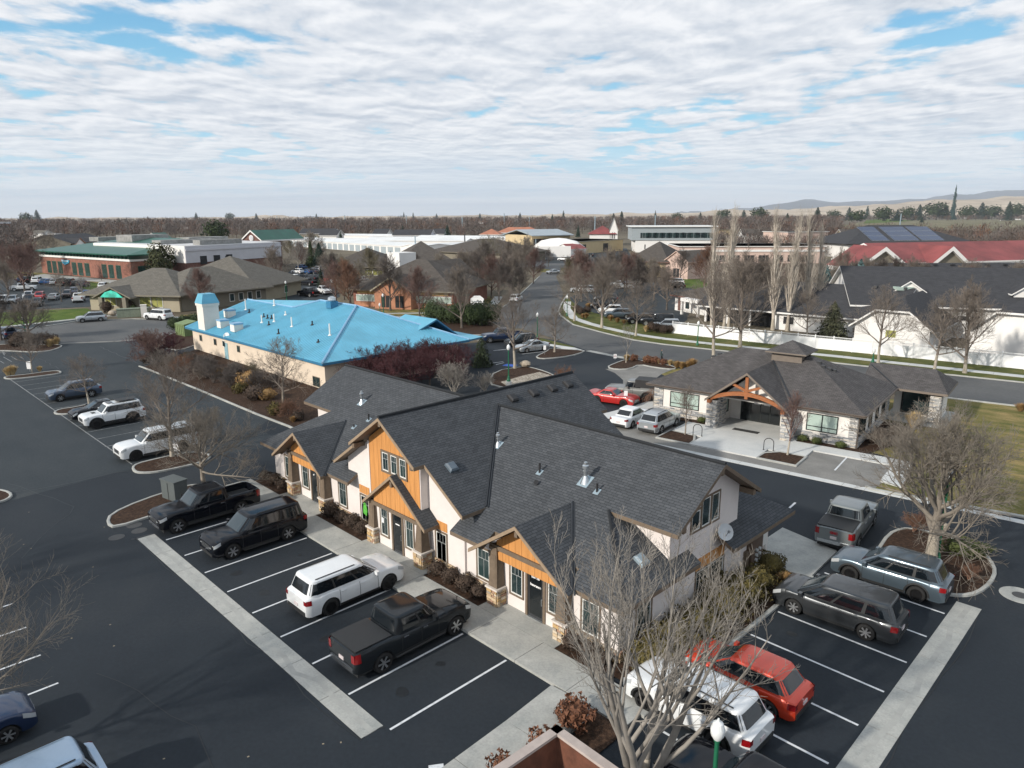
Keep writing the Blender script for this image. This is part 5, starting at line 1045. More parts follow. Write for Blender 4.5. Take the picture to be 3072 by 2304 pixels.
def ht(px_top, base): x, y = base; return hgt(base[2] if len(base) > 2 else 0, px_top, x, y)
def PL(key, bx, by, top, label, H, **k):
    """plant a template at the ground under (bx,by), scaled so that its top shows at row top"""
    x, y = G(bx, by); s = hgt(bx, top, x, y)/H; return plant(key, x, y, label, sc=s, rz=k.pop('rz', (bx*.37) % 6.28), **k)
PL('broad', 2790, 1690, 1130, 'large bare spreading tree with pale trunk on the mulched island', 9.0)
fx, fy = G(1920, 2395); plant('fore', fx, fy, 'tall multi stemmed bare tree spreading over the white and red cars', sc=1.06, rz=1.1)
plant('forel', *G(-190, 2060, 3.5), 'bare tree reaching in over the dark blue car from the edge', sc=.86, rz=2.6)
fx, fy = G(-700, 1900); plant('forel', fx, fy, 'bare tree whose lowest branch tip shows at the edge of the lot', sc=.9, rz=.4)
PL('twiggy', 612, 1468, 1165, 'dense twiggy low spreading bare tree behind the black pickup', 6.4)
PL('vase', 517, 1372, 1060, 'slim bare tree with pale trunk beside the long white SUV', 8.6)
PL('vase2', 268, 1214, 1052, 'bare tree leaning over the slate blue crossover', 8.8)
PL('vase', 96, 1119, 990, 'small bare tree with white sign on the thin island', 8.8)
PL('broad', 89, 1017, 872, 'stout bare tree with forked trunk on the street corner island', 9.0, mats=[BARK, TWG['grey']])
PL('dense', 4, 1021, 868, 'dark trunked bare tree at the picture edge by the street', 9.0)
PL('vase2', 851, 1228, 1000, 'grey bare tree standing before the cream wall of the blue roofed building', 8.8, mats=[BARK, TWG['grey']])
for i, (bx, by, tp) in enumerate(((1110, 1118, 1020), (1175, 1120, 1015), (1240, 1112, 1008), (1305, 1104, 1000), (1370, 1095, 1010), (1090, 1140, 1050), (1150, 1150, 1055), (1230, 1145, 1045), (1290, 1135, 1040), (1345, 1125, 1035))):
    x, y = G(bx, by+28); s = hgt(bx, tp, x, y)/4.6; plant('crab', x, y, '%s crabapple from the hip corner in the dark red %s thicket' % (ORD[i % 5], 'back' if i < 5 else 'front'), name='crabapple_tree', sc=s, rz=i*1.3, group='crabapple thicket')
PL('shrub', 1362, 1183, 1062, 'pale grey bare shrub rising behind the shingle ridge', 3.6, cat='shrub', name='bare_shrub')
PL('shrub', 1455, 1175, 1105, 'low pale grey bare shrub beside the green lamp post', 3.6, cat='shrub', name='bare_shrub')
PL('yew', 1445, 1098, 1014, 'dark green yew at the end of the crabapple thicket', 4.2, cat='shrub', name='yew_shrub')
PL('shrub', 1690, 1165, 1085, 'reddish bare shrub poking up over the rear roof corner', 3.6, cat='shrub', name='bare_shrub', mats=[BARK, TWG['rust']])
for bx, by, tp, k, lb in ((1545, 1107, 860, 'vase', 'bare tree with white trunk on the river rock island'), (1664, 1058, 905, 'vase2', 'bare tree on the court island nearest the silver fastback'), (1878, 1090, 972, 'sapling', 'slender bare sapling among clipped grasses by the walking person'),
    (2140, 1081, 790, 'vase', 'tall bare street tree rising behind the stone office ridge'), (2220, 1043, 760, 'dense', 'dense bare tree on the verge in front of the white fence'), (1907, 1008, 835, 'vase2', 'bare street tree on the verge nearest the dark boxy SUV'), (1805, 984, 775, 'dense', 'tall dense bare street tree beside the sidewalk bend'), (1723, 963, 795, 'vase', 'bare street tree beside the green lamp at the road bend'),
    (2419, 1029, 860, 'vase2', 'bare tree before the cupola of the stone office'), (2634, 1092, 860, 'vase', 'bare tree with pale trunk beside the lamp along the white fence'), (2801, 1123, 870, 'vase2', 'bare tree with crooked leaning trunk beyond the stone office wing'), (2894, 1119, 850, 'dense', 'bare tree in front of the dark clipped evergreens')):
    PL(k, bx, by, tp, lb, 8.8 if k != 'sapling' else 5.2, **({'mats': [BARKL, TWG['grey']]} if k == 'dense' else {}))
PL('upright', 2055, 1307, 1150, 'small upright bare tree in the mulch bed beside the silver crossover', 4.6, mats=[BARK, TWG['grey']])
PL('upright', 2362, 1368, 1165, 'small upright reddish bare tree in the mulch bed at the entry plaza', 4.6)
PL('weeper', 1962, 1228, 1148, 'small weeping tree beside the stone office corner', 3.3, name='weeping_tree')
for i, (bx, by, tp) in enumerate(((2133, 1000, 600), (2170, 1000, 585), (2185, 985, 640))): PL('poplar', bx, by, tp, ('tall pale poplar beside the neighbour house, first of three', 'tallest pale poplar of the three beside the neighbour house', 'shorter pale poplar behind the two tall ones by the house')[i], 23.0, name='poplar_tree')
for i, (bx, by, tp) in enumerate(((2318, 990, 590), (2361, 992, 600), (2418, 985, 600), (2450, 980, 640))): PL('poplar', bx, by, tp, ('pale poplar with bare lower trunk behind the white fence', 'pale poplar growing between two taller poplars', 'tall pale poplar nearest the blue spruce', 'thin poplar beside the blue spruce')[i], 23.0, name='poplar_tree')
PL('juniper', 2494, 1022, 905, 'shaggy grey green juniper leaning over the white fence', 7, name='juniper_tree')
PL('blue_spruce', 2469, 925, 795, 'hazy blue spruce behind the dark shingle roof', 9, name='blue_spruce')
PL('blue_spruce', 2568, 935, 778, 'bright blue spruce in front of the red roofed hall', 9, name='blue_spruce')
for i, (bx, by, tp, s) in enumerate(((2925, 1045, 1003, 1), (2962, 1052, 1000, 1), (2988, 1052, 1018, 1), (3012, 1056, 1004, 1.25), (3040, 1060, 1010, 1.2), (3064, 1063, 1022, 1))):
    x, y = G(bx, by+8); h = hgt(bx, tp, x, y)/3.6; plant('arborvitae', x, y, '%s pointed arborvitae in the row behind the white fence' % ORD[i], name='arborvitae', sc=(h*s, h*s, h), rz=i, group='arborvitae row')
# mid-distance trees among the offices
for bx, by, tp, k, tw, lb in ((608, 938, 800, 'teardrop', 'red', 'reddish bare tree in front of the day care wing'), (1171, 932, 765, 'dense', 'dark', 'tall dark bare tree before the brick porch of the brown office'), (1050, 925, 775, 'teardrop', 'rust', 'rusty red bare tree beside the brown office car park'), (1259, 950, 795, 'teardrop', 'red', 'reddish round bare tree in front of the brown office windows'),
    (1386, 986, 790, 'dense', 'grey', 'grey vase shaped tree with white trunk above the hedge'), (1010, 915, 780, 'dense', 'red', 'brown bare tree at the edge of the brown office'), (1440, 890, 745, 'dense', 'dark', 'bare tree behind the grey gable end of the brown office'), (1495, 880, 770, 'teardrop', 'red', 'plum coloured bare tree by the side street walk'), (1530, 890, 760, 'dense', 'grey', 'bare tree arching over the side street'), (1600, 850, 742, 'teardrop', 'red', 'reddish tree at the bend of the side street'),
    (1745, 905, 745, 'teardrop', 'red', 'broad reddish grey tree across the street'), (1820, 890, 740, 'dense', 'grey', 'wide bare tree over the far car park'), (1880, 880, 760, 'teardrop', 'red', 'rosy bare tree beside the tan office'), (2000, 930, 800, 'dense', 'grey', 'small bare tree on the car park island'), (2110, 880, 730, 'teardrop', 'rust', 'dark rusty tree beside the pink stucco building'), (2040, 845, 745, 'dense', 'dark', 'bare tree before the tan office wall'),
    (2230, 960, 770, 'dense', 'dark', 'dark bare tree behind the poplars'), (2290, 955, 760, 'dense', 'grey', 'grey bare tree between the poplar clumps'), (2390, 930, 740, 'dense', 'grey', 'grey tree behind the poplars and spruce'), (2520, 920, 745, 'dense', 'grey', 'grey bare tree between the two blue spruces'), (2640, 920, 770, 'dense', 'dark', 'bare tree in front of the red roofed gable'), (2720, 915, 770, 'dense', 'grey', 'forked bare tree before the red roof'), (2765, 905, 790, 'vase', 'pale', 'pale limbed bare tree leaning before the red roof'), (2880, 905, 790, 'dense', 'grey', 'bare tree along the red roof eave'), (2960, 900, 800, 'dense', 'dark', 'dark bare tree along the red roof eave'), (3050, 900, 780, 'dense', 'grey', 'bare tree at the far end of the red roof'),
    (2585, 1020, 950, 'shrubd', 'grey', 'wide bare bush behind the white fence'), (830, 870, 735, 'dense', 'grey', 'grey bare tree by the fitness building corner'), (895, 820, 725, 'vase', 'pale', 'silvery bare tree beside the white wall'), (980, 850, 760, 'dense', 'grey', 'bare tree beside the centre car park'), (185, 905, 812, 'vase', 'grey', 'bare tree in the shop car park'), (250, 905, 830, 'vase', 'pale', 'white barked thin tree in the shop car park'), (305, 842, 790, 'sapling', 'dark', 'small dark tree at the brick shop wall'), (395, 850, 785, 'vase2', 'red', 'bare tree at the brick shop corner'), (640, 800, 745, 'dense', 'grey', 'bare tree before the brick and white wall'), (720, 815, 755, 'dense', 'red', 'bare tree before the fitness entrance'), (30, 900, 780, 'dense', 'grey', 'bare tree behind the white pickup in the car park'), (100, 830, 720, 'dense', 'grey', 'bare tree on the lawn behind the shops'), (1645, 800, 745, 'dense', 'grey', 'bare tree by the gated yard')):
    H = {'teardrop': 9.2, 'dense': 9.0, 'vase': 8.8, 'vase2': 8.8, 'sapling': 5.2, 'shrubd': 3.4}[k]; PL(k, bx, by, tp, lb, H, mats=[BARKD if tw != 'pale' else BARKL, TWG[tw]])
PL('pine', 490, 845, 742, 'broad yellowish pine at the green roof corner', 8.6, name='pine_tree'); PL('spruce', 683, 835, 768, 'small conifer behind the tan roof', 10, name='spruce_tree')
PL('spruce', 935, 805, 722, 'dark conifer against the white wall end', 10, name='spruce_tree', mats=[BARKD, LEAF['green']]); PL('blue_spruce', 960, 810, 728, 'bluish conifer beside the centre car park', 9, name='spruce_tree', mats=[BARKD, LEAF['spruce']]); PL('spruce', 965, 870, 805, 'small green conifer on the car park island', 10, name='spruce_tree')
PL('pine', 1195, 800, 765, 'dark cypress beside the brown roof ridge', 8.6, name='cypress_tree'); PL('spruce', 1475, 840, 775, 'narrow ivy green tree by the grey gable', 10, name='spruce_tree'); PL('spruce', 1545, 795, 755, 'conifer beside the side street', 10, name='spruce_tree')
PL('dense', 2690, 915, 800, 'evergreen tree before the red eave', 9, mats=[BARKD, LEAF['spruce']])
# ---- shrubs in beds
def SH(key, pts, label, name, cat='shrub', sc=1.0, group=None, z=.08, mats=None, px=True, seed=1):
    R = random.Random(seed)
    for i, q in enumerate(pts):
        x, y = G(*q) if px else q; s = sc*R.uniform(.85, 1.18); plant(key, x, y, label[i] if isinstance(label, (list, tuple)) else (label if len(pts) == 1 else ORD[i]+' '+label), cat, name, R.random()*6.28, s, group, z, mats)
gb = lambda xs, y: [(x, y) for x in xs]
SH('clipped', gb((-45.6, -44.4, -43.1), 20.75), 'round clipped brown bush in the bed by the furthest porch', 'clipped_bush', px=False, group='bushes by the first porch', seed=1)
SH('clipped', gb((-36.9, -35.7, -34.5, -33.4), 20.72), 'clipped brown bush in the bed between black and white SUVs', 'clipped_bush', px=False, group='bushes in the middle bed', seed=2)
SH('clipped', gb((-26.5, -25.4, -24.25, -23.3), 20.68), 'clipped brown bush in the bed ahead of the dark grey pickup', 'clipped_bush', px=False, group='bushes before the pickup', seed=3, sc=1.05)
SH('clipped', gb((-17.4, -16.5, -15.8), 20.65), 'round clipped brown bush under the corner window', 'clipped_bush', px=False, group='bushes under the corner window', seed=4)
SH('olive_shrub', [(-14.2, y) for y in (22.0, 23.6, 25.3)], 'olive green shrub along the east wall behind the red hatchback', 'olive_shrub', px=False, group='east wall shrubs near the corner', seed=5, sc=1.0, z=.05)
SH('olive_shrub', [(-14.25, y) for y in (27.4, 29.2, 30.8)], 'olive gold shrub along the east wall beside the minivan', 'olive_shrub', px=False, group='east wall shrubs by the minivan', seed=6, sc=1.12, z=.05)
SH('olive_shrub', [(-14.6, 33.0)], 'separate clipped olive shrub below the meter cabinet', 'olive_shrub', px=False, seed=7, sc=.85, z=.05)
SH('gold_grass', [(-13.5, 32.4)], 'dry ornamental grass beside the walk pad', 'ornamental_grass', px=False, seed=8, sc=.9, z=.05)
SH('rust_shrub', [(-14.3, 17.2), (-14.0, 15.4), (-14.2, 13.6)], 'sparse reddish shrub beside the brown enclosure', 'rusty_shrub', px=False, seed=9, sc=1.1, group='shrubs beside the enclosure', mats=[LEAF['rust']])
x, y = G(2895, 1672); plant('olive_shrub', x, y, 'clipped tan green bush on the tree island', 'shrub', 'clipped_bush', .4, (1.15, .75, .75), None, .1, [LEAF['box']]); x, y = G(2740, 1600); plant('shrubd', x, y, 'brown twiggy bush on the tree island', 'shrub', 'bare_shrub', .4, .5, None, .1, [BARK, TWG['rust']])
x, y = G(2905, 1745); plant('shrubd', x, y, 'low brown twiggy bush at the tip of the tree island', 'shrub', 'bare_shrub', 1.4, .35, None, .1, [BARK, TWG['rust']])
R5 = random.Random(11)
for i, (a, b_) in enumerate(((440, 1090), (470, 1098), (500, 1090), (520, 1112), (555, 1120), (575, 1100), (600, 1140), (640, 1150), (660, 1130), (690, 1165), (720, 1180), (745, 1160), (770, 1200), (800, 1200), (830, 1245), (700, 1140), (610, 1105), (870, 1255), (895, 1262), (760, 1140), (560, 1085), (820, 1165))):
    x, y = G(a, b_); k = R5.choice(('shrubd', 'shrub', 'olive_shrub', 'rust_shrub', 'shrubd')); tw = R5.choice(('grey', 'dark', 'olive', 'rust')); plant(k, x, y, '%s winter shrub from the street end of the long bed by the lot' % ORD[i], 'shrub', 'winter_shrub', i, R5.uniform(.6, .9) if k.startswith('shrub') else R5.uniform(.9, 1.3), 'shrubs in the long bed', .05, [BARK, TWG[tw]] if k.startswith('shrub') else [LEAF[R5.choice(('gold', 'olive', 'brown'))]])
for i, (bx, by, tp) in enumerate(((470, 1095, 970), (440, 1070, 985), (520, 1060, 985), (500, 1095, 1000))): PL('crab', bx, by, tp, ('purple leafless plum tree at the head of the long bed', 'purple plum tree leaning over the worn lot', 'purple plum tree beside the green dumpster', 'low purple plum tree in front of the others')[i], 4.7, name='plum_tree', mats=[BARKD, TWG['purple' if i else 'red']])
PL('shrubd', 620, 1135, 1040, 'contorted bare shrub before the blue roofed building door', 3.3, cat='shrub', name='bare_shrub'); PL('shrubd', 700, 1150, 1065, 'contorted bare shrub under the cream wall', 3.3, cat='shrub', name='bare_shrub'); PL('shrubd', 770, 1170, 1085, 'bare shrub under the cream wall nearer the grey tree', 3.3, cat='shrub', name='bare_shrub')
SH('gold_grass', [(880, 1268)], 'dry grass tuft at the kerb end', 'ornamental_grass', seed=3, sc=.8)
SH('round_dark', [(525, 990), (555, 985), (585, 983), (610, 985)], 'clipped dark green hedge bush beside the dumpster', 'hedge_bush', seed=3, sc=1.0, group='hedge by the dumpster')
SH('round_dark', [(1330, 968), (1365, 972), (1400, 975), (1430, 978), (1470, 975), (1300, 962), (1385, 960), (1445, 965)], 'dark green juniper hedge mound beyond the blue roof', 'hedge_bush', seed=4, sc=1.6, group='juniper hedge beyond the blue roof')
SH('round_brown', [(322, 937), (385, 935)], ('round brown clipped bush at the day care door, beside the green gable', 'round brown clipped bush at the day care door, nearer the planter'), 'clipped_bush', seed=4, sc=1.05)
SH('round_dark', [(402, 938), (410, 932)], ('small green bush behind the day care planter', 'small dark bush behind the day care planter'), 'clipped_bush', seed=5, sc=.6)
SH('straw_grass', [(1880, 1083), (1936, 1088), (1976, 1093), (2010, 1098), (1952, 1090)], 'straw coloured clipped grass clump by the walking person', 'ornamental_grass', seed=6, sc=.95, group='straw grasses by the bay')
SH('rust_shrub', [(1902, 1084), (1943, 1090), (1964, 1092), (1990, 1096)], 'rusty red clipped shrub by the walking person', 'rusty_shrub', seed=7, sc=.9, group='rusty shrubs by the bay')
SH('gold_grass', [(2030, 1105), (2045, 1107), (2062, 1106), (2075, 1104)], 'reddish ornamental grass beyond the concrete bay', 'ornamental_grass', seed=8, sc=1.3, group='grasses beyond the bay')
SH('gold_grass', [(1831, 962), (1852, 968), (1872, 973), (1765, 925), (1758, 955), (1748, 955)], 'tan clipped grass mound along the far car park', 'ornamental_grass', seed=9, sc=1.3, group='tan grasses along the far car park', mats=[LEAF['gold']])
SH('round_brown', [(1742, 945), (1762, 942), (1955, 995), (1972, 998), (1990, 1001), (2008, 1000), (1895, 968), (1730, 940)], 'dark brown clipped bush along the far car park', 'clipped_bush', seed=10, sc=.62, group='brown bushes along the far car park')
SH('straw_grass', [(1938, 996)], 'pale straw grass beside the dark clipped bushes', 'ornamental_grass', seed=12, sc=1.3)
SH('straw_grass', [(25, 1128), (38, 1126)], ('tan grass mound at the tip of the thin island', 'tan grass mound beside the sign tree'), 'ornamental_grass', seed=13, sc=1.4); SH('straw_grass', [(120, 1116)], 'low tan grass further along the thin island', 'ornamental_grass', seed=14)
for i, (a, b_) in enumerate(((50, 1040), (75, 1035), (100, 1032), (130, 1036), (60, 1025), (110, 1045), (150, 1034))): x, y = G(a, b_); plant('shrubd' if i % 2 else 'olive_shrub', x, y, '%s winter shrub on the street corner island' % ORD[i], 'shrub', 'winter_shrub', i, 1.2 if i % 2 == 0 else .8, 'shrubs on the corner island', .05, [LEAF['brown'] if i % 2 == 0 else BARK, TWG['dark']][:1 if i % 2 == 0 else 2])
for i, (a, b_) in enumerate(((170, 1035), (160, 1030), (150, 1041))): x, y = G(a, b_); plant('straw_grass', x, y, '%s pale dry grass clump at the corner island tip' % ORD[i], 'grass clump', 'ornamental_grass', i, 1.5, 'dry grass at the corner island', .05)
for i, (u, v) in enumerate(((-1.0, -.45), (-2.8, -.5), (-12.6, -.4), (-3.9, -.4), (1.0, 4.5), (1.4, 6.5), (.9, 2.5))): x, y = b2(u, v); plant('olive_shrub', x, y, '%s low shrub along the stone office wall' % ORD[i], 'shrub', 'low_shrub', i, .42 if i < 4 else .7, 'shrubs along the stone office', .06, [LEAF['box' if i < 4 else 'brown']])
x, y = b2(2.5, 9.2); plant('straw_grass', x, y, 'pale yellow grass clump by the stone office patio', 'ornamental grass', 'ornamental_grass', 1, 1.9, None, .05); SH('gold_grass', [(3060, 1235)], 'dark tuft of grass on the lawn at the street', 'ornamental_grass', sc=1.2)
for i, (u, v) in enumerate(((1.4, 1.6), (2.4, 3.2), (3.4, 1.0))): x, y = b2(u, v); plant('shrub', x, y, '%s grey bare shrub at the stone office corner' % ORD[i], 'shrub', 'bare_shrub', i, .6, 'bare shrubs at the stone office corner', .02, [BARK, TWG['grey']])

# more bare trees of the office park
R6 = random.Random(99); MT = []
for x0_, x1_, y0_, y1_, n_ in ((985, 1110, 865, 915, 6), (1110, 1460, 850, 880, 9), (1400, 1560, 800, 905, 11), (1560, 1640, 790, 815, 3), (1690, 2080, 850, 905, 12), (1840, 2130, 845, 880, 6), (2180, 2330, 900, 960, 6), (2230, 2620, 880, 930, 9), (2600, 3060, 890, 915, 9), (730, 1000, 775, 815, 8), (0, 120, 800, 900, 7), (20, 420, 765, 800, 4)):
    for _ in range(n_): MT.append((R6.uniform(x0_, x1_), R6.uniform(y0_, y1_)))
MT.sort()
for i, (bx, by) in enumerate(MT):
    x, y = G(bx, by); k = R6.choice(('dense', 'dense', 'teardrop', 'vase', 'vase2')); tw = R6.choice(('grey', 'dark', 'grey', 'red', 'tan', 'olive')); s = R6.uniform(.75, 1.15)*(1 if math.hypot(x, y) < 200 else 1.25)
    lm = [w_ for lim, w_ in ((430, 'by the shop car park'), (1010, 'by the white store'), (1120, 'beside the centre car park'), (1470, 'around the brown offices'), (1660, 'along the side street'), (2140, 'around the car park across the street'), (2340, 'behind the poplars'), (2640, 'around the blue spruces'), (3200, 'before the red roofed hall')) if bx < lim][0]; ZT = globals().setdefault('ZT', {}); ZT[lm] = ZT.get(lm, 0)+1
    plant(k, x, y, '%s bare tree, %s from the west, %s' % ({'grey': 'grey', 'dark': 'dark', 'red': 'reddish', 'tan': 'tan', 'olive': 'olive brown'}[tw], (ORD+['twenty-fifth'])[ZT[lm]-1], lm), sc=s, rz=i*1.7, mats=[BARKD, TWG[tw]], group='office park trees')
# ================================================================== stone office
LS = [mat('ledge_%s' % n, c, .9, var=.18, scale=8, bump=.5, bscale=25) for n, c in (('white', (.62, .60, .57)), ('pale', (.48, .475, .46)), ('grey', (.30, .31, .32)), ('slate', (.20, .215, .235)), ('cream', (.56, .51, .44)), ('mid', (.40, .40, .40)))]
LMORT = mat('ledge_mortar', (.20, .20, .20), .95, var=.2, scale=20); STUW = mat('stucco_white', (.74, .71, .67), .9, var=.04, scale=1.3, bump=.2, bscale=90); TIMB = mat('timber', (.30, .105, .035), .6, var=.22, scale=3, stretch=(1, 1, 6)); BLKF = mat('frame_black', (.012, .016, .016), .4, var=0); BLIND = mat('blind_glass', (.40, .50, .45), .15, var=.06, scale=1, spec=.7); GUT = mat('gutter_brown', (.085, .065, .052), .5, var=.1)
FASB = mat('fascia_taupe', (.17, .14, .115), .7, var=.08)
B2 = thing('stone_office', 'low office with pale ledgestone walls, timber truss porch and hipped roof with cupola', 'building', (B2O[0], B2O[1], 0), B2A); PM[B2.name] = Matrix.Identity(4)
b = MB(); b.box(-17.5, -11.2, 0, 11.3, 0, 2.93); b.build('wall', STUW, B2); b = MB(); b.box(-5.2, 0, 0, 11.3, 0, 2.93); b.build('wall', STUW, B2); b = MB(); b.box(-11.2, -5.2, 2.6, 11.3, 0, 3.6); b.build('wall', STUW, B2)
b = MB(); b.box(.0, 3.9, 13.6, 16.5, 0, 2.93); b.build('wing_wall', STUW, B2)
WF2 = Wall(0, 0, 0); WR2 = Wall(0, 0, R_(90)); rnd = random.Random(8); LST = []; ST2 = []
led = dict(lo=.25, hi=.75, rh=(.075, .12))
for s0, s1, z1 in ((-17.5, -11.25, .85), (-5.1, 0, .85), (-17.5, -16.6, 2.85), (-.62, 0, 2.85)):
    z0 = .08 if z1 < 2 else .85; b = MB(); WF2.box(b, s0, s1, 0, .03, z0, z1); b.build('stone_base', LMORT, B2); stones(WF2, LST, s0, s1, z0+.02, z1, .02, rnd, **led)
b = MB(); WR2.box(b, 0, 11.2, 0, .03, .08, .85); b.build('stone_base', LMORT, B2); stones(WR2, LST, 0, 11.2, .1, .85, .02, rnd, **led)
b = MB(); WR2.box(b, 9.9, 11.2, 0, .03, .85, 2.85); b.build('stone_base', LMORT, B2); stones(WR2, ST2, 9.9, 11.2, .85, 2.85, .02, rnd, **led)
for cx, cy in ((-11.3, -1.2), (-5.0, -1.0), (-11.4, .5), (-5.2, .5), (3.6, 11.7)):
    h = .43; b = MB(); b.box(cx-h+.03, cx+h-.03, cy-h+.03, cy+h-.03, .05, 2.6); pl = b.build('pillar', LMORT, B2); PM[pl.name] = Matrix.Identity(4); L_ = []
    for W in (Wall(cx, cy-h+.03, 0), Wall(cx+h-.03, cy, R_(90))): stones(W, L_, -h, h, .1, 2.58, 0, rnd, **led)
    pieces('stone', L_, LS, pl, 75)
pieces('stone', LST+ST2, LS, B2, 300)
def bigwin(W, s0, s1, z0, z1, par=B2, lowrow=True, glass=BLIND):
    t = MB(); f = .07
    W.box(t, s0, s1, 0, .06, z1-f, z1); W.box(t, s0, s1, 0, .06, z0, z0+f); W.box(t, s0, s0+f, 0, .06, z0+f, z1-f); W.box(t, s1-f, s1, 0, .06, z0+f, z1-f); win = t.build('window', BLKF, par); PM[win.name] = Matrix.Identity(4)
    zl = z0+(z1-z0)*.27; m = (s0+s1)/2; q = MB(); W.box(q, s0+f, s1-f, 0, .05, zl-.03, zl+.03); q.build('transom', BLKF, win); q = MB(); W.box(q, m-.04, m+.04, 0, .055, z0+f, z1-f); q.build('mullion', BLKF, win)
    for a, c in ((s0+f, m-.04), (m+.04, s1-f)):
        p = MB(); W.box(p, a, c, -.02, .02, zl+.03, z1-f); p.build('pane', glass, win)
        mm = (a+c)/2
        for a2, c2 in ((a, mm-.012), (mm+.012, c)): p = MB(); W.box(p, a2, c2, -.02, .02, z0+f, zl-.03); p.build('pane', glass, win)
bigwin(WF2, -3.85, -1.45, .95, 2.4); bigwin(WF2, -15.9, -13.1, .95, 2.4)
for s0, s1 in ((.35, 2.5), (3.6, 4.7), (6.0, 7.1), (8.4, 9.5)): bigwin(WR2, s0, s1, .95, 2.4, glass=GLASS)
WD = Wall(0, 2.6, 0); b = MB(); WD.box(b, -10.25, -6.75, 0, .06, .12, 3.0); dd = b.build('door', BLKF, B2); PM[dd.name] = Matrix.Identity(4)
for i in range(4): a = -10.18+.85*i; p = MB(); WD.box(p, a+.05, a+.80, .05, .075, .25, 2.35); p.build('pane', DARKG, dd); p = MB(); WD.box(p, a+.05, a+.80, .05, .075, 2.45, 2.95); p.build('pane', DARKG, dd)
for a in (-9.05, -8.2): p = MB(); WD.box(p, a, a+.55, .076, .082, 1.72, 1.92); p.build('door_sign', LETM, dd)
WL = Wall(-11.2, 0, R_(90)); window(WL, B2, 1.0, 1.9, .95, 2.4, 0, BLKF, BLKF, BLIND, 0)
WW = Wall(0, 13.6, 0); window(WW, B2, .7, 3.4, .3, 2.5, 0, BLKF, BLKF, GLASS, 0)
b = MB(); b.box(-9.6, -7.4, -1.0, -.35, .125, .14); b.build('door_mat', mat('door_mat', (.035, .035, .035), .95), B2)
EV = 2.95; RS = .5; x0, x1, y0, y1 = -18.1, .6, -.6, 11.9; my = (y0+y1)/2; rzz = EV+RS*(my-y0); rx0, rx1 = x0+(my-y0), x1-(my-y0)
roof('roof_main', [[(x0, y0, EV), (x1, y0, EV), (rx1, my, rzz), (rx0, my, rzz)]], ROOF2, FASB, .2, B2); roof('roof_main', [[(x1, y0, EV), (x1, y1, EV), (rx1, my, rzz)]], ROOF2, FASB, .2, B2)
roof('roof_main', [[(x1, y1, EV), (x0, y1, EV), (rx0, my, rzz), (rx1, my, rzz)]], ROOF2, FASB, .2, B2); roof('roof_main', [[(x0, y1, EV), (x0, y0, EV), (rx0, my, rzz)]], ROOF2, FASB, .2, B2)
pz_, pe_ = 5.4, 2.7; yb1 = y0+(pz_-EV)/RS
for sg in (1, -1): roof('porch_roof', [[(-8.3, -1.95, pz_), (-8.3, yb1, pz_), (-8.3+sg*3.5, y0+.3, pe_), (-8.3+sg*3.5, -1.95, pe_)]], ROOF2, FASB, .2, B2)
for sg in (1, -1): rake([(-8.3+sg*3.5, -1.95, pe_-.03), (-8.3, -1.95, pz_-.03)], B2, FASB)
for sg in (1,): v = MB(); v.tube((-8.3, yb1, pz_+.05), (-8.3+sg*3.5, y0, EV+.05), .07, n=5); v.build('valley_flashing', FLASH, B2)
wr = 4.45; roof('wing_roof', [[(-2.4, 10.9, EV), (4.5, 10.9, EV), (3.0, 14, wr), (-2.4, 14, wr)]], ROOF2, FASB, .2, B2); roof('wing_roof', [[(4.5, 10.9, EV), (4.5, 17.1, EV), (3.0, 14, wr)]], ROOF2, FASB, .2, B2); roof('wing_roof', [[(4.5, 17.1, EV), (-2.4, 17.1, EV), (-2.4, 14, wr), (3.0, 14, wr)]], ROOF2, FASB, .2, B2)
v = MB(); v.tube((.6, 10.95, EV+.04), (-2.2, 13.6, 4.3), .05, n=5); v.build('valley_flashing', FLASH, B2)
b = MB(); b.box(-8.5, -5.9, 4.4, 7.0, 5.2, 6.3); b.build('cupola', FASB, B2); c0 = (-7.2, 5.7)
for i in range(4):
    a = [(-1, -1), (1, -1), (1, 1), (-1, 1)]; p, q = a[i], a[(i+1) % 4]; roof('cupola_roof', [[(c0[0]+p[0]*1.75, c0[1]+p[1]*1.75, 6.3), (c0[0]+q[0]*1.75, c0[1]+q[1]*1.75, 6.3), (c0[0], c0[1], 7.2)]], ROOF2, FASB, .12, B2)
for x, y in ((-4.6, 5.0), (-4.15, 4.6), (-3.7, 4.9), (-3.4, 5.3), (-13.5, 5.0), (-14.0, 4.8)):
    zz = min(EV+RS*(y-y0), EV+RS*(x1-x), EV+RS*(x-x0)); b = MB(); b.obox((x, y, zz+.07), (.3, .3, .18)); b.build('roof_vent', DARKM, B2)
for p, q in (((x0, y0-.05, EV-.06), (x1, y0-.05, EV-.06)), ((x1+.05, y0, EV-.06), (x1+.05, 11, EV-.06))): b = MB(); b.tube(p, q, .07, n=6); b.build('gutter', GUT, B2)
b = MB(); b.tube((.08, -.08, .1), (.08, -.08, 2.75), .045, n=6); b.tube((.08, -.08, 2.75), (.55, -.6, 2.9), .045, n=6); b.build('downspout', GUT, B2)
WT2 = Wall(0, -1.75, 0); b = MB(); n_ = 12; pts = []
for i in range(n_+1): t = -1+2*i/n_; pts.append((-8.3+t*3.05, 2.62+.78*(1-t*t)))
for i in range(n_): WT2.pri(b, [(pts[i][0], pts[i][1]), (pts[i+1][0], pts[i+1][1]), (pts[i+1][0], pts[i+1][1]+.34), (pts[i][0], pts[i][1]+.34)], -.1, .1)
b.build('truss_arch', TIMB, B2); b = MB(); WT2.box(b, -8.43, -8.17, -.09, .09, 3.15, 5.0); b.build('truss_post', TIMB, B2)
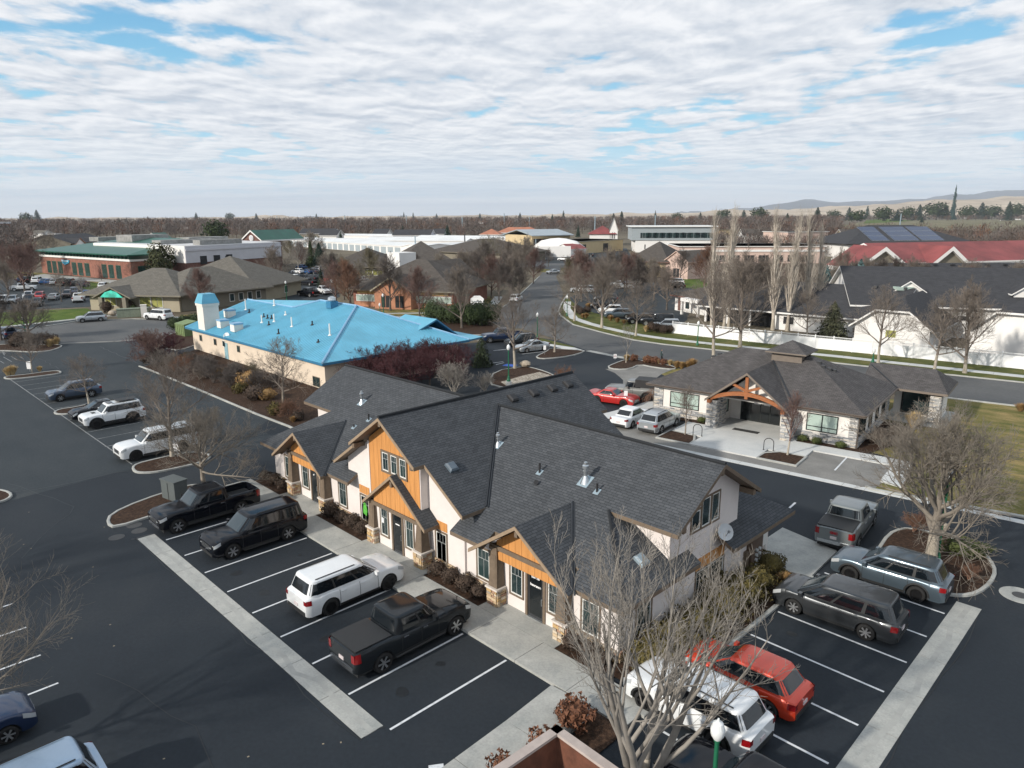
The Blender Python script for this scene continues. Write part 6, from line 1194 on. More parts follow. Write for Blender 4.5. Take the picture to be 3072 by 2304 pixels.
for sg in (1, -1): b = MB(); WT2.pri(b, [(-8.3+sg*.13, 3.75), (-8.3+sg*.13, 3.98), (-8.3+sg*1.25, 4.42), (-8.3+sg*1.25, 4.2)][::-sg], -.08, .08); b.build('truss_strut', TIMB, B2); b = MB(); WT2.box(b, -8.3+sg*3.1-.15, -8.3+sg*3.1+.15, -.1, .3, 2.42, 2.68); b.build('truss_bracket', TIMB, B2)
b = MB(); WF2.pri(b, [(-11.2, 2.6), (-5.2, 2.6), (-8.3, 5.0)], .35, .4); b.build('gable_panel', STUW, B2)
# ================================================================== blue-roofed building
BLU = mat('roof_blue_metal', (.125, .40, .55), .45, .12, var=.10, scale=.35, spec=.5); BLUD = mat('fascia_blue', (.035, .17, .30), .5, var=.08); BLUL = mat('cap_blue', (.25, .44, .62), .45, .2, var=.05); CRM = mat('wall_cream', (.66, .56, .45), .9, var=.05, scale=.8, bump=.2); CRW = mat('wall_offwhite', (.72, .68, .62), .9, var=.05, scale=.8, bump=.2)
BB = thing('blue_roofed_building', 'cream building under a bright blue standing seam metal hip roof with square tower', 'building', (-84, 42, 0))
b = MB(); b.box(-101.6, -66.2, 37.6, 56, 0, 3.25); b.build('wall', CRM, BB)
k = .3156; pf = lambda y: 3.2+k*(y-36.9); A_, B_, C_, D_, E_, F_ = (-102.4, 36.9, 3.2), (-65.4, 36.9, 3.2), (-77.6, 49.1, 7.05), (-86.3, 49.1, 7.05), (-88.6, 46.3, pf(46.3)), (-102.4, 46.3, pf(46.3))
Gq = (-65.4, 57.2, 3.2)
roof('roof_main', [[A_, B_, C_, D_, E_, F_]], BLU, BLUD, .28, BB); roof('roof_main', [[B_, Gq, C_]], BLU, BLUD, .28, BB); roof('roof_rear', [[C_, Gq, (-66, 60, 3.2), (-88, 61, 3.2), D_]], BLU, BLUD, .2, BB); roof('roof_rear', [[E_, D_, (-88, 61, 3.2), (-102.4, 57, 3.0), F_]], BLU, BLUD, .2, BB)
roof('roof_wing', [[(-76, 52.0, 4.3), (-69.4, 52.0, 4.3), (-69.4, 55.4, 5.55), (-76, 55.4, 5.55)]], BLU, BLUD, .2, BB); roof('roof_wing', [[(-69.4, 52.0, 4.3), (-69.4, 58.6, 3.2), (-69.4, 55.4, 5.55)], [(-76, 55.4, 5.55), (-69.4, 55.4, 5.55), (-69.4, 58.8, 3.2), (-76, 58.8, 3.2)]][1:], BLU, BLUD, .2, BB)
def seam(p, q, r=.028):
    s_ = MB(); s_.tube(p, q, r, n=4); s_.build('seam', BLU, BB)
x = -102.0
while x < -65.8:
    d = -65.4-x
    if d < 12.2: yt = 36.9+d
    elif x > -86.3: yt = 49.1
    elif x > -88.6: yt = 46.3+(x+88.6)/2.3*2.8
    else: yt = 46.3
    seam((x, 36.95, pf(36.95)+.02), (x, yt-.02, pf(yt-.02)+.02)); x += .48
y = 37.4
while y < 57:
    if y < 49.1: t = (y-36.9)/12.2; xx = -65.4-12.2*t; zz = 3.2+3.85*t
    else: t = (57.2-y)/8.1; xx = -65.4-12.2*t; zz = 3.2+3.85*t
    seam((-65.45, y, 3.22), (xx, y, zz+.02)); y += .48
for p, q in ((B_, C_), (C_, D_), (C_, Gq), (D_, E_), (E_, F_)): s_ = MB(); s_.tube(Vector(p)+Vector((0, 0, .05)), Vector(q)+Vector((0, 0, .05)), .13, n=6); s_.build('ridge_cap', BLUL, BB)
def onplane(px, py, zf):
    lo, hi = 0.0, 14.0
    for _ in range(50):
        m = (lo+hi)/2; x, y = G(px, py, m)
        if zf(x, y) > m: lo = m
        else: hi = m
    return (*G(px, py, m), m)
fp = lambda x, y: pf(y)
def bpipe(px, py, h, m=GALV, r=.09):
    x, y, z = onplane(px, py, fp); s_ = MB(); s_.tube((x, y, z-.1), (x, y, z+h), r, n=8); s_.lathe((x, y, z), [(r+.16, -.02), (r+.02, .14)], 8); s_.build('vent_pipe', m, BB)
for px, py, h, m in ((786, 968, 1.0, WHITEF), (823, 965, 1.0, WHITEF), (876, 980, 1.2, WHITEF), (990, 1006, 1.35, WHITEF), (807, 975, .5, PIPEB), (792, 951, .5, PIPEB), (803, 955, .5, PIPEB), (815, 956, .5, PIPEB), (836, 1001, .6, PIPEB), (937, 975, .5, PIPEB), (857, 945, .5, WHITEF), (955, 1027, .35, PIPEB), (738, 929, 1.5, WHITEF), (748, 938, .5, PIPEB), (823, 917, .9, WHITEF)): bpipe(px, py, h, m)
x, y, z = onplane(997, 922, fp); b = MB(); b.obox((x, y, z+.35), (1.1, 1.1, .9)); b.build('exhaust_box', BLUD, BB); b = MB(); b.lathe((x, y, z+.8), [(.45, 0), (.55, .15), (.5, .45), (.2, .6), (0, .62)], 12); b.build('turbine_vent', GALV, BB)
chx, chy = -97.0, 38.2; zt = hgt(626, 908, chx, chy); zc = hgt(626, 880, chx, chy); b = MB(); b.box(chx-1.05, chx+1.05, chy-1.05, chy+1.05, 3, zt); b.build('tower', CRW, BB)
b = MB(); b.box(chx-1.15, chx+1.15, chy-1.15, chy+1.15, zt-.35, zt); b.build('tower_cornice', CRW, BB); b = MB(); b.add([(chx+i*1.2, chy+j*1.2, zt) for i, j in ((-1, -1), (1, -1), (1, 1), (-1, 1))]+[(chx+i*.8, chy+j*.8, zc) for i, j in ((-1, -1), (1, -1), (1, 1), (-1, 1))], [(i, (i+1) % 4, 4+(i+1) % 4, 4+i) for i in range(4)]+[(4, 5, 6, 7)]); b.build('tower_cap', BLU, BB)
for px, py in ((670, 980), (711, 991), (690, 949)):
    x, y, z = onplane(px, py, fp); b = MB(); b.obox((x, y, z+.35), (1.2, 1.2, .9)); b.build('exhaust_box', CRW, BB); b = MB(); b.obox((x, y, z+.9), (1.3, 1.3, .2)); b.build('exhaust_cap', BLUL, BB)
WB = Wall(0, 37.6, 0)
for px, py in ((603, 1014), (646, 1026), (716, 1047), (672, 1031)):
    x, z = onY(px, py, 37.6); q = MB(); WB.box(q, x-.42, x+.42, .0, .05, z-.42, z+.42); fr = q.build('window', TRIM if px != 672 else WHITEF, BB); PM[fr.name] = PM[BB.name]; q = MB(); WB.box(q, x-.34, x+.34, .05, .06, z-.34, z+.34); q.build('pane', GLASS, fr)
x, z = onY(683, 1085, 37.6); q = MB(); WB.box(q, x-.5, x+.5, 0, .05, .1, 2.2); q.build('door', mat('door_teal', (.25, .42, .48), .5), BB)
x, z = onY(950, 1145, 37.6); q = MB(); WB.box(q, x-.75, x+.75, 0, .05, z-.55, z+.55); fr = q.build('window', TRIM, BB); PM[fr.name] = PM[BB.name]; q = MB(); WB.box(q, x-.68, x-.03, .05, .06, z-.48, z+.48); WB.box(q, x+.03, x+.68, .05, .06, z-.48, z+.48); q.build('pane', GLASS, fr)
dish(onplane(680, 1008, fp), (.5, -1, .6), .45, par=BB, mast=.5)
# ================================================================== fence, lamps, signs and yard things
VIN = mat('vinyl_white', (.80, .81, .82), .5, var=.03, scale=1); FN = thing('vinyl_fence', 'long white vinyl privacy fence with lattice top along the sidewalk', 'fence', (*G(2017, 1000), 0))
fpts = PP([(2017, 1000), (2110, 1011), (2443, 1046), (2800, 1081), (3072, 1109), (3400, 1142)]); seg = []
for a, c in zip(fpts, fpts[1:]):
    n = max(1, round(math.dist(a, c)/2.44)); seg += [((a[0]+(c[0]-a[0])*i/n, a[1]+(c[1]-a[1])*i/n), (a[0]+(c[0]-a[0])*(i+1)/n, a[1]+(c[1]-a[1])*(i+1)/n)) for i in range(n)]
for i, (a, c) in enumerate(seg):
    ang = math.atan2(c[1]-a[1], c[0]-a[0]); ln = math.dist(a, c); m = ((a[0]+c[0])/2, (a[1]+c[1])/2)
    p = MB(); p.obox((a[0], a[1], .95), (.13, .13, 1.9), ang); p.lathe((a[0], a[1], 1.9), [(.10, 0), (.10, .04), (0, .10)], 4); p.build('fence_post', VIN, FN)
    nb = 8; pan = MB(); pan.obox((m[0], m[1], .78), (ln-.13, .022, 1.4), ang); po = pan.build('fence_panel', VIN, FN); PM[po.name] = PM[FN.name]
    r = MB(); r.obox((m[0], m[1], .12), (ln-.13, .05, .14), ang); r.build('rail', VIN, po); r = MB(); r.obox((m[0], m[1], 1.5), (ln-.13, .05, .09), ang); r.build('rail', VIN, po); r = MB(); r.obox((m[0], m[1], 1.82), (ln-.13, .05, .07), ang); r.build('rail', VIN, po)
    lt = MB(); nx = 14
    for j in range(nx):
        t0 = -.5+(j+.5)/nx
        for s_ in (1, -1): x0_, x1_ = (t0-s_*.04)*(ln-.2), (t0+s_*.04)*(ln-.2); P0 = (m[0]+x0_*math.cos(ang), m[1]+x0_*math.sin(ang), 1.54); P1 = (m[0]+x1_*math.cos(ang), m[1]+x1_*math.sin(ang), 1.79); lt.tube(P0, P1, .012, n=3, cap=False)
    lt.build('lattice', VIN, po)
GRN = mat('lamp_green', (.008, .115, .055), .5, var=.08); GLO = mat('lamp_globe', (.72, .74, .74), .3, var=.03)
def lamp_post(bx, by, top, label, base=False, x=None, y=None, h=None):
    if x is None: x, y = G(bx, by); h = hgt(bx, top, x, y)
    t = thing('street_lamp', label, 'street lamp', (x, y, 0)); PM[t.name] = Matrix.Identity(4)
    b0 = MB(); z0 = 0
    if base: q = MB(); q.lathe((0, 0, 0), [(.32, 0), (.32, .5), (0, .5)], 14); q.build('plinth', CONC3, t); z0 = .5
    b0.lathe((0, 0, 0), [(.22, z0), (.22, z0+.15), (.16, z0+.3), (.12, z0+.55), (.075, z0+.62), (.06, h-.75), (.09, h-.72), (.09, h-.66), (.0, h-.66)], 12); b0.build('pole', GRN, t)
    g_ = MB(); g_.lathe((0, 0, 0), [(.10, h-.66), (.19, h-.50), (.20, h-.32), (.13, h-.16), (.06, h-.10)], 12); g_.build('globe', GLO, t, smooth=True)
    c = MB(); c.lathe((0, 0, 0), [(.20, h-.34), (.14, h-.14), (.05, h-.08), (.025, h), (0, h)], 12); c.build('finial', GALV2 if h > 9 else GLO, t)
lamp_post(1526, 1157, 1032, 'green lamp post on a white plinth behind the shingle ridge', True); lamp_post(1612, 1017, 937, 'green lamp post at the court corner by the silver fastback'); lamp_post(1701, 948, 885, 'green lamp post at the road bend near the sidewalk'); lamp_post(2092, 1036, 962, 'green lamp post on the verge before the fence end'); lamp_post(2618, 1088, 1043, 'green lamp post along the white fence'); lamp_post(1151, 945, 880, 'green lamp post before the brown office'); lamp_post(861, 905, 842, 'green lamp post at the day care car park'); lamp_post(505, 930, 880, 'green lamp post at the day care wall'); lamp_post(78, 1010, 945, 'green lamp post behind the forked street tree'); lamp_post(1141, 955, 908, 'green post lamp beside the brown office lawn')
lamp_post(2810, 1690, 1395, 'green lamp post hidden in the crown of the island tree'); lx, ly = G(2152, 2212, 3.9); lamp_post(0, 0, 0, 'green lamp post rising through the foreground branches', False, lx, ly, 4.5)
def sign(bx, by, top, label, w_=.32, hh=.45, post=GALV, face=None, name='parking_sign', sb=None, board=LETM):
    x, y = G(bx, by); h = hgt(bx, top, x, y); t = thing(name, label, 'sign', (x, y, 0), R_(45)); PM[t.name] = Matrix.Identity(4); p = MB(); p.tube((0, 0, 0), (0, 0, h), .03, n=6); p.build('post', post, t); p = MB(); p.box(-w_/2, w_/2, -.05, -.032, h-hh, h); o = p.build('board', board, t); PM[o.name] = Matrix.Identity(4); return t, h, o
t, h, o = sign(1845, 1079, 1071-9, 'small white and red no parking sign on the island by the grasses', .40, .55); W_ = Wall(0, -.05, 0); text(W_, o, 0, .004, h-.2, .12, 'NO', MATS['letter_red']); text(W_, o, 0, .004, h-.36, .10, 'PARKING', MATS['letter_red'])
sign(1634, 1065, 1036, 'white sign beside the silver fastback', .35, .6); sign(1876, 1219, 1172, 'white sign post in front of the red coupe', .35, .5); sign(88, 1090, 1080, 'white sign fixed to the thin island tree', .9, 1.1) if 0 else None; sign(533, 1373, 1330, 'white sign under the slim tree beside the long white SUV', .45, .6); sign(474, 1060, 1010, 'white sign among the purple plum trees', .35, .55); sign(90, 1115, 1083, 'white sign beside the pale trunk on the thin island', .55, .95)
sx, sy = G(1432, 928); t = thing('office_sign', 'white wooden office sign with curved top on the corner lawn', 'sign', (sx, sy, 0), R_(48)); PM[t.name] = Matrix.Identity(4); p = MB(); p.box(-1.3, -1.1, -.1, .1, 0, 2.2); p.build('leg', LETM, t); p = MB(); p.box(1.1, 1.3, -.1, .1, 0, 2.2); p.build('leg', LETM, t); p = MB(); Wall(0, 0, 0).pri(p, [(-1.1, .8), (1.1, .8), (1.1, 2.3), (.6, 2.7), (-.6, 2.7), (-1.1, 2.3)], -.06, .06); p.build('board', LETM, t); p = MB(); p.box(-.7, .7, -.075, -.062, 1.5, 1.62); p.box(-.7, .7, -.075, -.062, 1.2, 1.28); p.build('lettering', GALV2, t)
sx, sy = G(1398, 925); t = thing('street_name_sign', 'green street name sign on a post near the white trunk', 'sign', (sx, sy, 0), R_(48)); PM[t.name] = Matrix.Identity(4); p = MB(); p.tube((0, 0, 0), (0, 0, 3.0), .05, n=6); p.build('post', GALV, t); p = MB(); p.box(-.6, .6, -.02, .02, 2.5, 2.85); p.build('board', GRN, t)
# bike racks, utility box, dumpster, planter
def rack(px, py, label):
    x, y = G(px, py, .12); t = thing('bike_rack', label, 'bike rack', (x, y, .12), R_(20)); PM[t.name] = Matrix.Identity(4); q = [(-.36, 0), (-.36, .62)]+[(-.36*math.cos(math.pi*i/8), .62+.36*math.sin(math.pi*i/8)) for i in range(1, 8)]+[(.36, .62), (.36, 0)]; m = MB(); tubes(m, [([Vector((a, 0, z)) for a, z in q], [.03]*len(q), 7)]); m.mi = [0]*len(m.f); m.uv = []; raw('hoop', m.v, m.f, PIPEB, t, None, True)
    for s_ in (-.36, .36): p = MB(); p.lathe((s_, 0, 0), [(.07, 0), (.07, .02), (0, .02)], 8); p.build('foot', PIPEB, t)
rack(2092, 1307, 'black hoop bike rack beside the bed next to the silver crossover'); rack(2305, 1351, 'black hoop bike rack beside the reddish upright tree')
ux, uy = G(527, 1497); t = thing('utility_cabinet', 'grey metal utility cabinet on the lot behind the black pickup', 'utility box', (ux, uy, 0), R_(12)); PM[t.name] = Matrix.Identity(4); UG = mat('cabinet_grey', (.10, .115, .115), .5, var=.06); p = MB(); p.box(-.75, .75, -.45, .45, 0, 1.35); p.build('cabinet', UG, t); p = MB(); p.box(-.8, .8, -.5, .5, 1.35, 1.42); p.build('lid', UG, t); p = MB(); p.box(-.02, .02, -.47, -.45, .1, 1.25); p.build('door_gap', PIPEB, t)
ux, uy = G(560, 1006); t = thing('dumpster', 'green metal dumpster against the blue roofed building', 'dumpster', (ux, uy, 0), R_(5)); PM[t.name] = Matrix.Identity(4); DG = mat('dumpster_green', (.16, .22, .09), .6, var=.12); p = MB(); p.box(-1.5, 1.5, -1, 1, .1, 1.9); p.build('bin', DG, t); p = MB(); p.add([(-1.55, -1.05, 1.9), (1.55, -1.05, 1.9), (1.55, 1.05, 2.3), (-1.55, 1.05, 2.3), (-1.55, 1.05, 1.9), (1.55, 1.05, 1.9)], [(0, 1, 2, 3), (3, 2, 5, 4), (0, 3, 4), (1, 5, 2)]); p.build('lid', DG, t)
for i in range(5): p = MB(); p.box(-1.3+.6*i, -1.2+.6*i, -1.06, -1.0, .2, 1.8); p.build('rib', DG, t)
ux, uy = G(400, 950); t = thing('planter_box', 'long grey green planter box at the day care kerb', 'planter', (ux, uy, 0), R_(70)); PM[t.name] = Matrix.Identity(4); p = MB(); p.box(-2.6, 2.6, -.6, .6, 0, 1.5); p.build('box', mat('planter_green', (.20, .235, .18), .8), t); p = MB(); p.box(-2.7, 2.7, -.7, .7, 1.5, 1.6); p.build('rim', MATS['planter_green'], t)
ux, uy = G(434, 951); t = thing('utility_pedestal', 'pale utility pedestal at the nose of the white full size SUV', 'utility box', (ux, uy, 0), R_(70)); PM[t.name] = Matrix.Identity(4); p = MB(); p.box(-.5, .5, -.5, .5, 0, 2.2); p.build('cabinet', CRW, t); p = MB(); p.box(-.55, .55, -.55, .55, 2.2, 2.3); p.build('lid', CRW, t)
for q, lb, s_ in (((1576, 1103), 'rounded tan boulder on the river rock island', .75), ((2820, 1592), 'grey boulder behind the big island tree trunk', .45), ((1252, 1702), 'small pale boulder at the middle porch bed', .16), ((338, 948), 'tan boulder at the day care entry', .9)):
    x, y = G(*q); R = random.Random(int(q[0])); b = MB(); v, f = ball_core(1, .8, 1.0); b.add([(a*R.uniform(.9, 1.1), c*R.uniform(.9, 1.1), z*.9) for a, c, z in v], f); o = b.build('boulder', mat('boulder', (.33, .28, .22), .95, var=.25, scale=3, bump=.6), None); o.location = (x, y, .05); o.scale = (s_, s_*.85, s_*.8); tag(o, lb, 'boulder')
# trash enclosure in the foreground
ENC = thing('brown_enclosure', 'low walled enclosure with pale coping and red brown inner faces under the foreground tree', 'enclosure', (-12, 12, 0)); EB = mat('enclosure_brown', (.125, .048, .028), .9, var=.25, scale=2, bump=.4); COP = mat('coping_pink', (.42, .36, .33), .85, var=.08)
ex, ey = G(1671, 2187, 1.75); 
for a, c in (((ex, ey), (ex-.35, ey-9)), ((ex, ey), (ex+7.5, ey-.3))):
    ang = math.atan2(c[1]-a[1], c[0]-a[0]); ln = math.dist(a, c); m = ((a[0]+c[0])/2, (a[1]+c[1])/2); b = MB(); b.obox((m[0], m[1], .82), (ln, .2, 1.65), ang); b.build('wall', EB, ENC); b = MB(); b.obox((m[0], m[1], 1.7), (ln+.32, .32, .1), ang); b.build('coping', COP, ENC)
sheet('enclosure_floor', [(ex, ey), (ex+7.5, ey-.3), (ex+7.2, ey-9), (ex-.35, ey-9)], .02, CONC2)
# ================================================================== neighbouring and distant buildings
BRK = mat('brick_red', (.24, .105, .075), .9, var=.22, scale=1.2, bump=.3, bscale=15); BRKD = mat('brick_dark', (.15, .075, .06), .9, var=.22, scale=1.2); BRKO = mat('brick_orange', (.42, .20, .12), .9, var=.15, scale=1); WHT = mat('wall_white', (.74, .73, .71), .85, var=.03, scale=.3); LAV = mat('wall_grey', (.50, .50, .53), .85, var=.04, scale=.3); GRNR = mat('roof_green_metal', (.012, .095, .062), .4, .2, var=.15, scale=.3); TANW = mat('wall_tan', (.36, .32, .235), .9, var=.06, scale=.4); TAUP = mat('wall_taupe', (.20, .18, .14), .9, var=.08, scale=.4); YEL = mat('wall_yellow', (.56, .44, .26), .85, var=.05, scale=.3); PNK = mat('wall_pink', (.56, .42, .36), .85, var=.05, scale=.3)
RTAN = shingle_mat('roof_taupe', (.155, .145, .125), (.125, .115, .10), .3, .6, blot=.12); RDK = shingle_mat('roof_dark', (.056, .057, .062), (.044, .045, .05), .3, .6, blot=.12); RBRN = shingle_mat('roof_brown', (.10, .088, .078), (.078, .068, .06), .3, .6, blot=.15); RRED = mat('roof_red', (.21, .050, .048), .7, .0, var=.25, scale=.15); RWH = mat('roof_white', (.70, .71, .70), .6, .1, var=.08, scale=.1); RGY = mat('roof_grey_metal', (.36, .41, .44), .5, .3, var=.08, scale=.2); SOL = mat('solar_panel', (.035, .055, .11), .2, .3, var=.1, scale=.4); BLKW = mat('opening_dark', (.015, .016, .018), .8, var=.2, scale=.5); ORR = mat('roof_orange', (.36, .15, .09), .8, var=.12, scale=.3); YGL = mat('glass_yellow', (.30, .30, .09), .3, var=.3, scale=.6); MESHG = mat('screen_grey', (.26, .26, .25), .9, var=.2, scale=.8)
def V3(px, py, z): x, y = G(px, py, z); return (x, y, z)
def bld(name, label, px, py, cat='building'):
    x, y = G(px, py); t = thing(name, label, cat, (x, y, 0)); return t
def pw(t, pts, z0, z1, m, name='wall', z=0.0):
    b = MB(); b.prism(PP(pts, z) if pts and not isinstance(pts[0][0], str) else pts, z0, z1); return b.build(name, m, t)
def pr(t, polys, m, fas, th=.3, name='roof'):
    for p in polys: roof(name, [p], m, fas, th, t)
class FW:
    """front wall between two ground points; x along it, away = into the building"""
    def __init__(s, a, c): s.a = a; s.c = c; s.ang = math.atan2(c[1]-a[1], c[0]-a[0]); s.L = math.dist(a, c); s.W = Wall(a[0], a[1], s.ang)
    def P(s, x, y, z): return s.W.P(x, -y, z)
def box_house(t, F, d, h, wm, rm, fas, kind='hip', rise=2.0, ov=.6, x0=0, x1=None, dy=0.0, ridge=None, th=.25):
    x1 = F.L if x1 is None else x1; b = MB(); F.W.box(b, x0, x1, -dy-d, -dy, 0, h); b.build('wall', wm, t); P = F.P; a, c, e, f = x0-ov, x1+ov, dy-ov, dy+d+ov; my = (e+f)/2
    if kind == 'hip': k = min((f-e)/2, (c-a)/2-.01); r0, r1 = a+k, c-k; pr(t, [[P(a, e, h), P(c, e, h), P(r1, my, h+rise), P(r0, my, h+rise)], [P(c, e, h), P(c, f, h), P(r1, my, h+rise)], [P(c, f, h), P(a, f, h), P(r0, my, h+rise), P(r1, my, h+rise)], [P(a, f, h), P(a, e, h), P(r0, my, h+rise)]], rm, fas, th)
    elif kind == 'gablex':
        pr(t, [[P(a, e, h), P(c, e, h), P(c, my, h+rise), P(a, my, h+rise)], [P(c, f, h), P(a, f, h), P(a, my, h+rise), P(c, my, h+rise)]], rm, fas, th)
        for xx in (x0, x1): b = MB(); b.add([P(xx, dy, h), P(xx, dy+d, h), P(xx, my, h+rise-.1)], [(0, 1, 2)]); b.build('gable_wall', wm, t)
    elif kind == 'gabley':
        mx = (a+c)/2; pr(t, [[P(a, e, h), P(mx, e, h+rise), P(mx, f, h+rise), P(a, f, h)], [P(c, f, h), P(mx, f, h+rise), P(mx, e, h+rise), P(c, e, h)]], rm, fas, th)
        for yy in (dy, dy+d): b = MB(); b.add([P(x0, yy, h), P(x1, yy, h), P(mx, yy, h+rise-.1)], [(0, 1, 2)]); b.build('gable_wall', wm, t)
    else: pr(t, [[P(a, e, h), P(c, e, h), P(c, f, h), P(a, f, h)]], rm, fas, th)
def wins(t, F, lst, glass=GLASS, frame=WHITEF, y=0.0, g=.12):
    for s0, s1, z0, z1 in lst:
        b = MB(); F.W.box(b, s0, s1, -y-.02, -y+.06, z0, z1); w_ = b.build('window', frame, t); PM[w_.name] = PM[t.name]; n = max(1, round((s1-s0)/1.3)); wd = (s1-s0-g)/n
        for i in range(n): b = MB(); F.W.box(b, s0+g+wd*i, s0+wd*(i+1), -y+.06, -y+.08, z0+g, z1-g); b.build('pane', glass, w_)
# day care
F = FW(G(274, 930), G(541, 936)); t = bld('day_care', 'taupe day care with yellow blinds and green arched gable over its door', 400, 933)
box_house(t, F, 17, 3.3, TANW, RTAN, TAUP, 'hip', 4.6, 1.4); wins(t, F, [(2.2, 6.0, .9, 2.9), (9.5+2.5, 10.9+2.5, .9, 2.7), (F.L*.56, F.L*.56+2.6, .8, 2.9), (F.L*.56+2.8, F.L*.56+5.2, .8, 2.9)], YGL)
gx = F.L*.385; P = F.P; pr(t, [[P(gx-4.2, -3.4, 3.0), P(gx, -3.4, 5.0), P(gx, 5, 5.0), P(gx-4.2, 5, 3.0)], [P(gx+4.2, 5, 3.0), P(gx, 5, 5.0), P(gx, -3.4, 5.0), P(gx+4.2, -3.4, 3.0)]], RTAN, TAUP, .25, 'porch_roof')
b = MB(); F.W.pri(b, [(gx-2.5, 3.0), (gx+2.5, 3.0), (gx+1.3, 4.0), (gx, 4.35), (gx-1.3, 4.0)], 3.0, 3.25); b.build('gable_sign', mat('sign_green', (.05, .55, .42), .5, var=.4, scale=.5), t)
for sx in (-2.6, 2.6): b = MB(); F.W.box(b, gx+sx-.4, gx+sx+.4, 2.5, 3.2, 0, 3.0); b.build('porch_pier', TAUP, t)
b = MB(); F.W.box(b, gx-.3, gx+.7, 0, .1, .1, 2.3); b.build('door', mat('door_red', (.30, .03, .03), .5), t)
b = MB(); F.W.box(b, F.L*.70, F.L*.78, 0, .06, 0, 3.2); b.build('wall_panel', TAUP, t)
F2 = FW(G(541, 936), G(800, 905)); box_house(t, F2, 15, 3.3, TAUP, RTAN, TAUP, 'hip', 4.6, 1.3, .5); wins(t, F2, [(F2.L*.55+i*2.2, F2.L*.55+i*2.2+1.2, .9, 2.6) for i in range(4)], GLASS)
F3 = FW(G(770, 908), G(905, 880)); t = bld('day_care_wing', 'taupe hip roofed wing beside the day care car park', 840, 895); box_house(t, F3, 24, 3.4, TANW, RTAN, TAUP, 'hip', 6.0, 1.3); wins(t, F3, [(1.5, 3.6, .9, 2.7), (F3.L*.6, F3.L*.6+1.5, .9, 2.6)], BLKW); F4 = FW(G(905, 880), G(890, 855))
# brick shop with green roof
a, c = G(128, 819), G(398, 843); F = FW(a, c); t = bld('brick_shop', 'long brick shop with green metal roof and blue wave sign', 260, 832); b = MB(); F.W.box(b, 0, F.L, -38, 0, 0, 5.6); b.build('wall', BRK, t); b = MB(); F.W.box(b, -.4, F.L+.4, -38.4, .4, 5.6, 6.2); b.build('cornice', WHT, t); b = MB(); F.W.box(b, .3, F.L-.3, -38, -.3, 6.2, 7.6); b.build('clerestory', mat('clerestory', (.03, .08, .065), .3), t)
for i in range(28): b = MB(); x = .5+(F.L-1)*i/27; F.W.box(b, x-.12, x+.12, -.3, .1, 6.2, 7.6); b.build('mullion', GRNR, t)
P = F.P; o = 1.6; hT = 11.5; pr(t, [[P(-o, -o, 7.6), P(F.L+o, -o, 7.6), P(F.L-14, 24, hT), P(18, 24, hT)], [P(F.L+o, -o, 7.6), P(F.L+o, 40, 7.6), P(F.L-14, 24, hT)], [P(-o, 40, 7.6), P(-o, -o, 7.6), P(18, 24, hT)], [P(F.L+o, 40, 7.6), P(-o, 40, 7.6), P(18, 24, hT), P(F.L-14, 24, hT)]], GRNR, GRNR, .35)
for fr in (.075, .14, .21, .375, .445, .52, .705, .775, .85): wins(t, F, [(F.L*fr, F.L*fr+2.9, .3, 4.3)], mat('glass_green', (.02, .05, .045), .1), GRNR)
b = MB(); F.W.pri(b, [(F.L*.265, 4.9), (F.L*.36, 4.9), (F.L*.35, 4.0), (F.L*.30, 3.3), (F.L*.275, 3.9)][::-1], 0, .25); b.build('shop_sign', mat('sign_blue', (.08, .42, .62), .5, var=.3, scale=.5), t); b = MB(); F.W.box(b, F.L*.272, F.L*.345, .25, .3, 4.45, 4.7); b.build('sign_stripe', LETM, t)
FR = FW(c, (c[0]+40*math.cos(F.ang+R_(90)), c[1]+40*math.sin(F.ang+R_(90)))); wins(t, FR, [(2, 9, .3, 4.2), (12, 20, .3, 4.2)], MATS['glass_green'], GRNR); text(FR.W, t, 9, .1, 4.5, 1.5, 'Mattress', bold=.03)
# white box store with fitness gable
t = bld('white_store', 'big white and brick store with roof screens behind the green roof', 620, 800); zt = 10.0; q0, q1, q2, q3 = V3(279, 729, zt), V3(552, 739, zt), V3(840, 726, zt), V3(560, 716, zt)
b = MB(); b.prism([q0[:2], q1[:2], q2[:2], q3[:2]], 5.2, zt); b.build('upper_wall', WHT, t); b = MB(); e = 1.002; b.prism([q0[:2], q1[:2], q2[:2], q3[:2]], 0, 5.2); b.build('lower_wall', BRKD, t)
b = MB(); b.prism([(.985*q[0]+.015*sum(k_[0] for k_ in (q0, q1, q2, q3))/4, .985*q[1]+.015*sum(k_[1] for k_ in (q0, q1, q2, q3))/4) for q in (q0, q1, q2, q3)], zt, zt+.08); b.build('roof', mat('roof_membrane', (.55, .55, .55), .8, var=.15, scale=.1), t)
F = FW(q1[:2], q2[:2]); b = MB(); F.W.box(b, 0, F.L, .02, .5, zt-1.4, zt-.9); b.build('cornice', LAV, t); b = MB(); F.W.box(b, 0, F.L, 0, .25, 5.2, zt); b.build('side_wall', LAV, t)
for fr in (.13, .26, .385, .86): b = MB(); F.W.box(b, F.L*fr, F.L*fr+2.4, .25, .32, 4.6, 7.0); b.build('window', BLKW, t)
for px, py, w_, d_, h_ in ((430, 722, 14, 8, 2.4), (330, 719, 12, 5, 1.4), (560, 726, 22, 4, 1.2), (610, 722, 16, 6, 1.6), (655, 729, 16, 3, 1.4)): x, y = G(px, py+4, zt); b = MB(); b.obox((x, y, zt+h_/2+.1), (w_, d_, h_), F.ang); b.build('roof_screen', MESHG, t)
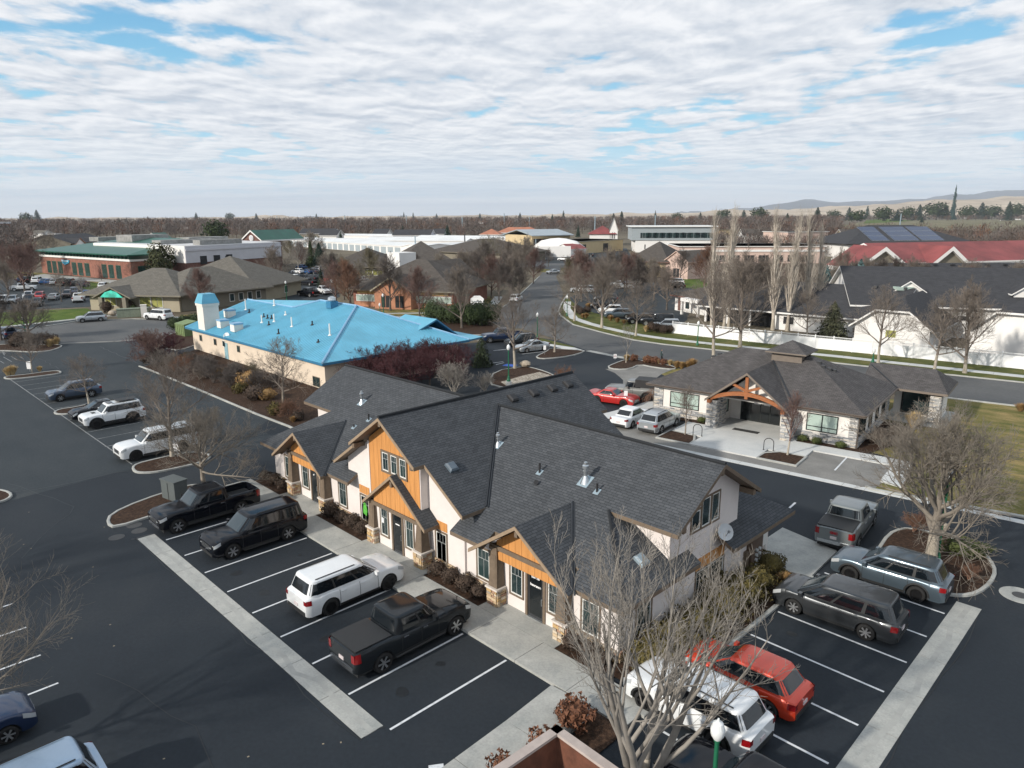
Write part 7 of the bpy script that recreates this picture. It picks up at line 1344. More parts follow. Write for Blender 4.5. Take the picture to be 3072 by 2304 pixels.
gx0, gx1 = G(735, 800), G(790, 802); Fg = FW(gx0, gx1); b = MB(); Fg.W.pri(b, [(0, 0), (Fg.L, 0), (Fg.L, 9.8), (Fg.L/2, 13.2), (0, 9.8)], -10, 0); b.build('entrance_gable', BRKD, t); P = Fg.P; pr(t, [[P(-.6, -.5, 9.9), P(Fg.L/2, -.5, 13.5), P(Fg.L/2, 22, 13.5), P(-.6, 22, 9.9)], [P(Fg.L+.6, 22, 9.9), P(Fg.L/2, 22, 13.5), P(Fg.L/2, -.5, 13.5), P(Fg.L+.6, -.5, 9.9)]], GRNR, WHT, .5)
b = MB(); p0 = Fg.W.P(Fg.L/2, .05, 10.6); p1 = Fg.W.P(Fg.L/2, .3, 10.6); b.tube(p0, p1, 1.05, n=18); b.build('clock_ring', WHT, t); b = MB(); b.tube(Fg.W.P(Fg.L/2, .3, 10.6), Fg.W.P(Fg.L/2, .36, 10.6), .8, n=18); b.build('clock_face', LAV, t)
wins(t, Fg, [(Fg.L*.18, Fg.L*.82, 5.2, 7.2), (Fg.L*.36, Fg.L*.64, 7.2, 8.6)], GRNR, GRNR); b = MB(); Fg.W.box(b, Fg.L*.2, Fg.L*1.05, .1, .4, 2.6, 4.6); b.build('sign_band', LAV, t); text(Fg.W, t, Fg.L*.62, .45, 3.0, 1.5, 'FITNESS', bold=.03)
x, y = G(703, 800); Fo = FW(G(706, 800), gx0); b = MB(); Fo.W.box(b, 0, Fo.L, -6, .0, 0, 9.6); b.build('orange_wall', BRKO, t); wins(t, Fo, [(1, Fo.L-1, 4.3, 7)], GLASS, BRKO)
Fb = FW(G(440, 742), G(480, 742)); box_house(bld('green_gable_house', 'white gable with green roof behind the roof screens', 460, 742), Fb, 14, 5, WHT, GRNR, WHT, 'gabley', 4.0, .5)
Fb = FW(G(215, 758), G(330, 748)); t = bld('black_roofed_inn', 'dark roofed lodge with two orange trimmed gables behind the green roof', 270, 752); box_house(t, Fb, 26, 5, TAUP, RDK, TAUP, 'gablex', 4.5, .8)
for fx in (.05, .55): Fc = FW(tuple(Fb.P(Fb.L*fx, -1.5, 0)[:2]), tuple(Fb.P(Fb.L*fx+9, -1.5, 0)[:2])); box_house(t, Fc, 10, 4.5, WHT, RDK, BRKO, 'gabley', 3.2, .6)
Fb = FW(G(-70, 718), G(37, 716)); t = bld('brick_hotel', 'three storey red brick block at the picture edge', 10, 716); b = MB(); Fb.W.box(b, 0, Fb.L, -20, 0, 0, 13.5); b.build('wall', BRK, t); b = MB(); Fb.W.box(b, -1, Fb.L+1, -21, 1, 13.5, 15.2); b.build('roof', LAV, t)
for k_ in range(3): wins(t, Fb, [(Fb.L*f_, Fb.L*f_+2.6, 1.2+4.2*k_, 3.8+4.2*k_) for f_ in (.55, .7, .85)], GLASS, WHT)
for px0, px1, py, h, d_, lb, rf in ((36, 90, 700, 6, 14, 'cream two storey house beside the red brick block', RTAN), (60, 130, 716, 5, 12, 'pale stepped house in front of the cream one', RTAN), (145, 170, 722, 6, 6, 'small white shed among bare trees', RWH), (232, 268, 671, 7, 10, 'white topped building among the far bare trees', RGY), (140, 165, 735, 3, 8, 'tiny cream outbuilding by the far path', RTAN)):
    Fb = FW(G(px0, py), G(px1, py)); t = bld('far_house', lb, px0, py, 'house'); box_house(t, Fb, d_, h, WHT, rf, LAV, 'gablex' if rf is RTAN else 'flat', 2.5); wins(t, Fb, [(Fb.L*f_, Fb.L*f_+1.6, h*.4, h*.4+1.5) for f_ in (.2, .6)], GLASS, WHT)
# brown offices in the middle
F = FW(G(1062, 918), G(1360, 929)); t = bld('brown_office', 'brown brick office with gold band and brick porch gable behind bare trees', 1200, 922); box_house(t, F, 20, 3.6, BRK, RBRN, TAUP, 'hip', 5.6, 1.0); b = MB(); F.W.box(b, 1, F.L-1, 0, .12, 2.7, 3.5); b.build('fascia_band', mat('band_gold', (.45, .30, .12), .8, var=.1), t); b = MB(); F.W.box(b, .3, F.L-.3, 0, .1, 0, 1.0); b.build('brick_base', BRKO, t)
wins(t, F, [(F.L*f_, F.L*f_+3.2, 1.1, 2.5) for f_ in (.03, .16, .28, .60, .72, .84)], BLIND); gx = F.L*.46; P = F.P; b = MB(); F.W.pri(b, [(gx-4, 0), (gx+4, 0), (gx+4, 3.8), (gx, 6.2), (gx-4, 3.8)], 0, 2.5); b.build('porch_wall', BRKO, t); pr(t, [[P(gx-4.6, -3.2, 3.7), P(gx, -3.2, 6.5), P(gx, 8, 6.5), P(gx-4.6, 8, 3.7)], [P(gx+4.6, 8, 3.7), P(gx, 8, 6.5), P(gx, -3.2, 6.5), P(gx+4.6, -3.2, 3.7)]], RBRN, TANW, .3, 'porch_roof'); wins(t, F, [(gx-2.6, gx-.5, .2, 2.8), (gx+.5, gx+2.6, .2, 2.8)], BLKW, BRKO, -2.5)
F5 = FW(G(1330, 905), G(1445, 888)); box_house(bld('grey_gabled_office', 'grey roofed office wing with steep gable end', 1390, 895), F5, 14, 3.4, TAUP, RBRN, TANW, 'gablex', 5, .8)
F = FW(G(1195, 838), G(1370, 834)); t = bld('dark_roofed_clinic', 'dark roofed low clinic with pale blue windows', 1280, 835); box_house(t, F, 34, 4, BRKD, RBRN, BRKD, 'hip', 6.5, 1.2); wins(t, F, [(F.L*.55+i*2.6, F.L*.55+i*2.6+1.9, .6, 3) for i in range(4)], BLIND); x, y = G(1206, 800, 6); b = MB(); b.obox((x, y, 6.5), (5, 5, 6)); b.build('white_stack', WHT, t)
F = FW(G(985, 838), G(1190, 836)); t = bld('long_brown_office', 'long low brown office with tan windows behind the rusty trees', 1080, 837); box_house(t, F, 26, 3.6, TAUP, RBRN, TAUP, 'hip', 5, 1.2); wins(t, F, [(F.L*f_, F.L*f_+3, 1.0, 2.8) for f_ in (.1, .22, .35, .5, .65, .8)], YGL)
F = FW(G(1290, 782), G(1500, 792)); box_house(bld('hidden_brown_office', 'brown office roof seen between red bare trees', 1400, 786), F, 30, 4, TAUP, RBRN, TAUP, 'hip', 5, 1.2)
# storage units
ST_ = [((870, 738), (1250, 768), 24), ((1262, 768), (1540, 752), 14), ((980, 742), (1400, 744), 16), ((1100, 735), (1470, 737), 14), ((1250, 729), (1530, 734), 12), ((985, 722), (1300, 727), 14)]
for i, (p, q, d_) in enumerate(ST_):
    F = FW(G(*p), G(*q)); t = bld('storage_units', ('white storage block nearest the bare trees', 'white storage block with a row of grey roll up doors', 'long white storage roof, second from the front', 'long white storage roof, third from the front', 'short white storage roof before the blue houses', 'white storage roof at the back beside the conifer')[i], p[0], p[1]); box_house(t, F, d_, 4.2, WHT, RWH, WHT, 'gablex', 1.2, .3)
    if i < 2:
        n = 22
        for j in range(n): b = MB(); s0 = F.L*(j+.12)/n; F.W.box(b, s0, s0+F.L*.76/n, 0, .08, .1, 3.4); b.build('roll_up_door', mat('door_grey', (.32, .37, .40), .6, var=.1), t)
# yellow workshop, red roofs, grey office, tan office
F = FW(G(1538, 760), G(1595, 762)); t = bld('yellow_workshop', 'yellow metal workshop with dark open bays and a grey roof', 1600, 760); Fs = FW(G(1595, 762), G(1710, 758)); h = 9.0; b = MB(); b.prism([Fs.a, Fs.c, Fs.P(Fs.L, 26, 0)[:2], Fs.P(0, 26, 0)[:2]], 0, h); b.build('wall', YEL, t); b = MB(); Fs.W.box(b, 1, Fs.L-1, 0, .3, 0, h-1.8); b.build('open_bay', BLKW, t); P = Fs.P; pr(t, [[P(-1, -2, h), P(Fs.L+1, -2, h), P(Fs.L+1, 13, h+2.6), P(-1, 13, h+2.6)], [P(Fs.L+1, 28, h), P(-1, 28, h), P(-1, 13, h+2.6), P(Fs.L+1, 13, h+2.6)]], RGY, RGY, .4); b = MB(); b.prism([F.a, F.c, F.P(F.L, 20, 0)[:2], F.P(0, 20, 0)[:2]], 0, 9.0); b.build('wall', YEL, t)
for i in range(6): b = MB(); s0 = Fs.L*(.08+.16*i); Fs.W.box(b, s0, s0+.5, .3, .5, 0, h-2); b.build('bay_post', BRKO if i % 2 else GALV2, t)
F = FW(G(1710, 764), G(1868, 752)); t = bld('beige_depot', 'long beige depot with a bright red hip roof', 1790, 755); box_house(t, F, 24, 6, YEL, RWH, TANW, 'flat', 1, .3); wins(t, F, [(F.L*.2, F.L*.28, .2, 4.5), (F.L*.6, F.L*.7, .2, 4.5)], BLKW, TANW); Fr = FW(G(1768, 735), G(1845, 735)); box_house(t, Fr, 18, 7, WHT, RRED, RRED, 'hip', 5, 1)
F = FW(G(1712, 770), G(1758, 768)); box_house(bld('small_red_roof_shed', 'small shed with red and white striped roof', 1735, 769), F, 12, 3.4, WHT, RRED, WHT, 'gablex', 2.2, .4)
Fc = FW(G(1828, 735), G(1852, 735)); t = bld('white_chapel', 'white steep gabled chapel with dark pointed windows', 1840, 735); box_house(t, Fc, 20, 9, WHT, RDK, WHT, 'gabley', 8, .5); wins(t, Fc, [(Fc.L*.3, Fc.L*.45, 4, 8), (Fc.L*.55, Fc.L*.7, 4, 8)], BLKW, WHT)
F = FW(G(1905, 757), G(2130, 757)); t = bld('grey_two_storey_office', 'long grey and white two storey office with a row of square windows', 2000, 757); b = MB(); F.W.box(b, 0, F.L, -28, 0, 0, 6); b.build('wall', WHT, t); b = MB(); F.W.box(b, -2, F.L+2, -28, .4, 6, 12.5); b.build('upper_wall', mat('wall_steel', (.30, .34, .36), .6, var=.05), t); b = MB(); F.W.box(b, -3, F.L+3, -29, 1.4, 12.5, 13); b.build('roof', RWH, t); wins(t, F, [(F.L*(.06+.092*i), F.L*(.06+.092*i)+5.0, 7.0, 9.8) for i in range(10)], GLASS, mat('wall_steel', (.3, .3, .3)), -.4); wins(t, F, [(F.L*(.12+.13*i), F.L*(.12+.13*i)+.8, 1.5, 4) for i in range(6)], BLKW, WHT)
F = FW(G(1888, 828), G(1995, 832)); t = bld('tan_office', 'tan office with dark hip roof beside the pink gables', 1940, 830); box_house(t, F, 22, 4.6, YEL, RBRN, BRKD, 'hip', 5.6, 1.4); wins(t, F, [(F.L*.12, F.L*.3, 1.2, 3.2), (F.L*.55, F.L*.75, 1.2, 3.2)], BLKW, BRKD)
F = FW(G(1995, 832), G(2062, 838)); t = bld('pink_gabled_entry', 'pink stucco gabled entry beside the tan office', 2030, 835); box_house(t, F, 14, 5, PNK, RBRN, PNK, 'gabley', 3, .5); wins(t, F, [(F.L*.35, F.L*.65, .2, 3)], BLKW, PNK)
F = FW(G(2036, 790), G(2470, 790)); t = bld('pink_strip_mall', 'long pink and white banded low building behind the poplars', 2250, 790); box_house(t, F, 30, 6.5, PNK, RWH, WHT, 'flat', 1, .5); b = MB(); F.W.box(b, 0, F.L, 0, .3, 4.4, 5.2); b.build('white_band', WHT, t); wins(t, F, [(F.L*(.05+.1*i), F.L*(.05+.1*i)+4, .5, 3.2) for i in range(9)], BLKW, PNK)
F = FW(G(2140, 722), G(2260, 720)); box_house(bld('flat_tan_building', 'flat roofed tan building behind the poplar tops', 2200, 720), F, 20, 8, YEL, RTAN, TANW, 'flat', 1, .5)
F = FW(G(2360, 745), G(2480, 742)); box_house(bld('peach_building', 'peach coloured block between the poplars', 2420, 743), F, 20, 9, PNK, RWH, WHT, 'flat', 1, .5)
# houses behind the fence
F = FW(G(2024, 930), G(2078, 940)); t = bld('white_cottage', 'white cottage with brown door beside the poplars', 2060, 935, 'house'); box_house(t, F, 14, 3.0, WHT, RBRN, BRKD, 'hip', 2.6, .8, x1=F.L*2.2); wins(t, F, [(1.0, 2.2, .1, 2.4)], BRKD, BRKD); wins(t, F, [(F.L*.6, F.L*.6+1.1, .7, 2.4)], GLASS, BLKF)
b = MB(); F.W.box(b, F.L, F.L*1.9, 1.5, 3, 2.5, 3.1); b.build('porch_beam', WHT, t)
for f_ in (1.0, 1.85): b = MB(); F.W.box(b, F.L*f_, F.L*f_+.4, 2.5, 2.9, 0, 2.5); b.build('porch_post', WHT, t)
def jerk(t, F, h, rise, d, clip, wm=WHT, rm=RDK):
    """gable end with a clipped peak facing the street"""
    L_ = F.L; m = L_/2; s_ = rise/m; zt = h+rise*clip; xa = m*clip; P = F.P; b = MB(); F.W.pri(b, [(0, 0), (L_, 0), (L_, h), (L_-xa, zt), (xa, zt), (0, h)], -d, 0); b.build('wall', wm, t); o = .7; e = -o
    pr(t, [[P(-o, e, h-o*s_), P(xa, e, zt+.05), P(m, 5, h+rise), P(m, d, h+rise), P(-o, d, h-o*s_)], [P(L_+o, d, h-o*s_), P(m, d, h+rise), P(m, 5, h+rise), P(L_-xa, e, zt+.05), P(L_+o, e, h-o*s_)], [P(xa, e, zt+.05), P(L_-xa, e, zt+.05), P(m, 5, h+rise)]], rm, WHT, .25)
F = FW(G(2560, 1028), G(2783, 1052)); t = bld('white_villa', 'white stucco villa with clipped gable and charcoal roof behind the fence', 2670, 1030, 'house'); jerk(t, F, 3.1, 3.6, 22, .55); wins(t, F, [(F.L*.42, F.L*.58, 1.2, 2.4)], YGL); P = F.P; b = MB(); F.W.box(b, -14, 0, -20, -5, 0, 3.0); b.build('wing_wall', WHT, t); pr(t, [[P(-14.6, 4.2, 2.9), P(4, 4.2, 2.9), P(4, 14, 7.0), P(-14.6, 14, 7.0)], [P(4, 23, 2.9), P(-14.6, 23, 2.9), P(-14.6, 14, 7.0), P(4, 14, 7.0)]], RDK, WHT, .25, 'wing_roof'); wins(t, F, [(-12.5, -10.6, .9, 2.3)], BLKW, WHT, 5.0)
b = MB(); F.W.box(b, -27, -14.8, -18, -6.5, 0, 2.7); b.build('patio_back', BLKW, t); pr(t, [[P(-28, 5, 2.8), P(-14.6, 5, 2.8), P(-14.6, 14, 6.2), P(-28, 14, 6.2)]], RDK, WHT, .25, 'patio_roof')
for f_ in (-26.5, -22.5, -18.5): b = MB(); F.W.box(b, f_, f_+.35, -6.0, -5.6, 0, 2.7); b.build('patio_post', WHT, t)
x, y = G(2485, 945, 6); b = MB()
for i in range(4): xx = -10+i*4.2; b = MB(); p = P(xx, 13.4, 6.95); b.obox(p, (.5, .5, .35), F.ang); b.build('roof_vent', DARKM, t)
F = FW(G(2905, 1056), G(3150, 1085)); t = bld('white_garage_house', 'white house with broad clipped gable behind the dark arborvitae', 3020, 1065, 'house'); jerk(t, F, 3.3, 4.0, 26, .6)
F = FW(G(2770, 1010), G(2905, 1015)); t = bld('back_villa', 'charcoal roofed villa with cream trim set behind the white villa', 2840, 1012, 'house'); box_house(t, F, 26, 4.6, WHT, RDK, WHT, 'gablex', 5.0, .7, -10, F.L+34); wins(t, F, [(F.L*.75, F.L*.75+2.6, 2.5, 3.4)], BLKW, WHT)
for f_ in (-4, 12): Fd = FW(tuple(F.P(f_, 3.0, 0)[:2]), tuple(F.P(f_+4, 3.0, 0)[:2])); P = Fd.P; b = MB(); Fd.W.pri(b, [(0, 4), (4, 4), (4, 6.6), (2, 7.9), (0, 6.6)], -5, 0); b.build('dormer', WHT, t); pr(t, [[P(-.4, -.4, 6.4), P(2, -.4, 8.1), P(2, 6, 8.1), P(-.4, 6, 6.4)], [P(4.4, 6, 6.4), P(2, 6, 8.1), P(2, -.4, 8.1), P(4.4, -.4, 6.4)]], RDK, WHT, .2, 'dormer_roof')
F = FW(G(2600, 905), G(3140, 905)); t = bld('dark_roof_row', 'wide charcoal roof with black vents and a skylight beyond the villas', 2850, 905); box_house(t, F, 16, 4.0, WHT, RDK, WHT, 'gablex', 3.6, .6); x, y = G(2710, 863, 7); b = MB(); b.obox((x, y, 6.9), (2.4, 1.6, .5), F.ang); b.build('skylight', BLIND, t)
for i in range(7): b = MB(); p = F.P(F.L*(.25+.1*i), 6.5, 7.35); b.obox(p, (.7, .6, .4), F.ang); b.build('roof_vent', DARKM, t)
# red-roofed hall
F = FW(G(2580, 860), G(2700, 858)); t = bld('red_roofed_hall', 'cream hall with two gables and a long weathered red metal roof', 2850, 850); Fl = FW(G(2690, 856), G(3180, 838)); P = Fl.P; b = MB(); Fl.W.box(b, 0, Fl.L, -22, 0, 0, 5.2); b.build('wall', TANW, t); b = MB(); Fl.W.box(b, 0, Fl.L, 0, .8, 4.0, 5.8); b.build('fascia', WHT, t); pr(t, [[P(-2, -1, 5.8), P(Fl.L, -1, 5.8), P(Fl.L, 11, 10.5), P(-2, 11, 10.5)], [P(Fl.L, 23, 5.8), P(-2, 23, 5.8), P(-2, 11, 10.5), P(Fl.L, 11, 10.5)]], RRED, WHT, .4)
for q in ((2566, 2712, 858), (2775, 2900, 856)):
    Fg = FW(G(q[0], q[2]), G(q[1], q[2]-2)); m = Fg.L/2; P = Fg.P; b = MB(); Fg.W.pri(b, [(0, 0), (Fg.L, 0), (Fg.L, 4.4), (m, 9.3), (0, 4.4)], -10, 0); b.build('gable_wall', TAUP, t); pr(t, [[P(-.8, -1, 4.6), P(m, -1, 10.0), P(m, 14, 10.0), P(-.8, 14, 4.6)], [P(Fg.L+.8, 14, 4.6), P(m, 14, 10.0), P(m, -1, 10.0), P(Fg.L+.8, -1, 4.6)]], RRED, WHT, 1.1, 'gable_roof')
# solar house and others
F = FW(G(2540, 775), G(2915, 772)); t = bld('solar_roof_office', 'low cream office with dark hip roof covered in solar panels', 2730, 773); box_house(t, F, 34, 6.0, WHT, RDK, RDK, 'hip', 7.5, 1.5); wins(t, F, [(F.L*(.05+.1*i), F.L*(.05+.1*i)+5, 3.2, 5.4) for i in range(9)], BLKW, WHT); P = F.P
for f0, f1 in ((.38, .58), (.60, .78), (.20, .34)):
    for r_ in range(3): y0_ = 1.5+4.6*r_; zz = lambda y_: 6.0+7.5*(y_+1.5)/18.5+.15; roof('solar_panel', [[P(F.L*f0, y0_, zz(y0_)), P(F.L*f1, y0_, zz(y0_)), P(F.L*f1, y0_+4.3, zz(y0_+4.3)), P(F.L*f0, y0_+4.3, zz(y0_+4.3))]], SOL, GALV, .12, t)
for px0, px1, py, h, lb, rf, wm in ((2530, 2760, 742, 6, 'long brown roofed building behind the solar roof', RBRN, TANW), (1490, 1620, 722, 6, 'white buildings with orange hip roofs behind the storage units', ORR, WHT), (1440, 1500, 724, 5, 'white building with an orange roof beside the conifer', ORR, WHT), (1180, 1290, 727, 5, 'blue gabled house row behind the storage units', RDK, LAV), (960, 1010, 727, 5, 'white gabled house behind the storage units', RDK, WHT), (900, 1000, 720, 5, 'dark roofed house behind the white store', RDK, TAUP), (1120, 1160, 722, 5, 'small white gable house among bare trees', RDK, WHT), (1300, 1330, 722, 5, 'blue grey house by the dark conifer', RDK, LAV), (2230, 2300, 738, 6, 'grey gabled house with white porch behind the strip mall', RBRN, WHT)):
    F = FW(G(px0, py), G(px1, py)); t = bld('far_house', lb, px0, py, 'house'); box_house(t, F, 16, h, wm, rf, WHT, 'hip' if rf is ORR else 'gablex', 4, .8); wins(t, F, [(F.L*f_, F.L*f_+1.8, 1.5, 3.2) for f_ in (.15, .45, .75)], GLASS, WHT)
for i, (px, py, w_, h) in enumerate(((1402, 672, 22, 6), (1440, 671, 18, 6), (1502, 668, 20, 7), (1530, 668, 16, 6), (1548, 665, 22, 7), (1620, 665, 16, 5), (1690, 664, 24, 6), (1715, 666, 16, 6), (1770, 669, 24, 7), (1800, 668, 20, 8), (1805, 660, 14, 6), (1898, 676, 22, 8), (1990, 672, 20, 6), (2115, 668, 18, 8), (2140, 666, 16, 6), (2298, 664, 18, 9), (2510, 664, 14, 5), (2490, 654, 14, 5), (2780, 652, 18, 6), (2835, 656, 30, 4), (3020, 662, 26, 5), (3050, 660, 26, 5), (1245, 664, 18, 6), (480, 684, 20, 5), (545, 686, 20, 5), (2900, 655, 14, 4))):
    x, y = G(px, py); F = FW((x-w_*.35, y-w_*.35), (x+w_*.35, y+w_*.35)); t = bld('hillside_house', '%s pale house from the west among distant trees under the hills' % (ORD+['twenty-fifth', 'twenty-sixth'])[i], px, py, 'house'); t['group'] = 'distant houses'; box_house(t, F, 10, h*.7, WHT, RTAN if i % 2 else RDK, WHT, 'gabley' if i % 3 else 'gablex', h*.45, .5)
# tall pylons
for i, (px, pb, pt) in enumerate(((832, 671, 648), (938, 674, 650), (1036, 685, 645), (1121, 682, 648), (1220, 686, 646), (1387, 695, 651), (1588, 693, 650), (1784, 710, 648), (1964, 701, 645), (1247, 765, 708), (1395, 757, 703), (2695, 716, 641), (1987, 828, 765), (2090, 730, 690), (1513, 685, 640), (200, 752, 695))):
    x, y = G(px, pb); h = hgt(px, pt, x, y); t = thing('utility_pole', ('pale utility pole standing %s' % ('first from the west skyline', 'second in the skyline row', 'third in the skyline row', 'fourth in the skyline row', 'behind the blue gabled row', 'beside the dark conifer', 'behind the storage yard', 'behind the red hip roof', 'behind the grey office', 'over the white storage doors', 'dark, before the storage yard', 'leaning over the solar roof', 'before the tan office wall', 'behind the grey office end', 'behind the workshop yard', 'dark, behind the brick shop')[i]), 'utility pole', (x, y, 0)); PM[t.name] = Matrix.Identity(4); b = MB(); r = .22+.0006*math.hypot(x, y); b.tube((0, 0, 0), (0, 0, h), r, r*.6, n=6); b.build('pole', GALV2 if i not in (10, 15) else DARKM, t)
    if i < 9: b = MB(); b.box(-1.6, 1.6, -.12, .12, h*.9, h*.9+.25); b.build('crossarm', GALV2, t)
# ================================================================== small far vehicles
_FC = {}
def far_car(kind, color, x, y, heading, label, name, group=None):
    if kind not in _FC:
        parts, wh, q = car_parts({k: v for k, v in SP[kind].items() if k != 'id'}); v = []; f = []; mi = []; mk = dict(paint=0, roofpaint=0, glass=1, glass2=1, blk=2, chr=3, lamp=3, tail=4, plate=3)
        for nm, pv, pf_, m, sm, _ in parts:
            if nm in ('door_seam', 'door_handle', 'grille_bar', 'licence_plate', 'roof_rail', 'wheel_arch'): continue
            k = len(v); v += pv; f += [tuple(a+k for a in fc) for fc in pf_]; mi += [mk[m]]*len(pf_)
        for wx, wy, fl in wh['pos']:
            for nm, m in (('tyre', 2), ('rim', 3)):
                pv, pf_ = wh[nm]; k = len(v); sg = -1 if fl else 1; v += [(a+wx, c*sg+wy, z+wh['r']) for a, c, z in pv]; f += [tuple(a+k for a in fc) for fc in pf_]; mi += [m]*len(pf_)
        me = bpy.data.meshes.new('far_car'); me.from_pydata(v, [], f)
        for m in (TYRE, CGL, TYRE, RIMS, TAIL): me.materials.append(m)
        me.polygons.foreach_set('material_index', mi); me.polygons.foreach_set('use_smooth', [True]*len(f)); me.set_sharp_from_angle(angle=R_(38)); me.update(); _FC[kind] = me
    o = bpy.data.objects.new(name, _FC[kind]); COL.objects.link(o); o.location = (x, y, .01); o.rotation_euler = (0, 0, heading); o.scale = (1.04,)*3; o.material_slots[0].link = 'OBJECT'; o.material_slots[0].material = PT[color]; return tag(o, label, 'pickup truck' if 'pickup' in kind else 'car', group)
CN = dict(white='white', black='black', navy='navy blue', blue='blue', charcoal='charcoal', silver='silver', red='red', maroon='dark red', brown='brown', bluegrey='blue grey', gunmetal='dark grey')
def park(lst, place, group, h0):
    cnt = {}
    for px, py, kind, col, dh in lst:
        x, y = G(px, py+4); k = (kind, col); cnt[k] = cnt.get(k, 0)+1
        nm = {'pickup': 'pickup_truck', 'pickup_open': 'pickup_truck'}.get(kind, 'parked_suv' if 'suv' in kind else 'parked_car'); w_ = {'pickup': 'pickup', 'pickup_open': 'pickup', 'sedan': 'sedan', 'fastback': 'low sedan', 'jeep': 'boxy off-road SUV', 'hatch': 'hatchback', 'bigsuv': 'large SUV', 'csuv': 'crossover', 'msuv': 'SUV', 'van': 'minivan', 'lsuv': 'long SUV', 'coupe': 'coupe'}[kind]
        od = ('', 'second ', 'third ', 'fourth ', 'fifth ')[min(4, cnt[k]-1)]; far_car(kind, col, x, y, h0+dh, (od+CN[col]+' '+w_+' '+place).strip(), nm, group)
park([(70, 842, 'csuv', 'navy', 0), (84, 843, 'msuv', 'black', 0), (115, 845, 'lsuv', 'white', 0), (136, 848, 'sedan', 'blue', 0), (152, 849, 'hatch', 'blue', 0), (168, 850, 'csuv', 'white', 0), (190, 852, 'pickup', 'charcoal', 0), (214, 853, 'bigsuv', 'black', 0), (232, 856, 'csuv', 'charcoal', 0), (252, 856, 'csuv', 'navy', 0), (312, 862, 'csuv', 'white', 0), (346, 862, 'msuv', 'silver', 0), (368, 868, 'sedan', 'white', 0)], 'in the shop car park row beside the lawn', 'shop car park, lawn row', R_(150))
park([(70, 868, 'pickup_open', 'white', R_(90)), (224, 880, 'msuv', 'navy', 0), (262, 886, 'sedan', 'blue', 0), (296, 884, 'sedan', 'white', 0), (88, 892, 'csuv', 'white', 0), (120, 894, 'csuv', 'red', 0), (202, 888, 'csuv', 'brown', 0), (88, 906, 'msuv', 'charcoal', 0), (112, 914, 'csuv', 'gunmetal', 0), (12, 905, 'csuv', 'white', 0), (40, 905, 'csuv', 'silver', 0)], 'in the shop car park row nearer the street', 'shop car park, street row', R_(-20))
far_car('fastback', 'silver', *G(165, 899), R_(150), 'silver sedan parked alone in front of the white work truck', 'parked_car'); far_car('pickup_open', 'white', *G(238, 905), R_(160), 'white work pickup with ladder rack beside the day care', 'pickup_truck'); far_car('csuv', 'silver', *G(48, 802), R_(170), 'silver crossover on the road behind the lawn', 'parked_suv'); far_car('csuv', 'navy', *G(20, 1013), R_(190), 'navy car at the picture edge by the dark trunk', 'parked_car')
park([(893, 817, 'csuv', 'white', 0), (920, 817, 'sedan', 'blue', 0), (940, 817, 'csuv', 'navy', 0), (952, 809, 'csuv', 'white', 0), (969, 808, 'bigsuv', 'white', 0), (884, 834, 'sedan', 'white', 0), (912, 836, 'msuv', 'black', 0), (936, 838, 'csuv', 'charcoal', 0), (925, 852, 'pickup', 'black', 0), (905, 802, 'sedan', 'blue', 0), (930, 800, 'csuv', 'blue', 0), (982, 842, 'csuv', 'red', 0), (1058, 838, 'sedan', 'red', 0), (1084, 842, 'sedan', 'silver', 0), (1008, 846, 'sedan', 'white', 0)], 'in the centre car park beyond the day care wing', 'centre car park', R_(190))
far_car('pickup_open', 'black', *G(925, 889), R_(190), 'black pickup with silver wheels beside the day care wing', 'pickup_truck'); far_car('pickup', 'white', *G(972, 882), R_(-10), 'white crew cab pickup behind the black one', 'pickup_truck')
park([(1818, 902, 'msuv', 'gunmetal', 0), (1808, 922, 'csuv', 'black', 0), (1832, 937, 'csuv', 'white', 0), (1856, 950, 'msuv', 'bluegrey', 0), (1926, 966, 'msuv', 'black', 0), (1972, 972, 'jeep', 'charcoal', 0), (2000, 984, 'csuv', 'silver', 0), (2027, 862, 'csuv', 'black', 0), (2025, 850, 'csuv', 'white', 0), (1756, 873, 'csuv', 'silver', 0), (1740, 873, 'csuv', 'white', 0), (1856, 856, 'sedan', 'white', 0), (1876, 862, 'csuv', 'white', 0), (1900, 850, 'sedan', 'silver', 0)], 'in the car park across the curving street', 'car park across the street', R_(215))
park([(1574, 762, 'csuv', 'silver', 0), (1557, 762, 'csuv', 'white', 0), (1690, 778, 'csuv', 'white', 0), (1702, 777, 'sedan', 'silver', 0), (1714, 775, 'csuv', 'maroon', 0), (1728, 776, 'csuv', 'black', 0), (1766, 766, 'csuv', 'charcoal', 0), (1659, 818, 'sedan', 'silver', R_(60)), (2062, 893, 'csuv', 'white', 0)], 'near the workshop yard', 'workshop yard', R_(200))
x, y = G(1676, 764); b = MB(); n = 16; v = []
for z, r in ((0, 7.5), (4, 7.8), (6.5, 5.5), (7.6, 2.5), (7.9, 0.1)): v += [(x+1.9*r*math.cos(6.283*i/n), y+r*math.sin(6.283*i/n), z) for i in range(n)]
b.add(v, [(j*n+i, j*n+(i+1) % n, (j+1)*n+(i+1) % n, (j+1)*n+i) for j in range(4) for i in range(n)]); tag(b.build('storage_dome', WHT, None, True), 'white domed tank beside the workshop', 'tank')
x, y = G(1662, 779); t = thing('box_trailer', 'white box trailer parked at the gated yard', 'trailer', (x, y, 0), R_(45)); PM[t.name] = Matrix.Identity(4); b = MB(); b.box(-7, 7, -1.4, 1.4, 1.2, 5.6); b.build('box', WHT, t); b = MB(); b.box(4, 6, -1.3, 1.3, 0, 1.2); b.build('wheels', TYRE, t)
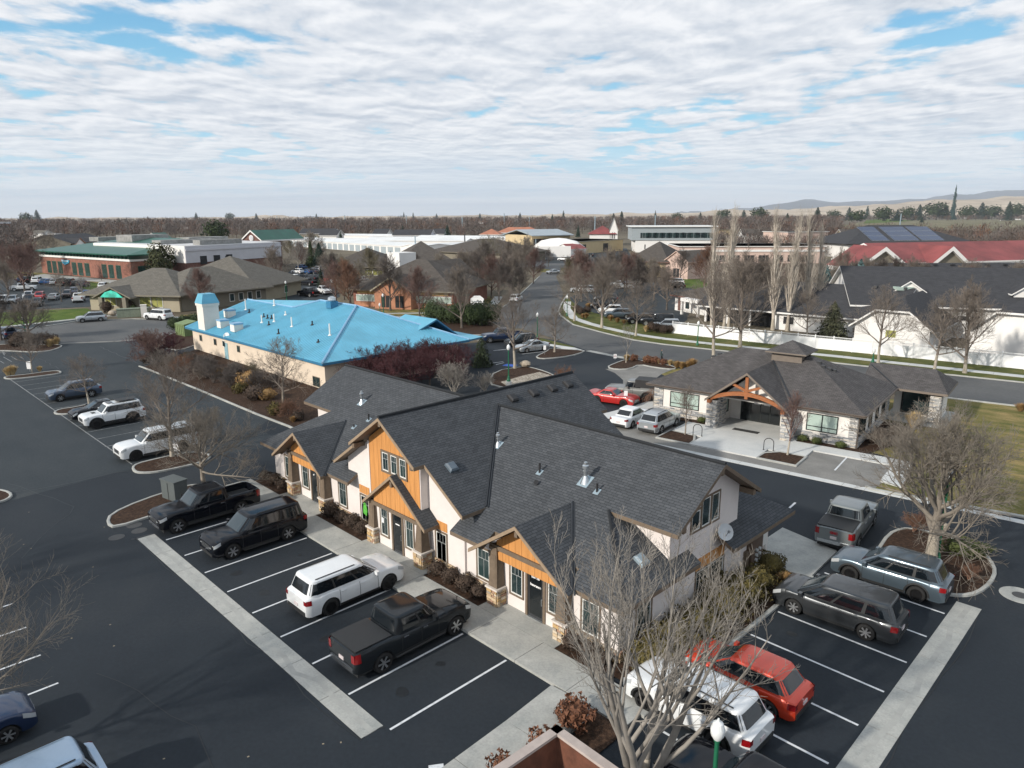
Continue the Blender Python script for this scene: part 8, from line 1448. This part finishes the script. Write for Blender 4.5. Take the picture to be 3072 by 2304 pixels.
# ================================================================== walking person
x, y = G(1983, 1091); PV = [(0, 0, .92), (0, 0, 1.12), (0, 0.0, 1.38), (0, 0, 1.50), (.03, 0, 1.58), (.04, 0, 1.68), (.02, .10, .88), (.16, .11, .50), (.02, .11, .07), (.14, .12, .04), (.02, -.10, .88), (.06, -.11, .49), (-.26, -.11, .12), (-.18, -.12, .05), (0, .20, 1.40), (-.08, .25, 1.12), (.06, .24, .90), (0, -.20, 1.40), (.08, -.25, 1.13), (.24, -.22, .95)]
PE = [(0, 1), (1, 2), (2, 3), (3, 4), (4, 5), (0, 6), (6, 7), (7, 8), (8, 9), (0, 10), (10, 11), (11, 12), (12, 13), (2, 14), (14, 15), (15, 16), (2, 17), (17, 18), (18, 19)]; PR = [.15, .15, .17, .065, .085, .09, .10, .075, .05, .045, .10, .075, .05, .045, .08, .06, .045, .08, .06, .045]
me = bpy.data.meshes.new('person'); me.from_pydata(PV, PE, []); po = bpy.data.objects.new('tmp_person', me); COL.objects.link(po); md = po.modifiers.new('skin', 'SKIN'); 
for i, sv in enumerate(me.skin_vertices[0].data): sv.radius = (PR[i], PR[i]); sv.use_root = (i == 0)
po.modifiers.new('sub', 'SUBSURF').levels = 2; dg = bpy.context.evaluated_depsgraph_get(); m2 = bpy.data.meshes.new_from_object(po.evaluated_get(dg)); bpy.data.objects.remove(po); m2.materials.clear()
for m in (mat('trousers_black', (.012, .012, .014), .9), mat('jacket_teal', (.03, .055, .055), .9), mat('skin', (.42, .27, .20), .6), mat('hair_brown', (.09, .06, .04), .8)): m2.materials.append(m)
for p in m2.polygons: z = p.center.z; p.material_index = 0 if z < .86 and abs(p.center.y) < .19 else 1 if z < 1.5 else 3 if (z > 1.66 or p.center.x < .01) else 2; p.use_smooth = True
for p in m2.polygons:
    if p.center.z < .96 and abs(p.center.y) > .19: p.material_index = 2
o = bpy.data.objects.new('person', m2); COL.objects.link(o); o.location = (x, y, .12); o.rotation_euler = (0, 0, R_(35)); tag(o, 'person in dark teal jacket and black trousers walking along the street', 'person')
bb = MB(); bb.box(.10, .165, -.06, .06, .95, 1.36); bb.build('shirt', LETM, o, world=False)
# ================================================================== far woodland, hills, air
R8 = random.Random(77)
def lowtree(R):
    """one far leafless tree of unit height: fan of thin blades round a stem"""
    v = []; f = []; wd = R.uniform(.30, .46); v += [(-.012, 0, 0), (.012, 0, 0), (0, 0, .6), (0, -.012, 0), (0, .012, 0)]; f += [(0, 1, 2), (3, 4, 2)]
    for _ in range(100):
        a = R.random()*6.283; z0 = R.uniform(.16, .74); u = R.random(); el = R.uniform(.15, 1.35); l = R.uniform(.10, .26); r0 = R.random()**.7*wd*math.sin(min(1, (z0-.05)/.5)*1.57)*(1.15-z0*.7); p = Vector((r0*math.cos(a), r0*math.sin(a), z0)); a2 = a+R.uniform(-.6, .6); q = p+Vector((math.cos(a2)*math.cos(el), math.sin(a2)*math.cos(el), math.sin(el)))*l; s = Vector((-math.sin(a2), math.cos(a2), R.uniform(-.5, .5)))*.0115; k = len(v); v += [tuple(p-s), tuple(p+s), tuple(q)]; f.append((k, k+1, k+2))
    return np.array(v), f
LT = [lowtree(R8) for _ in range(6)]
def allowed(px, py):
    if px < 100: return py < 765
    if px < 870: return py < 716
    if px < 1540: return py < 719
    if px < 1880: return py < 702
    if px < 2140: return py < 698
    if px < 2520: return py < 772
    return py < 664 or 716 < py < 812
WM = [mat('far_twigs_%d' % i, c, .95, var=.25, scale=.05) for i, c in enumerate(((.105, .083, .072), (.13, .105, .09), (.088, .070, .064), (.15, .095, .075), (.155, .135, .12), (.17, .085, .05)))]
vv = []; ff = []; mm = []; nb = 0
for i in range(9000):
    px = R8.uniform(-120, 3190); py = 655+115*R8.random()**1.7
    if not allowed(px, py): continue
    if px > 2520 and 716 < py and R8.random() < .35: continue
    x, y = G(px, py); d = math.hypot(x, y); h = R8.uniform(7, 14)*(.8 if d < 450 else 1+min(.75, (d-450)/900)); a, fs = LT[i % 6]; th = R8.random()*6.283; c, s = math.cos(th), math.sin(th); wdt = h*R8.uniform(.85, 1.3)
    vv.append(np.stack([x+(a[:, 0]*c-a[:, 1]*s)*wdt, y+(a[:, 0]*s+a[:, 1]*c)*wdt, a[:, 2]*h], 1)); ff.append(np.array(fs)+nb); nb += len(a); mm.append(np.full(len(fs), R8.choices(range(6), (5, 4, 4, 3, 2, 1))[0]))
V_ = np.concatenate(vv); F_ = np.concatenate(ff); M_ = np.concatenate(mm); me = bpy.data.meshes.new('far_woodland'); me.vertices.add(len(V_)); me.vertices.foreach_set('co', V_.ravel()); me.loops.add(F_.size); me.loops.foreach_set('vertex_index', F_.ravel().astype(np.int32)); me.polygons.add(len(F_)); me.polygons.foreach_set('loop_start', np.arange(0, F_.size, 3, dtype=np.int32)); 
for m in WM: me.materials.append(m)
me.polygons.foreach_set('material_index', M_.astype(np.int32)); me.update(calc_edges=True); o = bpy.data.objects.new('far_woodland', me); COL.objects.link(o); tag(o, 'distant belt of bare brown trees reaching to the horizon', 'woodland', None, 'stuff')
ZC = {}
# dark evergreens one can tell apart on the skyline
for i, (px, pb, pt, w_) in enumerate(((114, 668, 630, 1.3), (80, 672, 640, 1.2), (361, 690, 654, 1), (650, 730, 664, 1.15), (410, 706, 684, 1.6), (1023, 735, 695, 1), (1343, 728, 676, 1.1), (1209, 708, 677, 1), (1134, 690, 668, 1), (1155, 690, 670, 1), (1172, 692, 675, 1), (1188, 692, 671, 1), (1657, 676, 643, .9), (1690, 668, 632, .7), (1734, 712, 676, .7), (1864, 676, 634, 1.1), (1840, 672, 640, 1.2), (1222, 690, 676, 1), (1212, 658, 636, .7), (1240, 660, 638, .8), (1965, 670, 632, .6), (2030, 668, 640, 1.3), (2100, 668, 638, 1.3), (2170, 664, 630, 1.4), (2230, 664, 630, 1.4), (2275, 668, 625, 1.3), (2450, 668, 622, 1.3), (2500, 662, 632, 1.5), (2545, 662, 622, 1.3), (2571, 668, 632, 1.5), (2600, 658, 618, .9), (2648, 664, 623, 1.5), (2690, 664, 628, 1.5), (2722, 662, 622, 1.3), (2755, 662, 614, 1.3), (2808, 660, 609, 1.6), (2838, 658, 622, 1.2), (2900, 660, 620, 1.4), (2942, 658, 608, 1.5), (2975, 658, 618, 1.5), (3022, 662, 605, 1.0), (3048, 658, 612, 1.2), (2765, 668, 650, 1.1), (2360, 680, 640, 1.1), (770, 664, 640, 1.2), (690, 662, 640, 1.3), (590, 664, 638, 1.2), (950, 660, 641, 1.1), (1440, 662, 640, 1.2), (1560, 662, 638, 1.1), (1310, 660, 641, 1.2))):
    x, y = G(px, pb); key = 'far_round' if w_ > 1.12 and i % 2 else 'far_conifer'; H = hgt(px, pt, x, y); s = H/(12 if key == 'far_conifer' else 9.6)
    zn = [w_2 for lim, w_2 in ((300, 'near the west edge'), (560, 'above the green roof'), (860, 'above the white store'), (1180, 'above the storage roofs'), (1450, 'above the blue gabled houses'), (1700, 'above the workshop'), (1900, 'above the red hip roof'), (2130, 'above the grey office'), (2300, 'behind the first poplars'), (2520, 'behind the second poplars'), (2660, 'above the solar roof'), (2790, 'at the sage field edge'), (2860, 'just west of the tall mast'), (3100, 'east of the tall mast')) if px < lim][0]; ZC[zn] = ZC.get(zn, 0)+1
    plant(key, x, y, '%s %s dark evergreen %s' % (ORD[ZC[zn]-1], 'rounded' if key == 'far_round' else 'pointed', zn), name='evergreen_tree', sc=(s*w_, s*w_, s), rz=i, group='dark evergreens on the skyline')
x, y = G(2856, 662); H = hgt(2856, 557, x, y); t = plant('far_conifer', x, y, 'very tall narrow mast disguised as a tree above the skyline', 'mast', 'tree_mast', 0, (H/12*.30, H/12*.30, H/12), None, 0, [BARKD, mat('leaf_mast', (.035, .07, .065), .9, var=.3)])
# sage field on the rise at the east and golf green
sheet('sage_field', PP([(2500, 706), (2700, 690), (3300, 700), (3300, 661), (2900, 658), (2600, 664), (2500, 680)]), .2, multi('sage', [(.35, (.085, .08, .045)), (.5, (.16, .145, .085)), (.65, (.25, .225, .15))], .03, .95, 9, .3, .35, .6, 2, .2)); sheet('golf_green', PP([(2590, 671), (2700, 666), (2740, 662), (2660, 657), (2600, 660)]), .4, LAWNG)
def ridge(name, dist, prof, m, seed, depth):
    """a range of hills: prof gives (px, row of the crest); several rows of relief behind a foot"""
    R = random.Random(seed); v = []; f = []; n = 150; rows = 7; xs = [p[0] for p in prof]; ys = [p[1] for p in prof]
    ph = [(R.uniform(.01, .06), R.random()*6.28) for _ in range(7)]
    for j in range(rows):
        t = j/(rows-1); d = dist+depth*(t-1)
        for i in range(n+1):
            px = -400+3900*i/n; cr = np.interp(px, xs, ys)+sum(math.sin(px*a+b_+j*1.7)*1.6 for a, b_ in ph)*(.45+.5*t); hh = (647-cr)/CF*dist; dr = _ray(px, 640); u = np.array([dr[0], dr[1]])/dr.dot(_f); v.append((u[0]*d, u[1]*d, max(-1, hh*math.sin(t*1.5708)**1.3) if j else -1))
    for j in range(rows-1):
        for i in range(n): a = j*(n+1)+i; f.append((a, a+1, a+n+2, a+n+1))
    o = raw(name, v, f, m, None, None, True); o['kind'] = 'structure'; return o
HILL = multi('hill_grass', [(.3, (.33, .26, .185)), (.5, (.44, .36, .27)), (.7, (.52, .45, .35))], .0012, .95, 9, .006, .2, 0, 1, .1)
ridge('hills', 7000, [(-400, 642), (300, 641.5), (1000, 641), (1500, 640), (2000, 636), (2200, 628), (2400, 624), (2550, 617), (2750, 606), (2900, 597), (3072, 592), (3500, 585)], HILL, 3, 2600)
ridge('mountains', 16000, [(-400, 646), (2000, 645), (2280, 620), (2340, 610), (2420, 598), (2500, 608), (2700, 604), (2850, 590), (3000, 577), (3072, 573), (3500, 570)], mat('mountain_rock', (.12, .13, .14), .95, var=.2, scale=.001), 5, 5000)
hz_ = MB(); hz_.box(-25500, 12000, -12000, 25500, -1.0, 640); ho = hz_.build('haze', mat('haze_air', (.8, .8, .8)), None); ho['kind'] = 'stuff'
m = ho.data.materials[0]; nt_ = m.node_tree
for n_ in list(nt_.nodes):
    if n_.type != 'OUTPUT_MATERIAL': nt_.nodes.remove(n_)
pv = nt_.nodes.new('ShaderNodeVolumePrincipled'); pv.inputs['Color'].default_value = (.80, .88, 1.0, 1); pv.inputs['Density'].default_value = .00004; pv.inputs['Anisotropy'].default_value = 0; nt_.links.new(pv.outputs[0], [n_ for n_ in nt_.nodes if n_.type == 'OUTPUT_MATERIAL'][0].inputs['Volume'])
